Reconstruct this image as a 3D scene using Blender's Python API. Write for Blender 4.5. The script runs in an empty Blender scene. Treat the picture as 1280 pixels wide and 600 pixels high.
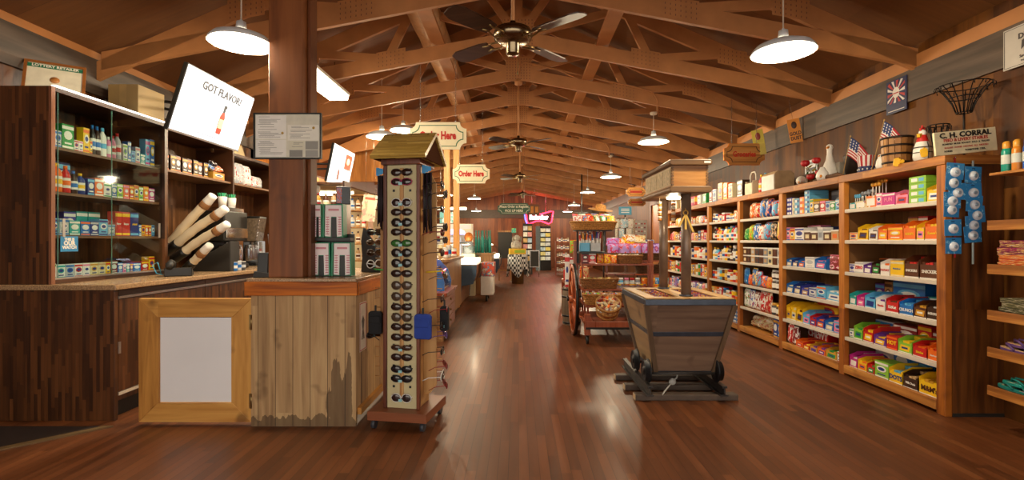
import bpy, math, random
from mathutils import Vector, Matrix, Euler
random.seed(7)
PI = math.pi
SC = bpy.context.scene
COL = SC.collection
F = 620.0
def P(px, py, d):            # photograph pixel and distance -> place in the shop
    return Vector(((px-648)/F*d, d, 1.25+(301-py)/F*d))
# ------------------------------------------------------------------ camera
cam = bpy.data.cameras.new('camera'); cam.sensor_width = 36; cam.lens = 36*F/1280
cam.shift_x = -8/1280; cam.shift_y = 1/1280; cam.clip_end = 200
camo = bpy.data.objects.new('camera', cam); COL.objects.link(camo)
camo.location = (0, 0, 1.25); camo.rotation_euler = (PI/2, 0, 0)
SC.camera = camo
SC.view_settings.view_transform = 'Standard'; SC.view_settings.look = 'None'
SC.view_settings.gamma = 1; SC.view_settings.use_curve_mapping = False
SC.view_settings.exposure = 0.3
# ------------------------------------------------------------------ world: daylight through the open shop front behind the camera
W = bpy.data.worlds.new('world'); SC.world = W; W.use_nodes = True
bg = W.node_tree.nodes['Background']; bg.inputs[0].default_value = (1.0, .90, .78, 1); bg.inputs[1].default_value = 1.9
WARM = (1.0, .82, .55)
PEND_W = 62; PEND_E = 9.0
def lamp(kind, loc, w, col=WARM, size=.1, rot=(0, 0, 0), size_y=None, name='lamp_light'):
    l = bpy.data.lights.new(name, kind); l.energy = w; l.color = col
    if kind == 'AREA':
        l.size = size
        if size_y: l.shape = 'RECTANGLE'; l.size_y = size_y
    else: l.shadow_soft_size = size
    o = bpy.data.objects.new(name, l); COL.objects.link(o); o.location = loc; o.rotation_euler = rot
    return o
# ------------------------------------------------------------------ materials
def lin(c):
    if isinstance(c, str): c = tuple(int(c[i:i+2], 16)/255 for i in (0, 2, 4))
    return tuple(((v/12.92) if v <= .04045 else ((v+.055)/1.055)**2.4) for v in c)+(1,)
_m = {}
def newmat(name):
    m = bpy.data.materials.new(name); m.use_nodes = True
    nt = m.node_tree; return m, nt, nt.nodes['Principled BSDF']
def mul(c, k): return (c[0]*k, c[1]*k, c[2]*k, 1)
def mat(c, rough=.5, metal=0, var=.12, scale=14, emit=0, spec=.5, trans=0, coat=0):
    key = (c if isinstance(c, str) else tuple(c), rough, metal, var, scale, emit, spec, trans, coat)
    if key in _m: return _m[key]
    m, nt, b = newmat('surface_'+str(len(_m))); L = nt.links
    cc = lin(c)
    t = nt.nodes.new('ShaderNodeTexNoise'); t.inputs['Scale'].default_value = scale; t.inputs['Detail'].default_value = 3
    tc = nt.nodes.new('ShaderNodeTexCoord'); L.new(tc.outputs['Object'], t.inputs['Vector'])
    r = nt.nodes.new('ShaderNodeValToRGB'); r.color_ramp.elements[0].position = .3; r.color_ramp.elements[1].position = .7
    r.color_ramp.elements[0].color = mul(cc, 1-var); r.color_ramp.elements[1].color = mul(cc, 1+var*.6)
    L.new(t.outputs['Fac'], r.inputs[0]); L.new(r.outputs[0], b.inputs['Base Color'])
    b.inputs['Roughness'].default_value = rough; b.inputs['Metallic'].default_value = metal
    b.inputs['Specular IOR Level'].default_value = spec; b.inputs['Transmission Weight'].default_value = trans
    b.inputs['Coat Weight'].default_value = coat
    if emit:
        L.new(r.outputs[0], b.inputs['Emission Color']); b.inputs['Emission Strength'].default_value = emit
    _m[key] = m; return m
def M_(nt, op, a, b=None):
    n = nt.nodes.new('ShaderNodeMath'); n.operation = op
    for i, v in enumerate((a, b)):
        if v is None: continue
        if isinstance(v, (int, float)): n.inputs[i].default_value = v
        else: nt.links.new(v, n.inputs[i])
    return n.outputs[0]
def wood(cols, across='X', along='Z', w=.1, length=1.5, rough=.5, grain=1.0, seam=.5, knots=0, gs=30, spec=.5, coat=0, wear=0):
    """strips of width w running along one axis, each strip and length its own tone, with fine grain"""
    key = ('w', tuple(cols), across, along, w, length, rough, grain, seam, knots, gs, spec, coat, wear)
    if key in _m: return _m[key]
    m, nt, b = newmat('wood_'+str(len(_m))); L = nt.links
    tc = nt.nodes.new('ShaderNodeTexCoord'); sp = nt.nodes.new('ShaderNodeSeparateXYZ'); L.new(tc.outputs['Object'], sp.inputs[0])
    u = sp.outputs[across]; v = sp.outputs[along]
    un = M_(nt, 'DIVIDE', u, w); uid = M_(nt, 'FLOOR', un)
    wn = nt.nodes.new('ShaderNodeTexWhiteNoise'); wn.noise_dimensions = '1D'; L.new(uid, wn.inputs['W'])
    vn = M_(nt, 'ADD', M_(nt, 'DIVIDE', v, length), M_(nt, 'MULTIPLY', wn.outputs['Value'], 7.3)); vid = M_(nt, 'FLOOR', vn)
    cb = nt.nodes.new('ShaderNodeCombineXYZ'); L.new(uid, cb.inputs[0]); L.new(vid, cb.inputs[1])
    w2 = nt.nodes.new('ShaderNodeTexWhiteNoise'); w2.noise_dimensions = '2D'; L.new(cb.outputs[0], w2.inputs['Vector'])
    g = nt.nodes.new('ShaderNodeCombineXYZ')
    L.new(M_(nt, 'MULTIPLY', u, gs), g.inputs[0]); L.new(M_(nt, 'MULTIPLY', v, gs*.07), g.inputs[1])
    L.new(M_(nt, 'MULTIPLY', w2.outputs['Value'], 40), g.inputs[2])
    no = nt.nodes.new('ShaderNodeTexNoise'); no.inputs['Scale'].default_value = 1.0; no.inputs['Detail'].default_value = 5; no.inputs['Distortion'].default_value = .6
    L.new(g.outputs[0], no.inputs['Vector'])
    f = M_(nt, 'ADD', M_(nt, 'MULTIPLY', w2.outputs['Value'], .55), M_(nt, 'MULTIPLY', M_(nt, 'SUBTRACT', no.outputs['Fac'], .5), 1.5*grain))
    f = M_(nt, 'ADD', f, .22)
    r = nt.nodes.new('ShaderNodeValToRGB'); n = len(cols)
    while len(r.color_ramp.elements) < n: r.color_ramp.elements.new(.5)
    for i, c in enumerate(cols):
        r.color_ramp.elements[i].position = i/(n-1); r.color_ramp.elements[i].color = lin(c)
    L.new(f, r.inputs[0]); out = r.outputs[0]
    if seam:
        fr = M_(nt, 'FRACT', un); e = M_(nt, 'LESS_THAN', fr, min(.25, .004/w))
        mx = nt.nodes.new('ShaderNodeMix'); mx.data_type = 'RGBA'; mx.blend_type = 'MULTIPLY'
        L.new(M_(nt, 'MULTIPLY', e, seam), mx.inputs[0]); L.new(out, mx.inputs[6]); mx.inputs[7].default_value = (.12, .1, .09, 1); out = mx.outputs[2]
    if knots:
        vo = nt.nodes.new('ShaderNodeTexNoise'); vo.inputs['Scale'].default_value = knots; vo.inputs['Detail'].default_value = 2
        L.new(tc.outputs['Object'], vo.inputs['Vector'])
        rr = nt.nodes.new('ShaderNodeValToRGB'); rr.color_ramp.elements[0].position = .62; rr.color_ramp.elements[1].position = .74
        rr.color_ramp.elements[0].color = (1, 1, 1, 1); rr.color_ramp.elements[1].color = (.35, .3, .27, 1); L.new(vo.outputs['Fac'], rr.inputs[0])
        mx = nt.nodes.new('ShaderNodeMix'); mx.data_type = 'RGBA'; mx.blend_type = 'MULTIPLY'; mx.inputs[0].default_value = .8
        L.new(out, mx.inputs[6]); L.new(rr.outputs[0], mx.inputs[7]); out = mx.outputs[2]
    L.new(out, b.inputs['Base Color'])
    rg = M_(nt, 'ADD', M_(nt, 'MULTIPLY', no.outputs['Fac'], .18), rough-.09); L.new(rg, b.inputs['Roughness'])
    b.inputs['Specular IOR Level'].default_value = spec; b.inputs['Coat Weight'].default_value = coat; b.inputs['Coat Roughness'].default_value = .15
    bp = nt.nodes.new('ShaderNodeBump'); bp.inputs['Strength'].default_value = .12; bp.inputs['Distance'].default_value = .004
    L.new(no.outputs['Fac'], bp.inputs['Height']); L.new(bp.outputs[0], b.inputs['Normal'])
    _m[key] = m; return m
def pack(c1, c2, c3='f4f0e6', scale=3.2, rough=.35):
    """printed packaging: patches of two or three inks, a different print on every object"""
    key = ('p', c1, c2, c3, scale, rough)
    if key in _m: return _m[key]
    m, nt, b = newmat('packaging_'+str(len(_m))); L = nt.links
    tc = nt.nodes.new('ShaderNodeTexCoord'); oi = nt.nodes.new('ShaderNodeObjectInfo')
    ad = nt.nodes.new('ShaderNodeVectorMath'); ad.operation = 'ADD'; L.new(tc.outputs['Generated'], ad.inputs[0])
    cb = nt.nodes.new('ShaderNodeCombineXYZ'); k = M_(nt, 'MULTIPLY', oi.outputs['Random'], 50)
    for i in range(3): L.new(k, cb.inputs[i])
    L.new(cb.outputs[0], ad.inputs[1])
    t = nt.nodes.new('ShaderNodeTexNoise'); t.inputs['Scale'].default_value = scale; t.inputs['Detail'].default_value = 2; L.new(ad.outputs[0], t.inputs['Vector'])
    r = nt.nodes.new('ShaderNodeValToRGB'); r.color_ramp.interpolation = 'CONSTANT'
    el = r.color_ramp.elements; el[0].position = 0; el[0].color = lin(c1); el[1].position = .53; el[1].color = lin(c2)
    e = el.new(.61); e.color = lin(c3); e = el.new(.69); e.color = lin(c1)
    L.new(t.outputs['Fac'], r.inputs[0]); L.new(r.outputs[0], b.inputs['Base Color']); b.inputs['Roughness'].default_value = rough
    _m[key] = m; return m
def glassmat(tint='f2f8f6', base=.035):
    key = ('g', tint, base)
    if key in _m: return _m[key]
    m = bpy.data.materials.new('glass_'+str(len(_m))); m.use_nodes = True; nt = m.node_tree; nt.nodes.clear()
    o = nt.nodes.new('ShaderNodeOutputMaterial'); mx = nt.nodes.new('ShaderNodeMixShader'); t = nt.nodes.new('ShaderNodeBsdfTransparent'); g = nt.nodes.new('ShaderNodeBsdfGlossy')
    t.inputs[0].default_value = lin(tint); g.inputs['Roughness'].default_value = .03
    lw = nt.nodes.new('ShaderNodeLayerWeight'); lw.inputs[0].default_value = .5
    k = M_(nt, 'ADD', M_(nt, 'MULTIPLY', M_(nt, 'POWER', lw.outputs['Facing'], 4.0), .5), base)
    nt.links.new(k, mx.inputs[0]); nt.links.new(t.outputs[0], mx.inputs[1]); nt.links.new(g.outputs[0], mx.inputs[2]); nt.links.new(mx.outputs[0], o.inputs[0])
    _m[key] = m; return m
def emitmat(c, s):
    return mat(c, .4, 0, .02, 3, s)
# ------------------------------------------------------------------ mesh builder
_txt = {}
def textmesh(s, bold=0.0, extr=.0):
    k = (s, bold, extr)
    if k in _txt: return _txt[k]
    cu = bpy.data.curves.new('lettering', 'FONT'); cu.body = s; cu.size = 1; cu.align_x = 'CENTER'; cu.align_y = 'CENTER'
    cu.offset = bold; cu.extrude = extr; cu.resolution_u = 2
    o = bpy.data.objects.new('lettering', cu); COL.objects.link(o)
    dg = bpy.context.evaluated_depsgraph_get(); me = bpy.data.meshes.new_from_object(o.evaluated_get(dg))
    r = ([tuple(v.co) for v in me.vertices], [tuple(p.vertices) for p in me.polygons])
    bpy.data.objects.remove(o); bpy.data.meshes.remove(me); bpy.data.curves.remove(cu)
    _txt[k] = r; return r
class MB:
    def __init__(s): s.v = []; s.f = []; s.m = []; s.s = []
    def add(s, vs, fs, m=0, smooth=False, M=None):
        o = len(s.v)
        if M is not None: vs = [tuple(M @ Vector(v)) for v in vs]
        s.v += [tuple(v) for v in vs]
        for f in fs: s.f.append(tuple(i+o for i in f)); s.m.append(m); s.s.append(smooth)
        return s
    def box(s, x0, x1, y0, y1, z0, z1, m=0, M=None):
        vs = [(x, y, z) for x in (x0, x1) for y in (y0, y1) for z in (z0, z1)]
        return s.add(vs, [(0, 1, 3, 2), (4, 6, 7, 5), (0, 4, 5, 1), (2, 3, 7, 6), (0, 2, 6, 4), (1, 5, 7, 3)], m, False, M)
    def prism(s, poly, axis, a, b, m=0, M=None):       # poly in the two other axes (in xyz order), extruded a..b along axis
        n = len(poly); vs = []
        for t in (a, b):
            for p in poly:
                vs.append({'x': (t, p[0], p[1]), 'y': (p[0], t, p[1]), 'z': (p[0], p[1], t)}[axis])
        fs = [tuple(range(n)), tuple(range(2*n-1, n-1, -1))]+[(i, n+i, n+(i+1) % n, (i+1) % n) for i in range(n)]
        return s.add(vs, fs, m, False, M)
    def cyl(s, p0, p1, r0, r1=None, n=16, m=0, smooth=True, caps=True):
        if r1 is None: r1 = r0
        p0 = Vector(p0); p1 = Vector(p1); d = (p1-p0).normalized()
        a = d.orthogonal().normalized(); b = d.cross(a); vs = []
        for p, r in ((p0, r0), (p1, r1)):
            for i in range(n):
                t = 2*PI*i/n; vs.append(p+(a*math.cos(t)+b*math.sin(t))*r)
        s.add(vs, [(i, (i+1) % n, n+(i+1) % n, n+i) for i in range(n)], m, smooth)
        if caps:
            o = len(s.v)-2*n
            s.f.append(tuple(o+i for i in range(n-1, -1, -1))); s.m.append(m); s.s.append(False)
            s.f.append(tuple(o+n+i for i in range(n))); s.m.append(m); s.s.append(False)
        return s
    def lathe(s, prof, n=20, m=0, M=None, c=(0, 0, 0), smooth=True, ang=2*PI):
        vs = []; k = len(prof)
        for i in range(n):
            t = ang*i/(n if ang > 6.28 else n-1)
            for r, z in prof: vs.append((c[0]+r*math.cos(t), c[1]+r*math.sin(t), c[2]+z))
        fs = []
        for i in range(n if ang > 6.28 else n-1):
            j = (i+1) % n
            for q in range(k-1): fs.append((i*k+q, j*k+q, j*k+q+1, i*k+q+1))
        return s.add(vs, fs, m, smooth, M)
    def tube(s, pts, r, n=6, m=0, rr=None, closed=False):
        pts = [Vector(p) for p in pts]; k = len(pts); vs = []; a = None
        for i, p in enumerate(pts):
            d = (pts[(i+1) % k if closed else min(i+1, k-1)]-pts[i-1 if (closed or i) else 0]).normalized()
            if a is None: a = d.orthogonal().normalized()
            a = (a-d*a.dot(d)).normalized(); b = d.cross(a); R = rr[i] if rr else r
            for j in range(n):
                t = 2*PI*j/n; vs.append(p+(a*math.cos(t)+b*math.sin(t))*R)
        fs = []
        for i in range(k if closed else k-1):
            i2 = (i+1) % k
            for j in range(n): fs.append((i*n+j, i*n+(j+1) % n, i2*n+(j+1) % n, i2*n+j))
        if not closed: fs += [tuple(range(n-1, -1, -1)), tuple((k-1)*n+j for j in range(n))]
        return s.add(vs, fs, m, True)
    def ell(s, c, r, nu=14, nv=9, m=0, M=None):
        vs = [(c[0], c[1], c[2]+r[2])]
        for i in range(1, nv):
            ph = PI*i/nv
            for j in range(nu):
                t = 2*PI*j/nu; vs.append((c[0]+r[0]*math.sin(ph)*math.cos(t), c[1]+r[1]*math.sin(ph)*math.sin(t), c[2]+r[2]*math.cos(ph)))
        vs.append((c[0], c[1], c[2]-r[2])); fs = []
        for j in range(nu):
            j2 = (j+1) % nu; fs.append((0, 1+j, 1+j2)); fs.append((len(vs)-1, 1+(nv-2)*nu+j2, 1+(nv-2)*nu+j))
            for i in range(nv-2): fs.append((1+i*nu+j, 1+(i+1)*nu+j, 1+(i+1)*nu+j2, 1+i*nu+j2))
        return s.add(vs, fs, m, True, M)
    def text(s, t, size, M, m=0, bold=.02, sx=1, extr=.02):
        vs, fs = textmesh(t, bold, extr)
        return s.add([(x*size*sx, y*size, z*size) for x, y, z in vs], fs, m, False, M)
    def build(s, name, mats, parent=None, loc=(0, 0, 0), rot=(0, 0, 0), bevel=0, seg=2):
        me = bpy.data.meshes.new(name); me.from_pydata(s.v, [], s.f)
        if not isinstance(mats, (list, tuple)): mats = [mats]
        for x in mats: me.materials.append(x)
        me.polygons.foreach_set('material_index', s.m); me.polygons.foreach_set('use_smooth', s.s); me.update()
        return put(name, me, parent, loc, rot, bevel, seg)
def put(name, me, parent=None, loc=(0, 0, 0), rot=(0, 0, 0), bevel=0, seg=2):
    o = bpy.data.objects.new(name, me); COL.objects.link(o); o.location = loc; o.rotation_euler = rot
    if parent: o.parent = parent
    if bevel:
        b = o.modifiers.new('bevel', 'BEVEL'); b.width = bevel; b.segments = seg; b.limit_method = 'ANGLE'; b.angle_limit = .7
    return o
def tag(o, label, cat, group=None, kind=None):
    o['label'] = label; o['category'] = cat
    if group: o['group'] = group
    if kind: o['kind'] = kind
    return o
def thing(name, label, cat, loc=(0, 0, 0), rot=0, group=None):
    o = bpy.data.objects.new(name, None); COL.objects.link(o); o.location = loc; o.empty_display_size = .05
    o.rotation_euler = rot if isinstance(rot, (tuple, list)) else (0, 0, rot)
    return tag(o, label, cat, group)
def dup(root, loc, rot=None, label=None, group=None):
    r = root.copy(); COL.objects.link(r); r.location = loc
    if rot is not None: r.rotation_euler = rot if isinstance(rot, (tuple, list)) else (0, 0, rot)
    if label: r['label'] = label
    if group: r['group'] = group
    for ch in list(root.children):
        c = ch.copy(); COL.objects.link(c); c.parent = r
        for g in ch.children:
            d = g.copy(); COL.objects.link(d); d.parent = c
    return r
def struct(name, mb, mats, bevel=0):
    o = mb.build(name, mats, bevel=bevel); o['kind'] = 'structure'; return o
FRONT_ = (math.pi/2, 0, 0)
def lines(name, parent, m, rows, y, rot=FRONT_, bold=.03, extr=.02):   # each line of writing is a part of its own
    for txt, size, x, z, sx in rows:
        b = MB(); b.text(txt, size, XF((x, y, z), rot), 0, bold, sx, extr); b.build(name, m, parent)
def XF(loc=(0, 0, 0), rot=(0, 0, 0), sc=(1, 1, 1)):
    return Matrix.Translation(loc) @ Euler(rot).to_matrix().to_4x4() @ Matrix.Diagonal((*sc, 1))
FRONT = (PI/2, 0, 0); RIGHTW = (PI/2, 0, -PI/2); LEFTW = (PI/2, 0, PI/2)   # lettering facing the camera, facing -X, facing +X
ORD = ['first', 'second', 'third', 'fourth', 'fifth', 'sixth', 'seventh', 'eighth', 'ninth', 'tenth', 'eleventh', 'twelfth', 'thirteenth', 'fourteenth', 'fifteenth', 'sixteenth', 'seventeenth', 'eighteenth', 'nineteenth', 'twentieth', 'twenty-first', 'twenty-second', 'twenty-third', 'twenty-fourth', 'twenty-fifth', 'twenty-sixth']
# ------------------------------------------------------------------ the materials of the place
m_floor = wood(['46240f', '5f3418', '724020', '84502a'], 'X', 'Y', .057, .9, .42, .55, .5, 0, 26, .45, .04)
m_truss = mat('b87c48', .6, 0, .14, 5)
m_deck = wood(['573216', '6e441e', '835429'], 'Y', 'X', 1.2, 2.4, .7, .5, .6)
m_strip = mat('b87c48', .6, 0, .1, 4)
m_band = wood(['2e2620', '46392f', '5c4c40'], 'Z', 'Y', .6, 2.9, .5, 1.3, .0, 0, 16)
m_wallw = wood(['241204', '4e2a0c', '704416'], 'Y', 'Z', 1.2, 3, .55, 1.1, .4, 3.2, 9, .25)
m_wallv = wood(['4a2412', '7b4220', '9c5a2c'], 'Y', 'Z', .12, 3, .5, .8, .7)
m_backw = wood(['4a2412', '7b4220', '9c5a2c'], 'X', 'Z', .16, 3, .5, .8, .7)
m_dark = wood(['241108', '42240f', '613819', '784a26'], 'X', 'Z', .024, .30, .4, .45, .15)
m_darky = wood(['241108', '42240f', '613819', '784a26'], 'Y', 'Z', .024, .30, .4, .45, .15)
m_darkh = wood(['1e0f08', '3d2212', '5a351d'], 'Z', 'Y', .06, .6, .4, .6, 0)
m_shelfw = wood(['7c4618', 'ac6a2a', 'cc8e42'], 'Z', 'Y', .3, 3, .5, 1.1, 0, 4, 30)
m_upr = wood(['75390f', 'b0641c', 'cc8230'], 'Y', 'Z', .3, 3, .45, 1.1, 0, 4, 30)
m_shback = wood(['3f2612', '6b4420', '8a5f34'], 'Y', 'Z', .28, 3, .6, 1.0, .3, 3)
m_white = mat('e8e2d6', .45, 0, .06)
m_black = mat('15130f', .4); m_blk2 = mat('24221f', .55)
m_steel = mat('b9b8b5', .25, 1.0, .06); m_chrome = mat('dfe3e8', .12, 1.0, .03); m_brass = mat('9c8458', .3, 1.0, .1)
m_orange = wood(['8a420c', 'c46a14', 'dc8424'], 'Z', 'X', .3, 3, .45, 1.3, 0, 3, 26, .3, 0)
m_enamel = mat('d9dde0', .35, 0, .04)
m_glow = emitmat('fff2d8', PEND_E)
# ================================================================== THE SETTING
XL, XR = -3.62, 3.45; YB = 23.0; Y0 = -1.0
b = MB(); b.box(-7, XR+.3, Y0-1.5, YB+.2, -.1, 0); struct('floor', b, m_floor)
# roof decking: two slopes meeting at a ridge over the aisle
zE, zR, rx = 2.90, 4.42, 3.9
b = MB(); b.prism([(-rx, zE-.12), (0, zR), (rx, zE-.12), (rx, zE), (0, zR+.12), (-rx, zE)], 'y', Y0, YB+.1); struct('ceiling', b, m_deck)
def wallband(name, X, s, ya, yb, z0, z1, m, t=.1):
    b = MB(); b.box(min(X, X+s*t), max(X, X+s*t), ya, yb, z0, z1); return struct(name, b, m)
wallband('wall_right', XR, 1, Y0, YB, 0, 2.95, m_wallw)
wallband('trim_1', XR-.03, 1, Y0, YB, 2.47, 2.745, m_band, .03)
wallband('trim_2', XR-.015, 1, Y0, YB, 2.745, 2.86, m_strip, .015)
wallband('wall_left', XL-.05, -1, Y0, 6.9, 0, 2.95, m_darky)
wallband('trim_3', XL-.02, -1, Y0, 6.9, 2.51, 2.815, m_band, .03)
wallband('trim_4', XL-.035, -1, Y0, 6.9, 2.815, 2.93, m_strip, .015)
# service area beyond the left wall: pale back wall and its low ceiling, then timber wall to the end
m_cream = mat('e9d9ae', .6, 0, .08, 2)
b = MB(); b.box(-5.6, -5.5, 6.8, YB, 0, 2.95); struct('wall_service', b, m_cream)
b = MB(); b.box(-5.5, XL-.05, 6.8, 6.9, 0, 2.95); struct('wall_service_return', b, m_cream)
b = MB(); b.box(-5.5, XL-.15, 6.9, YB, 2.85, 2.95); struct('ceiling_service', b, mat('f0e6cc', .7, 0, .05))
b = MB(); b.box(-3.7, -3.6, 8.2, YB, 2.42, 2.95); struct('trim_5', b, m_backw)
b = MB(); b.box(-5.5, -2.15, 9.45, 9.53, 2.38, 3.0); struct('trim_6', b, wood(['7b4a1e', 'a4692e', 'c58a45'], 'X', 'Z', .2, 3, .5, .8, .4))
b = MB(); b.box(-5.6, XR+.1, YB, YB+.1, 0, 4.4); struct('wall_back', b, m_backw)
b = MB(); b.box(-5.5, XR, YB-.06, YB, 2.30, 2.68); struct('trim_7', b, mat('5b5148', .7))
b = MB(); b.box(-3.75, XR+.1, Y0-.1, Y0, 2.75, 4.4); struct('wall_light_block', b, m_backw)      # unseen header added behind the camera to keep sky light off the roof
# ---- roof trusses
TY = [4.3+1.17*k for k in range(-3, 16)]
def chordpt(x): return 2.755+.19*(XR-abs(x))
ct = .155; st = .04
def make_truss():
    t = thing('roof_truss', 'x', 'roof truss', (0, TY[0], 0), 0, 'painted timber roof trusses')
    hx = 3.6
    for sgn in (-1, 1):
        b = MB(); za, zb = chordpt(hx), chordpt(0)
        b.prism([(sgn*hx, za), (0, zb), (0, zb+ct), (sgn*hx, za+ct)], 'y', -st/2, st/2); b.build('bottom_chord', m_truss, t)
        b = MB(); z1 = zE-.15; z2 = zR-.03
        b.prism([(sgn*3.75, z1-.16), (0, z2-.19), (0, z2), (sgn*3.75, z1)], 'y', -st/2, st/2); b.build('top_chord', m_truss, t)
        def top(x): return z2-.12-(z2-z1)*abs(x)/3.75
        def strut(xa, za_, xb, zb_, w=.085, nm='web_strut'):
            a = Vector((xa, 0, za_)); c = Vector((xb, 0, zb_)); d = (c-a).normalized(); nn = Vector((-d.z, 0, d.x))*w/2
            q = [a+nn, c+nn, c-nn, a-nn]; b = MB(); b.prism([(p.x, p.z) for p in q], 'y', -.018, .018); b.build(nm, m_truss, t)
        strut(sgn*1.45, chordpt(1.45)+.12, sgn*2.25, top(2.25)+.02)
        strut(sgn*1.45, chordpt(1.45)+.10, sgn*1.2, top(1.2))
        strut(sgn*.10, chordpt(0)+.12, sgn*1.1, top(1.1))
        strut(sgn*.03, chordpt(0)+.12, sgn*.42, top(.42))
        for (gx, gz) in ((1.40, chordpt(1.4)+.11), (2.35, top(2.35)+.02)):
            b = MB()
            for yy in (-1,):
                b.prism([(sgn*(gx-.16), gz-.09+.03), (sgn*(gx+.16), gz-.09-.03), (sgn*(gx+.16), gz+.09-.03), (sgn*(gx-.16), gz+.09+.03)], 'y', yy*(st/2+.001), yy*(st/2+.004))
                for i in range(7):
                    for j in range(4):
                        cx = sgn*(gx-.135+i*.045); cz = gz-.065+j*.043-(i-3)*.0085*1
                        b.box(cx-.003, cx+.003, yy*(st/2+.003)-.003, yy*(st/2+.003)+.003, cz-.008, cz+.008, 1)
            b.build('nail_plate', [m_truss, mat('6e432e', .5)], t)
    b = MB(); zc = chordpt(0)
    b.box(-.045, .045, -.018, .018, zc+.1, zR-.12); b.build('king_post', m_truss, t)
    b = MB()
    for yy in (-1,):
        b.box(-.17, .17, yy*(st/2+.001)-.002, yy*(st/2+.001)+.002, zc-.03, zc+.30)
        for i in range(9):
            for j in range(8):
                b.box(-.15+i*.0375-.004, -.15+i*.0375+.004, yy*(st/2+.003)-.003, yy*(st/2+.003)+.003, zc-.005+j*.037, zc+.012+j*.037, 1)
    b.build('nail_plate', [m_truss, mat('6e432e', .5)], t)
    return t
tr = make_truss()
tl = ['nearest painted timber roof truss, above the camera edge of the picture']+[ORD[i]+' painted timber roof truss counted from the front of the shop' for i in range(1, 19)]
tr['label'] = tl[0]
for i, y in enumerate(TY[1:], 1): dup(tr, (0, y, 0), 0, tl[i])
for i, (X, s) in enumerate(((-.88, 'left'), (.92, 'right'))):
    b = MB(); z = chordpt(X)+ct+.003; b.box(X-.07, X+.07, TY[0]-.1, YB-.1, z, z+.04)
    tag(b.build('ceiling_runner', m_truss), 'long painted board running down the roof over the trusses, '+s+' of the ridge', 'beam')
for X, s in ((-2.3, 'left'), (2.3, 'right')):
    b = MB(); z = 3.44; b.box(X-.02, X+.02, TY[0], YB-.1, z+.06, z+.16)
    tag(b.build('ceiling_runner', m_truss), 'long painted purlin running down the shop high on the '+s+' roof slope', 'beam')
# duct along the roof
b = MB(); pr = []
n = 60
pts = [(-1.03, 4.75+i*.3, 3.745+.004*math.sin(i*2)) for i in range(n)]
b.tube(pts, .18, 20, 0, [.175+(.006 if i % 2 else 0) for i in range(n)])
tag(b.build('air_duct', mat('c99a68', .5, .1, .25, 9)), 'round metal air duct running along the roof above the trusses', 'air duct')
# conduit on the third truss, with lamp drops
def conduit(y, label):
    z = chordpt(0)+.16
    b = MB(); yy = y-.035
    pts = [(0, yy, z-.1), (.02, yy, z+.02), (.08, yy, z+.06), (.9, yy, chordpt(.9)+.2), (1.6, yy, chordpt(1.6)+.18), (1.78, yy, chordpt(1.7)+.15), (1.85, yy, chordpt(1.75)+.05), (1.85, yy, chordpt(1.75)-.1)]
    b.tube(pts, .012, 8)
    tag(b.build('conduit', m_truss), label, 'conduit')
conduit(TY[5], 'thin painted conduit bent along the truss to the second right pendant lamp')
conduit(TY[8], 'thin painted conduit bent along a farther truss to the third right pendant lamp')
# ---- pendant lamps
def make_pendant():
    t = thing('pendant_lamp', 'x', 'lamp', (0, 0, 0), 0, 'white enamel pendant lamps')
    b = MB(); b.lathe([(.205, 0), (.203, .012), (.175, .045), (.12, .068), (.06, .08), (.045, .085)], 32, 0)
    b.lathe([(.197, .002), (.17, .038), (.11, .06), (.045, .075)], 32, 0); b.build('shade', m_enamel, t)
    b = MB(); b.cyl((0, 0, .082), (0, 0, .15), .036, .03, 20); b.cyl((0, 0, .15), (0, 0, .165), .012, .008, 12); b.build('socket', m_enamel, t)
    b = MB(); b.lathe([(0, .006), (.19, .006), (.19, .012), (0, .012)], 32); b.build('diffuser', m_glow, t)
    return t
pend = make_pendant()
cordm = mat('c9b9a5', .5)
def drop(t, L):
    b = MB(); b.cyl((0, 0, .16), (0, 0, L-.03), .005, .005, 6); b.lathe([(.0, L), (.05, L), (.045, L-.03), (.0, L-.045)], 14); b.build('cord', cordm, t)
PL = [(-1.90, 3.40, 2.60, 'nearest pendant lamp on the left, beside the big timber post'), (1.815, 3.40, 2.54, 'nearest pendant lamp on the right, glaring over the mine cart'),
      (-1.86, 6.75, 2.66, 'second pendant lamp on the left, behind the sunglasses rack roof'), (1.84, 6.75, 2.59, 'second pendant lamp on the right, hanging from bent conduit'),
      (1.89, 10.15, 2.55, 'third pendant lamp on the right side of the aisle'), (1.90, 13.6, 2.57, 'fourth pendant lamp on the right side of the aisle'),
      (1.91, 17.0, 2.46, 'fifth pendant lamp on the right, above the wall television'), (2.1, 21.2, 2.49, 'farthest pendant lamp on the right, near the back wall'),
      (-1.80, 7.75, 2.97, 'pendant lamp mostly hidden behind the thatched roof, right of another lamp'), (-1.33, 15.0, 2.52, 'pendant lamp over the far deli counter, the higher of two seen there'), (-1.8, 21.2, 2.52, 'farthest pendant lamp on the left, the lower of two over the deli')]
for i, (x, y, z, lb) in enumerate(PL):
    zt = min(chordpt(x)+.05, 3.3)
    t = pend if i == 0 else dup(pend, (x, y, z), 0)
    t.location = (x, y, z); t['label'] = lb
for i, (x, y, z, lb) in enumerate(PL):
    t = [o for o in COL.objects if o.type == 'EMPTY' and o.get('label') == lb][0]
    drop(t, (chordpt(1.75)-.08 if i in (3, 4) else zR-abs(x)*.4205+.01)-z)
    k = PEND_W*(1 if i < 4 else 1.3)
    l = lamp('POINT', (0, 0, -.05), k, WARM, .06); l.parent = t
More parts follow.
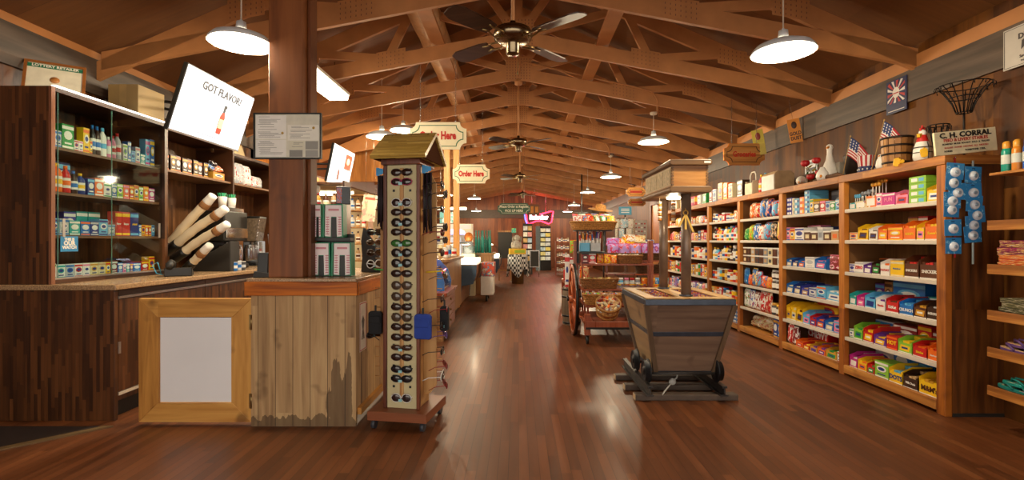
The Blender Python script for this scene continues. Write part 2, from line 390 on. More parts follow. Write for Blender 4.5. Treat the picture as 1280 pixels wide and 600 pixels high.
# ---- ceiling fans
def make_fan():
    t = thing('ceiling_fan', 'x', 'ceiling fan', (0, 0, 0), 0, 'brass ceiling fans with dark blades')
    b = MB(); b.lathe([(0, -.115), (.038, -.112), (.042, -.10), (.042, -.045), (.05, -.035), (.09, -.03), (.118, -.012), (.122, .02), (.112, .045), (.06, .062), (.02, .07), (.018, .1), (0, .1)], 28); b.build('motor', mat('8d7c62', .25, 1, .1), t)
    for k in range(4):
        a = PI/4+k*PI/2+.06; R = Matrix.Rotation(a, 4, 'Z') @ Matrix.Rotation(.2, 4, 'X')
        b = MB(); poly = [(.19, -.045), (.25, -.058), (.47, -.066), (.525, -.045), (.535, 0), (.525, .045), (.47, .066), (.25, .058), (.19, .045)]
        b.prism(poly, 'z', -.012, -.004, 0, R); bl = b.build('blade', wood(['2a1a10', '4a3020', '5e4330'], 'Y', 'X', .3, 3, .4, 1.0, 0, 0, 40), t)
        b = MB()
        for sg in (-1, 1): b.tube([R @ Vector(p) for p in ((.09, sg*.01, -.012), (.13, sg*.035, -.022), (.17, sg*.03, -.016), (.2, sg*.02, -.014), (.24, sg*.03, -.013))], .006, 6)
        b.build('blade_bracket', m_brass, t)
    b = MB(); b.tube([(.03, 0, -.1), (.034, 0, -.16), (.03, 0, -.22)], .002, 4); b.ell((.03, 0, -.225), (.006, .006, .012), 6, 5); b.build('pull_chain', m_brass, t)
    return t
fan = make_fan()
FN = [(-.035, 3.12, 2.53, 'nearest brass ceiling fan, large at the top of the picture'), (0, 6.66, 2.56, 'second ceiling fan from the front over the aisle'),
      (.03, 10.15, 2.56, 'third ceiling fan from the front, above the green order sign'), (.12, 13.9, 2.55, 'farthest ceiling fan, small brass hub above the far aisle')]
fans = []
for i, (x, y, z, lb) in enumerate(FN):
    t = fan if i == 0 else dup(fan, (x, y, z), 0)
    t.location = (x, y, z); t['label'] = lb; fans.append(t)
for t in fans:
    L = 3.40-t.location.z
    b = MB(); b.cyl((0, 0, .09), (0, 0, L-.05), .011, .011, 8); b.lathe([(0, L+.01), (.055, L+.01), (.05, L-.05), (.0, L-.07)], 16); b.build('downrod', m_truss, t)
# ---- fluorescent fixtures
t = thing('ceiling_light', 'long glaring fluorescent wraparound fixture under the roof beside the timber post', 'ceiling light', (-2.045, 5.02, 2.90))
b = MB(); b.box(-.125, .125, -.63, .63, 0, .03); b.build('housing', m_white, t)
b = MB(); b.prism([(-.12, 0), (-.105, -.055), (.105, -.055), (.12, 0)], 'y', -.625, .625); b.build('diffuser', emitmat('fff0d0', 7.0), t, bevel=.01)
b = MB()
for yy in (-.5, .5): b.cyl((0, yy, .03), (0, yy, .34), .006, .006, 6)
b.build('hanger', m_steel, t)
lamp('AREA', (-2.045, 5.02, 2.83), 40, (1, .9, .72), .24, (0, 0, 0), 1.2, 'ceiling_light_glow')
for (x, y, z, Lx, lb) in ((-2.75, 16.2, 2.31, 2.1, 'long fluorescent tube fixture over the far service counter'), (-3.9, 9.9, 2.2, 1.2, 'fluorescent tube fixture in the service area behind the timber posts'), (-4.6, 8.4, 2.8, 1.2, 'fluorescent fixture under the service area ceiling, beside the drink shelves')):
    t = thing('ceiling_light', lb, 'ceiling light', (x, y, z)); b = MB(); b.box(-Lx/2, Lx/2, -.06, .06, .02, .05); b.build('housing', m_white, t)
    b = MB(); b.cyl((-Lx/2, 0, -.01), (Lx/2, 0, -.01), .035, .035, 12); b.build('tube', emitmat('fff2d4', 7), t)
    b = MB(); b.cyl((-Lx*.4, 0, .05), (-Lx*.4, 0, 2.86-z), .005, .005, 6); b.cyl((Lx*.4, 0, .05), (Lx*.4, 0, (2.86 if x < -3.5 else 3.2)-z), .005, .005, 6); b.build('hanger', m_steel, t)
    lamp('AREA', (x, y, z-.08), 45, (1, .88, .66), Lx, (0, 0, 0), .15, 'ceiling_light_glow')
t = thing('ceiling_light', 'pair of bright bare bulbs on a bracket behind the timber posts', 'ceiling light', (-1.55, 9.9, 2.04))
b = MB(); b.box(-.25, .25, -.03, .03, .1, .13); b.cyl((0, 0, .13), (0, 0, .95), .008, .008, 6); b.build('bracket', m_steel, t)
for xx in (-.13, .13):
    b = MB(); b.ell((xx, 0, 0), (.055, .055, .075), 12, 8); b.cyl((xx, 0, .06), (xx, 0, .1), .02, .02, 8); b.build('bulb', emitmat('ffe9c0', 12), t)
lamp('POINT', (-1.55, 9.85, 1.9), 40, WARM, .1)
# floor mat at left edge
b = MB(); b.prism([(-3.6, 3.02), (-3.02, 3.32), (-4.4, 3.32), (-4.6, 2.9)], 'z', 0, .006)
b2 = thing('floor_mat', 'dark rubber floor mat with a pale edge strip at the far left', 'mat', (0, 0, 0))
b = MB(); b.prism([(-4.4, 2.2), (-3.15, 2.95), (-2.78, 3.33), (-4.4, 3.33)], 'z', 0, .006); b.build('mat_surface', mat('24120c', .8), b2)
b = MB(); b.prism([(-4.4, 2.14), (-3.12, 2.91), (-2.72, 3.33), (-2.78, 3.33), (-3.15, 2.95), (-4.4, 2.2)], 'z', 0, .01); b.build('edge_strip', mat('6b5230', .5), b2)
# ================================================================== RIGHT SIDE SHELVING
XF_ = 3.03
UP = [3.56, 4.655, 5.735, 6.83, 7.93, 9.03, 10.12]
SHZ = [1.535, 1.25, .957, .657, .355, .085]
BAYN = ['nearest', 'second', 'third', 'fourth', 'fifth', 'farthest']
def shelf_bay(k):
    ya, yb = UP[k]+.037, UP[k+1]+.037; L = yb-ya
    t = thing('shelving_bay', BAYN[k]+' bay of the long wooden grocery shelving on the right wall', 'shelving', (0, ya, 0), 0, 'bays of wooden grocery shelving')
    b = MB(); b.box(XF_, XF_+.05, L-.075, L-.001, 0, 1.794); b.build('upright', m_upr, t, bevel=.004)
    if k == 0: b = MB(); b.box(XF_, XF_+.05, -.075, -.0, 0, 1.794); b.build('upright', m_upr, t, bevel=.004)
    b = MB(); b.box(XF_-.005, XR-.006, (-.078 if k == 0 else .001), L-.001, 1.795, 1.86); b.build('top_board', m_shelfw, t, bevel=.004)
    b = MB(); b.box(XR-.02, XR-.002, .001, L-.001, .02, 1.79); b.build('back_panel', m_shback, t)
    b = MB(); b.box(XF_-.005, XF_+.03, .001, L-.076, .025, SHZ[5]+.012); b.build('base_board', m_shelfw, t, bevel=.004)
    b = MB(); b.box(XF_+.10, XF_+.12, .001, L-.076, 0, .07); b.build('kick_board', m_black, t)
    b = MB(); b.box(XF_+.051, XR-.021, L-.05, L-.026, .02, 1.79); b.build('divider', m_shback, t)
    for z in SHZ:
        b = MB(); b.box(XF_+.03, XR-.021, .001, L-.051, z-.022, z); sh = b.build('shelf', m_shelfw, t)
        if z > .2 or k > 0:
            b = MB(); b.box(XF_+.004, XF_+.03, .001, L-.077, z-.027, z+.006); b.build('price_strip', mat('d9cfc0', .35, 0, .06), sh, bevel=.004)
    if k == 0:
        b = MB(); b.box(XF_+.051, XR-.003, -.075, -.05, 0, 1.794); b.build('end_panel', wood(['3e2009', '683810', '85501c'], 'X', 'Z', .5, 3, .45, 1.2, 0, 3, 26), t)
        b = MB(); b.box(XF_+.051, XR-.003, -.08, -.076, 0, .025); b.build('skirting', m_blk2, t)
    return t
for k in range(6): shelf_bay(k)
# ---------------- product shapes: front faces -Y, stands on z=0, origin at the middle of the base
_pm = {}
INK = {'red': 'c8211f', 'orange': 'f0721c', 'yellow': 'f6c71e', 'lime green': '8cc63a', 'green': '2f9a48', 'teal': '27a9a5', 'light blue': '62b6e2', 'blue': '1d6fc0', 'dark blue': '1b3585', 'indigo': '3c3f9f', 'purple': '6f3795', 'magenta': 'c92a8c', 'pink': 'ee86ae', 'white': 'f1efe9', 'cream': 'e6d8ae', 'brown': '5b3018', 'dark brown': '3a2013', 'grey': '8b9099', 'dark grey': '45474d', 'black': '1d1c1f', 'gold': 'd39a2e', 'kraft': 'b0844e', 'dark red': '8a1a1d', 'silver': 'c3c7cb', 'lilac': 'b193d6', 'tan': 'c9a374'}
LUM = {'white', 'cream', 'yellow', 'light blue', 'silver', 'pink', 'tan', 'lime green', 'lilac', 'gold'}
def accent(c):
    return {'red': 'yellow', 'orange': 'yellow', 'yellow': 'red', 'lime green': 'white', 'green': 'white', 'teal': 'white', 'light blue': 'dark blue', 'blue': 'white', 'dark blue': 'light blue', 'indigo': 'white', 'purple': 'yellow', 'magenta': 'white', 'pink': 'white', 'white': 'red', 'cream': 'brown', 'brown': 'cream', 'dark brown': 'white', 'grey': 'white', 'dark grey': 'silver', 'black': 'gold', 'gold': 'dark red', 'kraft': 'brown', 'dark red': 'white', 'silver': 'blue', 'lilac': 'magenta', 'tan': 'brown'}[c]
def im(c, r=.38): return mat(INK[c], r, 0, .1, 6)
def prod(kind, c, w, h, d, txt=None, tc=None, c2=None):
    key = (kind, c, round(w, 3), round(h, 3), round(d, 3), txt, tc, c2)
    if key in _pm: return _pm[key]
    a = c2 or accent(c); tc = tc or ('dark blue' if c in LUM else 'white')
    ms = [pack(INK[c], INK[a], INK['white' if c not in LUM else 'red'], 4.2) if kind not in ('tray', 'carton', 'jar', 'bottle', 'tub', 'can', 'stack') else im(c), im(a), im(tc), mat('b08a5a', .7), im('white')]
    b = MB(); rnd = random.Random(str(key)); bev = .0015
    def label(y, x0, x1, z0, z1):
        hh = (z1-z0)*.62; n = len(txt)
        s = min(hh*1.35, (x1-x0)*.9/(n*.62))
        b.text(txt, s, XF(((x0+x1)/2, y, (z0+z1)/2), FRONT), 2, .03)
    def blob(y, x0, x1, z0, z1, m=1):
        cx = (x0+x1)/2; cz = (z0+z1)/2; n = 12
        b.prism([(cx+(x1-x0)/2*math.cos(2*PI*i/n), cz+(z1-z0)/2*math.sin(2*PI*i/n)) for i in range(n)], 'y', y, y+.002, m)
    if kind == 'carton':
        b.box(-w/2, w/2, -d/2, d/2, 0, h); y = -d/2-.0012
        b.box(-w/2, w/2, y, -d/2, h*.80, h*.93, 1)
        b.box(-w/2+.001, w/2-.001, y, -d/2, h*.04, h*.12, 1)
        if txt: label(y-.001, -w/2, w/2, h*.25, h*.75)
        else:
            blob(y-.001, -w*.36, w*.36, h*.38, h*.74, 4 if rnd.random() < .5 else 1); blob(y-.002, -w*.25, w*.25, h*.46, h*.66, 2)
            b.box(-w*.3, w*.3, y-.001, y, h*.2, h*.27, 2)
    elif kind == 'tray':     # display carton: low front with side wings, high back, wrapped bars inside
        hf = h*.62; t = .003
        b.box(-w/2, w/2, -d/2, -d/2+t, 0, hf); b.box(-w/2, w/2, d/2-t, d/2, 0, h)
        b.prism([(-d/2, 0), (d/2, 0), (d/2, h), (-d/2+d*.28, h), (-d/2, hf*1.25)], 'x', -w/2, -w/2+t)
        b.prism([(-d/2, 0), (d/2, 0), (d/2, h), (-d/2+d*.28, h), (-d/2, hf*1.25)], 'x', w/2-t, w/2)
        b.box(-w/2, w/2, -d/2, d/2, 0, t, 3)
        n = max(2, int(w/.032)); 
        for i in range(n):
            for j in range(2):
                x = -w/2+w*(i+.5)/n; zt = h*(.70 if j == 0 else .9)+rnd.uniform(-.006, .006)
                b.box(x-w/n*.42, x+w/n*.42, -d/2+.012+j*d*.45, -d/2+.012+(j+1)*d*.43, .004, zt, (1 if (i+j) % 3 else 0))
        y = -d/2-.001
        if txt: label(y-.0008, -w/2, w/2, hf*.1, hf*.95)
        else:
            b.prism([(-w*.38, hf*.25), (w*.30, hf*.2), (w*.38, hf*.75), (-w*.3, hf*.8)], 'y', y, y+.001, 1); b.box(-w*.22, w*.22, y-.001, y, hf*.42, hf*.6, 2)
        b.box(-w/2, w/2, y, y+.001, hf*.02, hf*.12, 4)
    elif kind in ('bag', 'chips'):   # pillow pouch
        nx, nz = 8, 10; vs = []; fs = []
        for s in (-1, 1):
            for j in range(nz+1):
                for i in range(nx+1):
                    u = i/nx*2-1; v = j/nz*2-1
                    th = d/2*max(0, (1-u**4))**.5*max(0, (1-abs(v)**5))**.5
                    xx = u*w/2*(1-.06*(1-abs(v))**2)+rnd.uniform(-.002, .002); zz = (v+1)/2*h
                    vs.append((xx, s*th*(1.1-.35*(v+1)/2)+rnd.uniform(-.002, .002), zz))
        N = (nx+1)*(nz+1)
        for s in (0, 1):
            for j in range(nz):
                for i in range(nx):
                    q = [s*N+j*(nx+1)+i, s*N+j*(nx+1)+i+1, s*N+(j+1)*(nx+1)+i+1, s*N+(j+1)*(nx+1)+i]
                    fs.append(tuple(q if s == 0 else q[::-1]))
        b.add(vs, fs, 0, True)
        b.box(-w*.47, w*.47, -.003, .003, h*.955, h*1.02, 1)
        if txt: label(-d*.56, -w/2, w/2, h*.5, h*.8)
        bev = 0
    elif kind in ('bottle', 'jar', 'tub', 'can', 'tube'):
        r = w/2
        if kind == 'bottle':
            b.lathe([(0, 0), (r*.95, 0), (r, h*.04), (r, h*.62), (r*.85, h*.72), (r*.38, h*.84), (r*.36, h*.88)], 16); b.cyl((0, 0, h*.87), (0, 0, h), r*.42, n=14, m=1)
            b.cyl((0, 0, h*.18), (0, 0, h*.55), r*1.012, n=16, m=4, caps=False); b.cyl((0, 0, h*.28), (0, 0, h*.45), r*1.02, n=16, m=1, caps=False)
        elif kind == 'jar':
            b.lathe([(0, 0), (r*.95, 0), (r, h*.05), (r, h*.72), (r*.8, h*.82)], 16); b.cyl((0, 0, h*.8), (0, 0, h), r*.86, n=16, m=1)
            b.cyl((0, 0, h*.2), (0, 0, h*.62), r*1.015, n=16, m=4, caps=False); b.cyl((0, 0, h*.3), (0, 0, h*.5), r*1.025, n=16, m=2, caps=False)
        elif kind == 'tub':   # clear tub, coloured contents, white lid
            b.box(-r*.95, r*.95, -d/2, d/2, 0, h*.82); b.box(-r, r, -d/2-.003, d/2+.003, h*.82, h*.97, 4); b.box(-r*.55, r*.55, -d/2-.002, -d/2, h*.22, h*.6, 1)
        elif kind == 'can':
            b.cyl((0, 0, 0), (0, 0, h), r, n=18); b.cyl((0, 0, h*.08), (0, 0, h*.92), r*1.012, n=18, caps=False, m=0); b.cyl((0, 0, h*.94), (0, 0, h*1.0), r*1.03, n=18, m=4)
            b.cyl((0, 0, h*.3), (0, 0, h*.62), r*1.03, n=18, m=1, caps=False)
        else:
            b.cyl((0, 0, 0), (0, 0, h), r, n=12); b.ell((0, 0, h), (r*1.6, r*1.6, r*1.4), 10, 7, 1)
        if txt: label(-r*1.04, -r*.7, r*.7, h*.25, h*.5)
        bev = 0
    elif kind == 'stack':    # shrink-wrapped block of little cartons
        n = max(2, round(h/.055)); 
        for i in range(n):
            z = h*i/n; b.box(-w/2, w/2, -d/2, d/2, z+.001, z+h/n-.001); b.box(-w*.36, w*.0, -d/2-.001, -d/2, z+h/n*.25, z+h/n*.75, 4); b.box(w*.08, w*.38, -d/2-.001, -d/2, z+h/n*.25, z+h/n*.75, 1)
    elif kind == 'sticks':   # carton holding lollies or toys on sticks
        hb = h*.42; b.box(-w/2, w/2, -d/2, d/2, 0, hb); b.box(-w*.4, w*.4, -d/2-.001, -d/2, hb*.2, hb*.8, 4)
        n = max(3, int(w/.035))
        for i in range(n):
            x = -w/2+w*(i+.5)/n; 
            for j in range(2):
                y = -d*.2+j*d*.35; zz = h*(.82+.12*j); b.cyl((x, y, hb), (x, y, zz), .004, n=6, m=4); b.ell((x, y, zz), (w/n*.42, w/n*.42, .02), 10, 7, 1)
        bev = 0
    me = MB.build(b, 'product', ms).data
    o = [x for x in COL.objects if x.data == me][0]; bpy.data.objects.remove(o)
    _pm[key] = (me, bev); return _pm[key]
NOUN = {'carton': ('candy_carton', 'carton', 'box'), 'tray': ('display_box', 'display box', 'box'), 'bag': ('candy_bag', 'bag', 'bag'), 'chips': ('chip_bag', 'chip bag', 'bag'), 'bottle': ('bottle', 'bottle', 'bottle'), 'jar': ('jar', 'jar', 'jar'), 'tub': ('snack_tub', 'snack tub', 'tub'), 'can': ('can', 'can', 'can'), 'tube': ('candy_tube', 'candy tube', 'tube'), 'stack': ('carton_stack', 'wrapped block of small cartons', 'box'), 'sticks': ('lolly_box', 'box of treats on sticks', 'box')}
DEP = {'carton': .16, 'tray': .26, 'bag': .07, 'chips': .11, 'bottle': 0, 'jar': 0, 'tub': .1, 'can': 0, 'tube': 0, 'stack': .2, 'sticks': .16}
def place(kind, c, w, h, pos, rot, label, group, txt=None, tc=None, c2=None, d=None, name=None, cat=None, tilt=0):
    d = d or DEP[kind] or w
    me, bev = prod(kind, c, w, h, d, txt, tc, c2)
    n0, _, cat0 = NOUN[kind]
    o = put(name or n0, me, None, pos, (tilt, 0, rot), bev, 1); return tag(o, label, cat or cat0, group)
def phrase(kind, c, txt=None): return c+' '+NOUN[kind][1]
SHN = ['top', 'second', 'third', 'fourth', 'fifth', 'bottom']
def fill(bay, s, items, front=.03, behind=False, z=None, y0=0.0, y1=1.0):
    """items run left to right as the photo shows them (far end first); each (kind, colour, relative width, height, text, text colour, second colour, rows)"""
    ya, yb = UP[bay]+.045, UP[bay+1]-.05; Lf = yb-ya
    a = yb-y0*Lf; e = yb-y1*Lf; tot = sum(i[2] for i in items); sc = (a-e)/tot; y = a
    zz = SHZ[s]+.0015 if z is None else z
    for n, it in enumerate(items):
        kind, c, w, h = it[:4]; txt = it[4] if len(it) > 4 else None; tc = it[5] if len(it) > 5 else None; c2 = it[6] if len(it) > 6 else None
        ww = w*sc; 
        if c == '-': y -= ww; continue
        d = {'tub': .1}.get(kind, DEP[kind] or ww*.96)
        wd = ww*.94
        if behind: d = min(d, .11); x = XR-.028-d/2
        else: x = XF_+.012+front+d/2
        if kind in ('bottle', 'jar', 'can', 'tube'): d = wd
        lb = f"{phrase(kind, c)}, {'back row, ' if behind else ''}{ORD[n]} from left, {SHN[s]} shelf, {BAYN[bay]} grocery bay"
        if z is not None and not behind: lb = f"{phrase(kind, c)} in upper row, {ORD[n]} from left, {SHN[s]} shelf, {BAYN[bay]} bay"
        place(kind, c, wd, h, (x, y-ww/2, zz), -PI/2, lb, f"{'back row of ' if behind else ''}goods on the {SHN[s]} shelf of the {BAYN[bay]} bay", txt, tc, c2, d, tilt=0)
        y -= ww
# nearest bay
fill(0, 0, [('sticks', 'teal', 1, .15, None, None, 'light blue'), ('sticks', 'cream', 1.5, .17, None, None, 'grey'), ('sticks', 'orange', 1.5, .25, None, None, 'gold'), ('carton', 'pink', .8, .12), ('carton', 'magenta', 1.7, .11, 'FUN', 'pink'), ('tray', 'pink', 1.6, .13, None, None, 'red'), ('stack', 'lime green', 2.0, .21, None, None, 'light blue'), ('tray', 'yellow', 1.5, .14, None, None, 'white')])
fill(0, 0, [('-', '-', 4.2, 0), ('bag', 'green', 1.6, .2), ('tube', 'blue', .8, .17, None, None, 'purple'), ('-', '-', 5, 0)], behind=True)
fill(0, 1, [('carton', 'cream', 1.3, .075, None, None, 'orange'), ('tray', 'yellow', 1.6, .15, None, None, 'brown'), ('tray', 'white', 1.3, .13, None, None, 'brown'), ('tray', 'orange', 1.3, .14, None, None, 'yellow'), ('carton', 'orange', 1.9, .11, None, None, 'yellow'), ('tray', 'orange', 1.5, .16, "REESE'S", 'yellow'), ('tray', 'yellow', .9, .15, None, None, 'pink'), ('tray', 'orange', 1.7, .17, "Reese's", 'yellow')])
fill(0, 1, [('-', '-', .6, 0), ('carton', 'dark grey', 1.4, .15, None, None, 'silver'), ('carton', 'grey', 1.4, .15, None, None, 'dark grey'), ('carton', 'black', .9, .14), ('carton', 'dark red', 1.2, .2, None, None, 'gold'), ('carton', 'red', 1.1, .2, None, None, 'white'), ('-', '-', 4.5, 0)], behind=True)
fill(0, 2, [('carton', 'white', .8, .08, None, None, 'indigo'), ('carton', 'white', 1.2, .1, 'ZERO', 'red', 'silver'), ('tray', 'purple', 1.1, .1, None, None, 'white'), ('tray', 'dark brown', 1.1, .13, None, None, 'green'), ('tray', 'white', 1.2, .14, 'PAYDAY', 'red', 'orange'), ('carton', 'yellow', 1.6, .13, 'Butterfinger', 'blue', 'cream'), ('tray', 'brown', 1.6, .18, 'SNICKERS', 'white', 'red'), ('tray', 'brown', 2.1, .18, 'SNICKERS', 'white', 'red')])
fill(0, 2, [('-', '-', .6, 0), ('carton', 'orange', .9, .13), ('-', '-', 7, 0), ('carton', 'silver', 3, .17, None, None, 'light blue')], behind=True)
fill(0, 3, [('tray', 'teal', 1, .13), ('tray', 'magenta', 1.1, .12, None, None, 'pink'), ('tray', 'light blue', 1.4, .14), ('tray', 'white', 1.2, .13, 'Nestle', 'red', 'purple'), ('tray', 'red', 1.5, .14, 'KitKat', 'white', 'brown'), ('tray', 'blue', 1.5, .13, 'CRUNCH', 'white', 'light blue'), ('tray', 'brown', 1.3, .13, None, None, 'gold'), ('tray', 'dark brown', 1.3, .15, 'HERSHEY', 'white', 'silver')])
fill(0, 3, [('carton', 'purple', 1.2, .2, None, None, 'light blue'), ('carton', 'kraft', 1, .22), ('carton', 'blue', 3.8, .24, None, None, 'light blue'), ('carton', 'teal', 2.6, .14), ('-', '-', 1.8, 0)], behind=True)
fill(0, 4, [('carton', 'white', .6, .08, None, None, 'green'), ('tray', 'lime green', 1.2, .15, None, None, 'green'), ('tray', 'red', 1.3, .15), ('tray', 'purple', 1.5, .11, None, None, 'yellow'), ('carton', 'red', 1.2, .11, 'HOT', 'yellow', 'orange'), ('tray', 'lime green', 1.5, .13, None, None, 'yellow'), ('tray', 'red', 1.4, .12, 'Skittles', 'yellow', 'orange'), ('tray', 'orange', 1.2, .13, 'Starburst', 'white', 'red')])
fill(0, 4, [('carton', 'silver', 2.2, .17), ('carton', 'dark red', 2.6, .17, None, None, 'white'), ('carton', 'red', 1.4, .2), ('carton', 'dark red', 3.6, .17, None, None, 'silver')], behind=True)
fill(0, 5, [('tray', 'magenta', 1.1, .14, None, None, 'white'), ('tray', 'yellow', 1.2, .12, None, None, 'orange'), ('tray', 'red', .9, .11, None, None, 'green'), ('carton', 'lime green', 1.6, .14, None, None, 'white'), ('tray', 'yellow', 1.5, .15, 'DOTS', 'dark blue', 'light blue'), ('tray', 'dark brown', 1.5, .14, 'Milk Duds', 'white', 'tan'), ('tray', 'yellow', 2.0, .16, "M&M's", 'brown', 'gold')])
fill(0, 5, [('carton', 'silver', 2.4, .2), ('carton', 'blue', 2.0, .23), ('carton', 'blue', 2.6, .2, None, None, 'light blue'), ('-', '-', 3.6, 0)], behind=True)
# second bay
fill(1, 0, [('stack', 'indigo', 1.3, .2), ('stack', 'cream', .5, .19), ('stack', 'light blue', 1.1, .18, None, None, 'dark blue'), ('stack', 'orange', 1.0, .19, None, None, 'yellow'), ('stack', 'light blue', 1.1, .25), ('carton', 'yellow', .7, .15, None, None, 'green'), ('carton', 'brown', 1.2, .12, None, None, 'gold'), ('carton', 'red', 1.0, .12, None, None, 'pink'), ('carton', 'silver', .8, .11), ('carton', 'green', .9, .10), ('carton', 'light blue', 1.2, .11, None, None, 'white')])
fill(1, 0, [('-', '-', 4.6, 0), ('carton', 'grey', 4.8, .24, None, None, 'silver'), ('-', '-', 1.2, 0)], behind=True)
fill(1, 1, [('carton', 'pink', .8, .15, None, None, 'blue'), ('carton', 'yellow', 1.0, .13), ('carton', 'white', 1.9, .14, None, None, 'indigo'), ('tub', 'brown', 1.3, .11), ('tub', 'brown', 1.3, .1), ('tub', 'silver', 1.0, .14, None, None, 'grey'), ('tub', 'brown', 1.3, .1), ('tub', 'tan', 1.3, .11, None, None, 'orange'), ('carton', 'red', .6, .08)])
fill(1, 1, [('carton', 'pink', 2.6, .17), ('carton', 'dark blue', 1.8, .15), ('bag', 'silver', 3.4, .18, None, None, 'grey'), ('-', '-', 2, 0)], behind=True)
fill(1, 2, [('tray', 'blue', 1, .1, None, None, 'cream'), ('tray', 'dark blue', 1, .1, None, None, 'cream'), ('tray', 'blue', 1.1, .1, None, None, 'orange'), ('carton', 'white', 1.5, .12, None, 'silver', 'silver'), ('tray', 'blue', 1.7, .13, None, None, 'pink'), ('bag', 'dark red', 2.1, .15, None, None, 'pink')])
fill(1, 2, [('-', '-', 6, 0), ('carton', 'light blue', 1, .2), ('bag', 'orange', 1.2, .22, None, None, 'dark brown')], behind=True)
fill(1, 3, [('tray', 'blue', 1.1, .13, None, None, 'cream'), ('tray', 'dark blue', 1.1, .13, None, None, 'cream'), ('tray', 'indigo', 1.1, .12, None, None, 'tan'), ('carton', 'silver', 1.0, .1, None, None, 'indigo'), ('carton', 'light blue', 1.2, .13, None, None, 'orange'), ('tray', 'light blue', 1.9, .14, None, None, 'white')])
fill(1, 3, [('-', '-', 5.2, 0), ('bag', 'dark blue', 1.6, .21), ('bag', 'blue', 2, .23, None, None, 'dark blue')], behind=True)
fill(1, 4, [('tray', 'yellow', .8, .2, None, None, 'gold'), ('tray', 'yellow', .9, .2, None, None, 'cream'), ('tray', 'yellow', 1.0, .19, None, None, 'brown'), ('tray', 'light blue', 1.1, .15, None, None, 'pink'), ('tray', 'red', .9, .13, None, None, 'indigo'), ('tray', 'indigo', 1.2, .13, None, None, 'orange'), ('tray', 'blue', 1.2, .12, None, None, 'cream'), ('carton', 'pink', 1.1, .12, None, None, 'light blue')])
fill(1, 4, [('-', '-', 1.5, 0), ('carton', 'yellow', 3.2, .24), ('carton', 'gold', 2.6, .22, None, None, 'dark grey'), ('-', '-', 1, 0)], behind=True)
fill(1, 5, [('bag', 'red', .9, .22, None, None, 'white'), ('bag', 'dark red', .8, .2, None, None, 'white'), ('tray', 'orange', 1.2, .09, None, None, 'red'), ('tray', 'red', 1.1, .08, None, None, 'yellow'), ('tray', 'gold', 1.2, .09, None, None, 'purple'), ('tray', 'orange', 1.2, .1, None, None, 'purple'), ('tray', 'gold', 1.6, .11, None, None, 'green'), ('carton', 'white', .7, .1)])
fill(1, 5, [('carton', 'red', 3.2, .24, 'CHEWY', 'white', 'dark red'), ('-', '-', 2.2, 0), ('carton', 'dark red', 1.4, .2), ('carton', 'light blue', 1.2, .23)], behind=True)
# third bay
fill(2, 0, [('-', '-', 1.2, 0), ('chips', 'orange', 1.1, .21, None, None, 'cream'), ('chips', 'red', 1.1, .2, None, None, 'gold'), ('chips', 'blue', 1.2, .24, None, None, 'gold'), ('chips', 'dark blue', 1.2, .23, None, None, 'orange'), ('chips', 'light blue', 1.1, .2, None, None, 'red'), ('chips', 'orange', 1.1, .2, None, None, 'dark red')])
fill(2, 1, [('chips', 'green', 1, .17, None, None, 'lime green'), ('chips', 'lime green', 1, .21, None, None, 'yellow'), ('chips', 'blue', 1.1, .22, None, None, 'white'), ('chips', 'white', 1.1, .2, None, None, 'orange'), ('chips', 'light blue', 1.2, .23, None, None, 'red'), ('chips', 'black', 1.3, .23, None, None, 'tan'), ('chips', 'yellow', 1.2, .26, None, None, 'pink')])
tb = ['brown', 'dark brown', 'tan', 'dark grey', 'brown', 'grey', 'cream', 'brown', 'silver']
fill(2, 2, [('tub', c, 1, .105, None, None, tb[i-3]) for i, c in enumerate(tb)])
fill(2, 2, [('tub', c, 1, .105, None, None, tb[i-3]) for i, c in enumerate(tb)], z=SHZ[2]+.105)
fill(2, 3, [('bag', 'blue', 1.1, .22, None, None, 'light blue'), ('bag', 'orange', 1, .14, None, None, 'red'), ('bag', 'blue', 1.2, .23, None, None, 'yellow'), ('bag', 'light blue', 1.1, .2, None, None, 'red'), ('bag', 'orange', 1.2, .15, None, None, 'blue'), ('bag', 'gold', 1.1, .14, None, None, 'orange'), ('jar', 'dark brown', .8, .13, None, None, 'white'), ('jar', 'dark brown', .8, .13, None, None, 'silver'), ('jar', 'brown', .8, .13, None, None, 'white')])
fill(2, 3, [('-', '-', 6.6, 0), ('jar', 'dark brown', .8, .11, None, None, 'white'), ('jar', 'dark brown', .8, .11, None, None, 'silver'), ('jar', 'brown', .8, .11, None, None, 'white')], z=SHZ[3]+.13)
fill(2, 4, [('bag', 'white', 1.3, .25, None, None, 'green'), ('bag', 'white', 1.2, .24, None, None, 'blue'), ('bag', 'white', 1.2, .23, None, None, 'dark red'), ('bag', 'red', 1.3, .25, None, None, 'white'), ('bag', 'red', 1.2, .25, None, None, 'cream'), ('jar', 'dark grey', .9, .14, None, None, 'gold'), ('jar', 'brown', .8, .13, None, None, 'yellow'), ('carton', 'yellow', .7, .14)])
fill(2, 4, [('-', '-', 6, 0), ('carton', 'dark red', 2.6, .24)], behind=True)
fill(2, 5, [('-', '-', 7.4, 0), ('carton', 'dark blue', .9, .23, None, None, 'gold'), ('carton', 'blue', .9, .22, None, None, 'gold')])
rnd = random.Random(3); i = 0      # heap of small cream snack bags on the bottom shelf
for r_ in range(3):
    for j in range(9-r_):
        y = UP[3]-.12-.082*j-.03*r_; x = XF_+.13+.05*r_
        nm = ['bottom', 'middle', 'top'][r_]
        place('bag', 'cream', .13, .10, (x, y, SHZ[5]+.045+.062*r_), -PI/2+rnd.uniform(-.5, .5), f"small cream snack bag, {ORD[j]} from left in the {nm} layer of the cream bag heap", 'heap of cream snack bags', None, None, ['white', 'tan', 'orange'][rnd.randrange(3)], .08, tilt=-1.0+rnd.uniform(-.3, .3)); i += 1
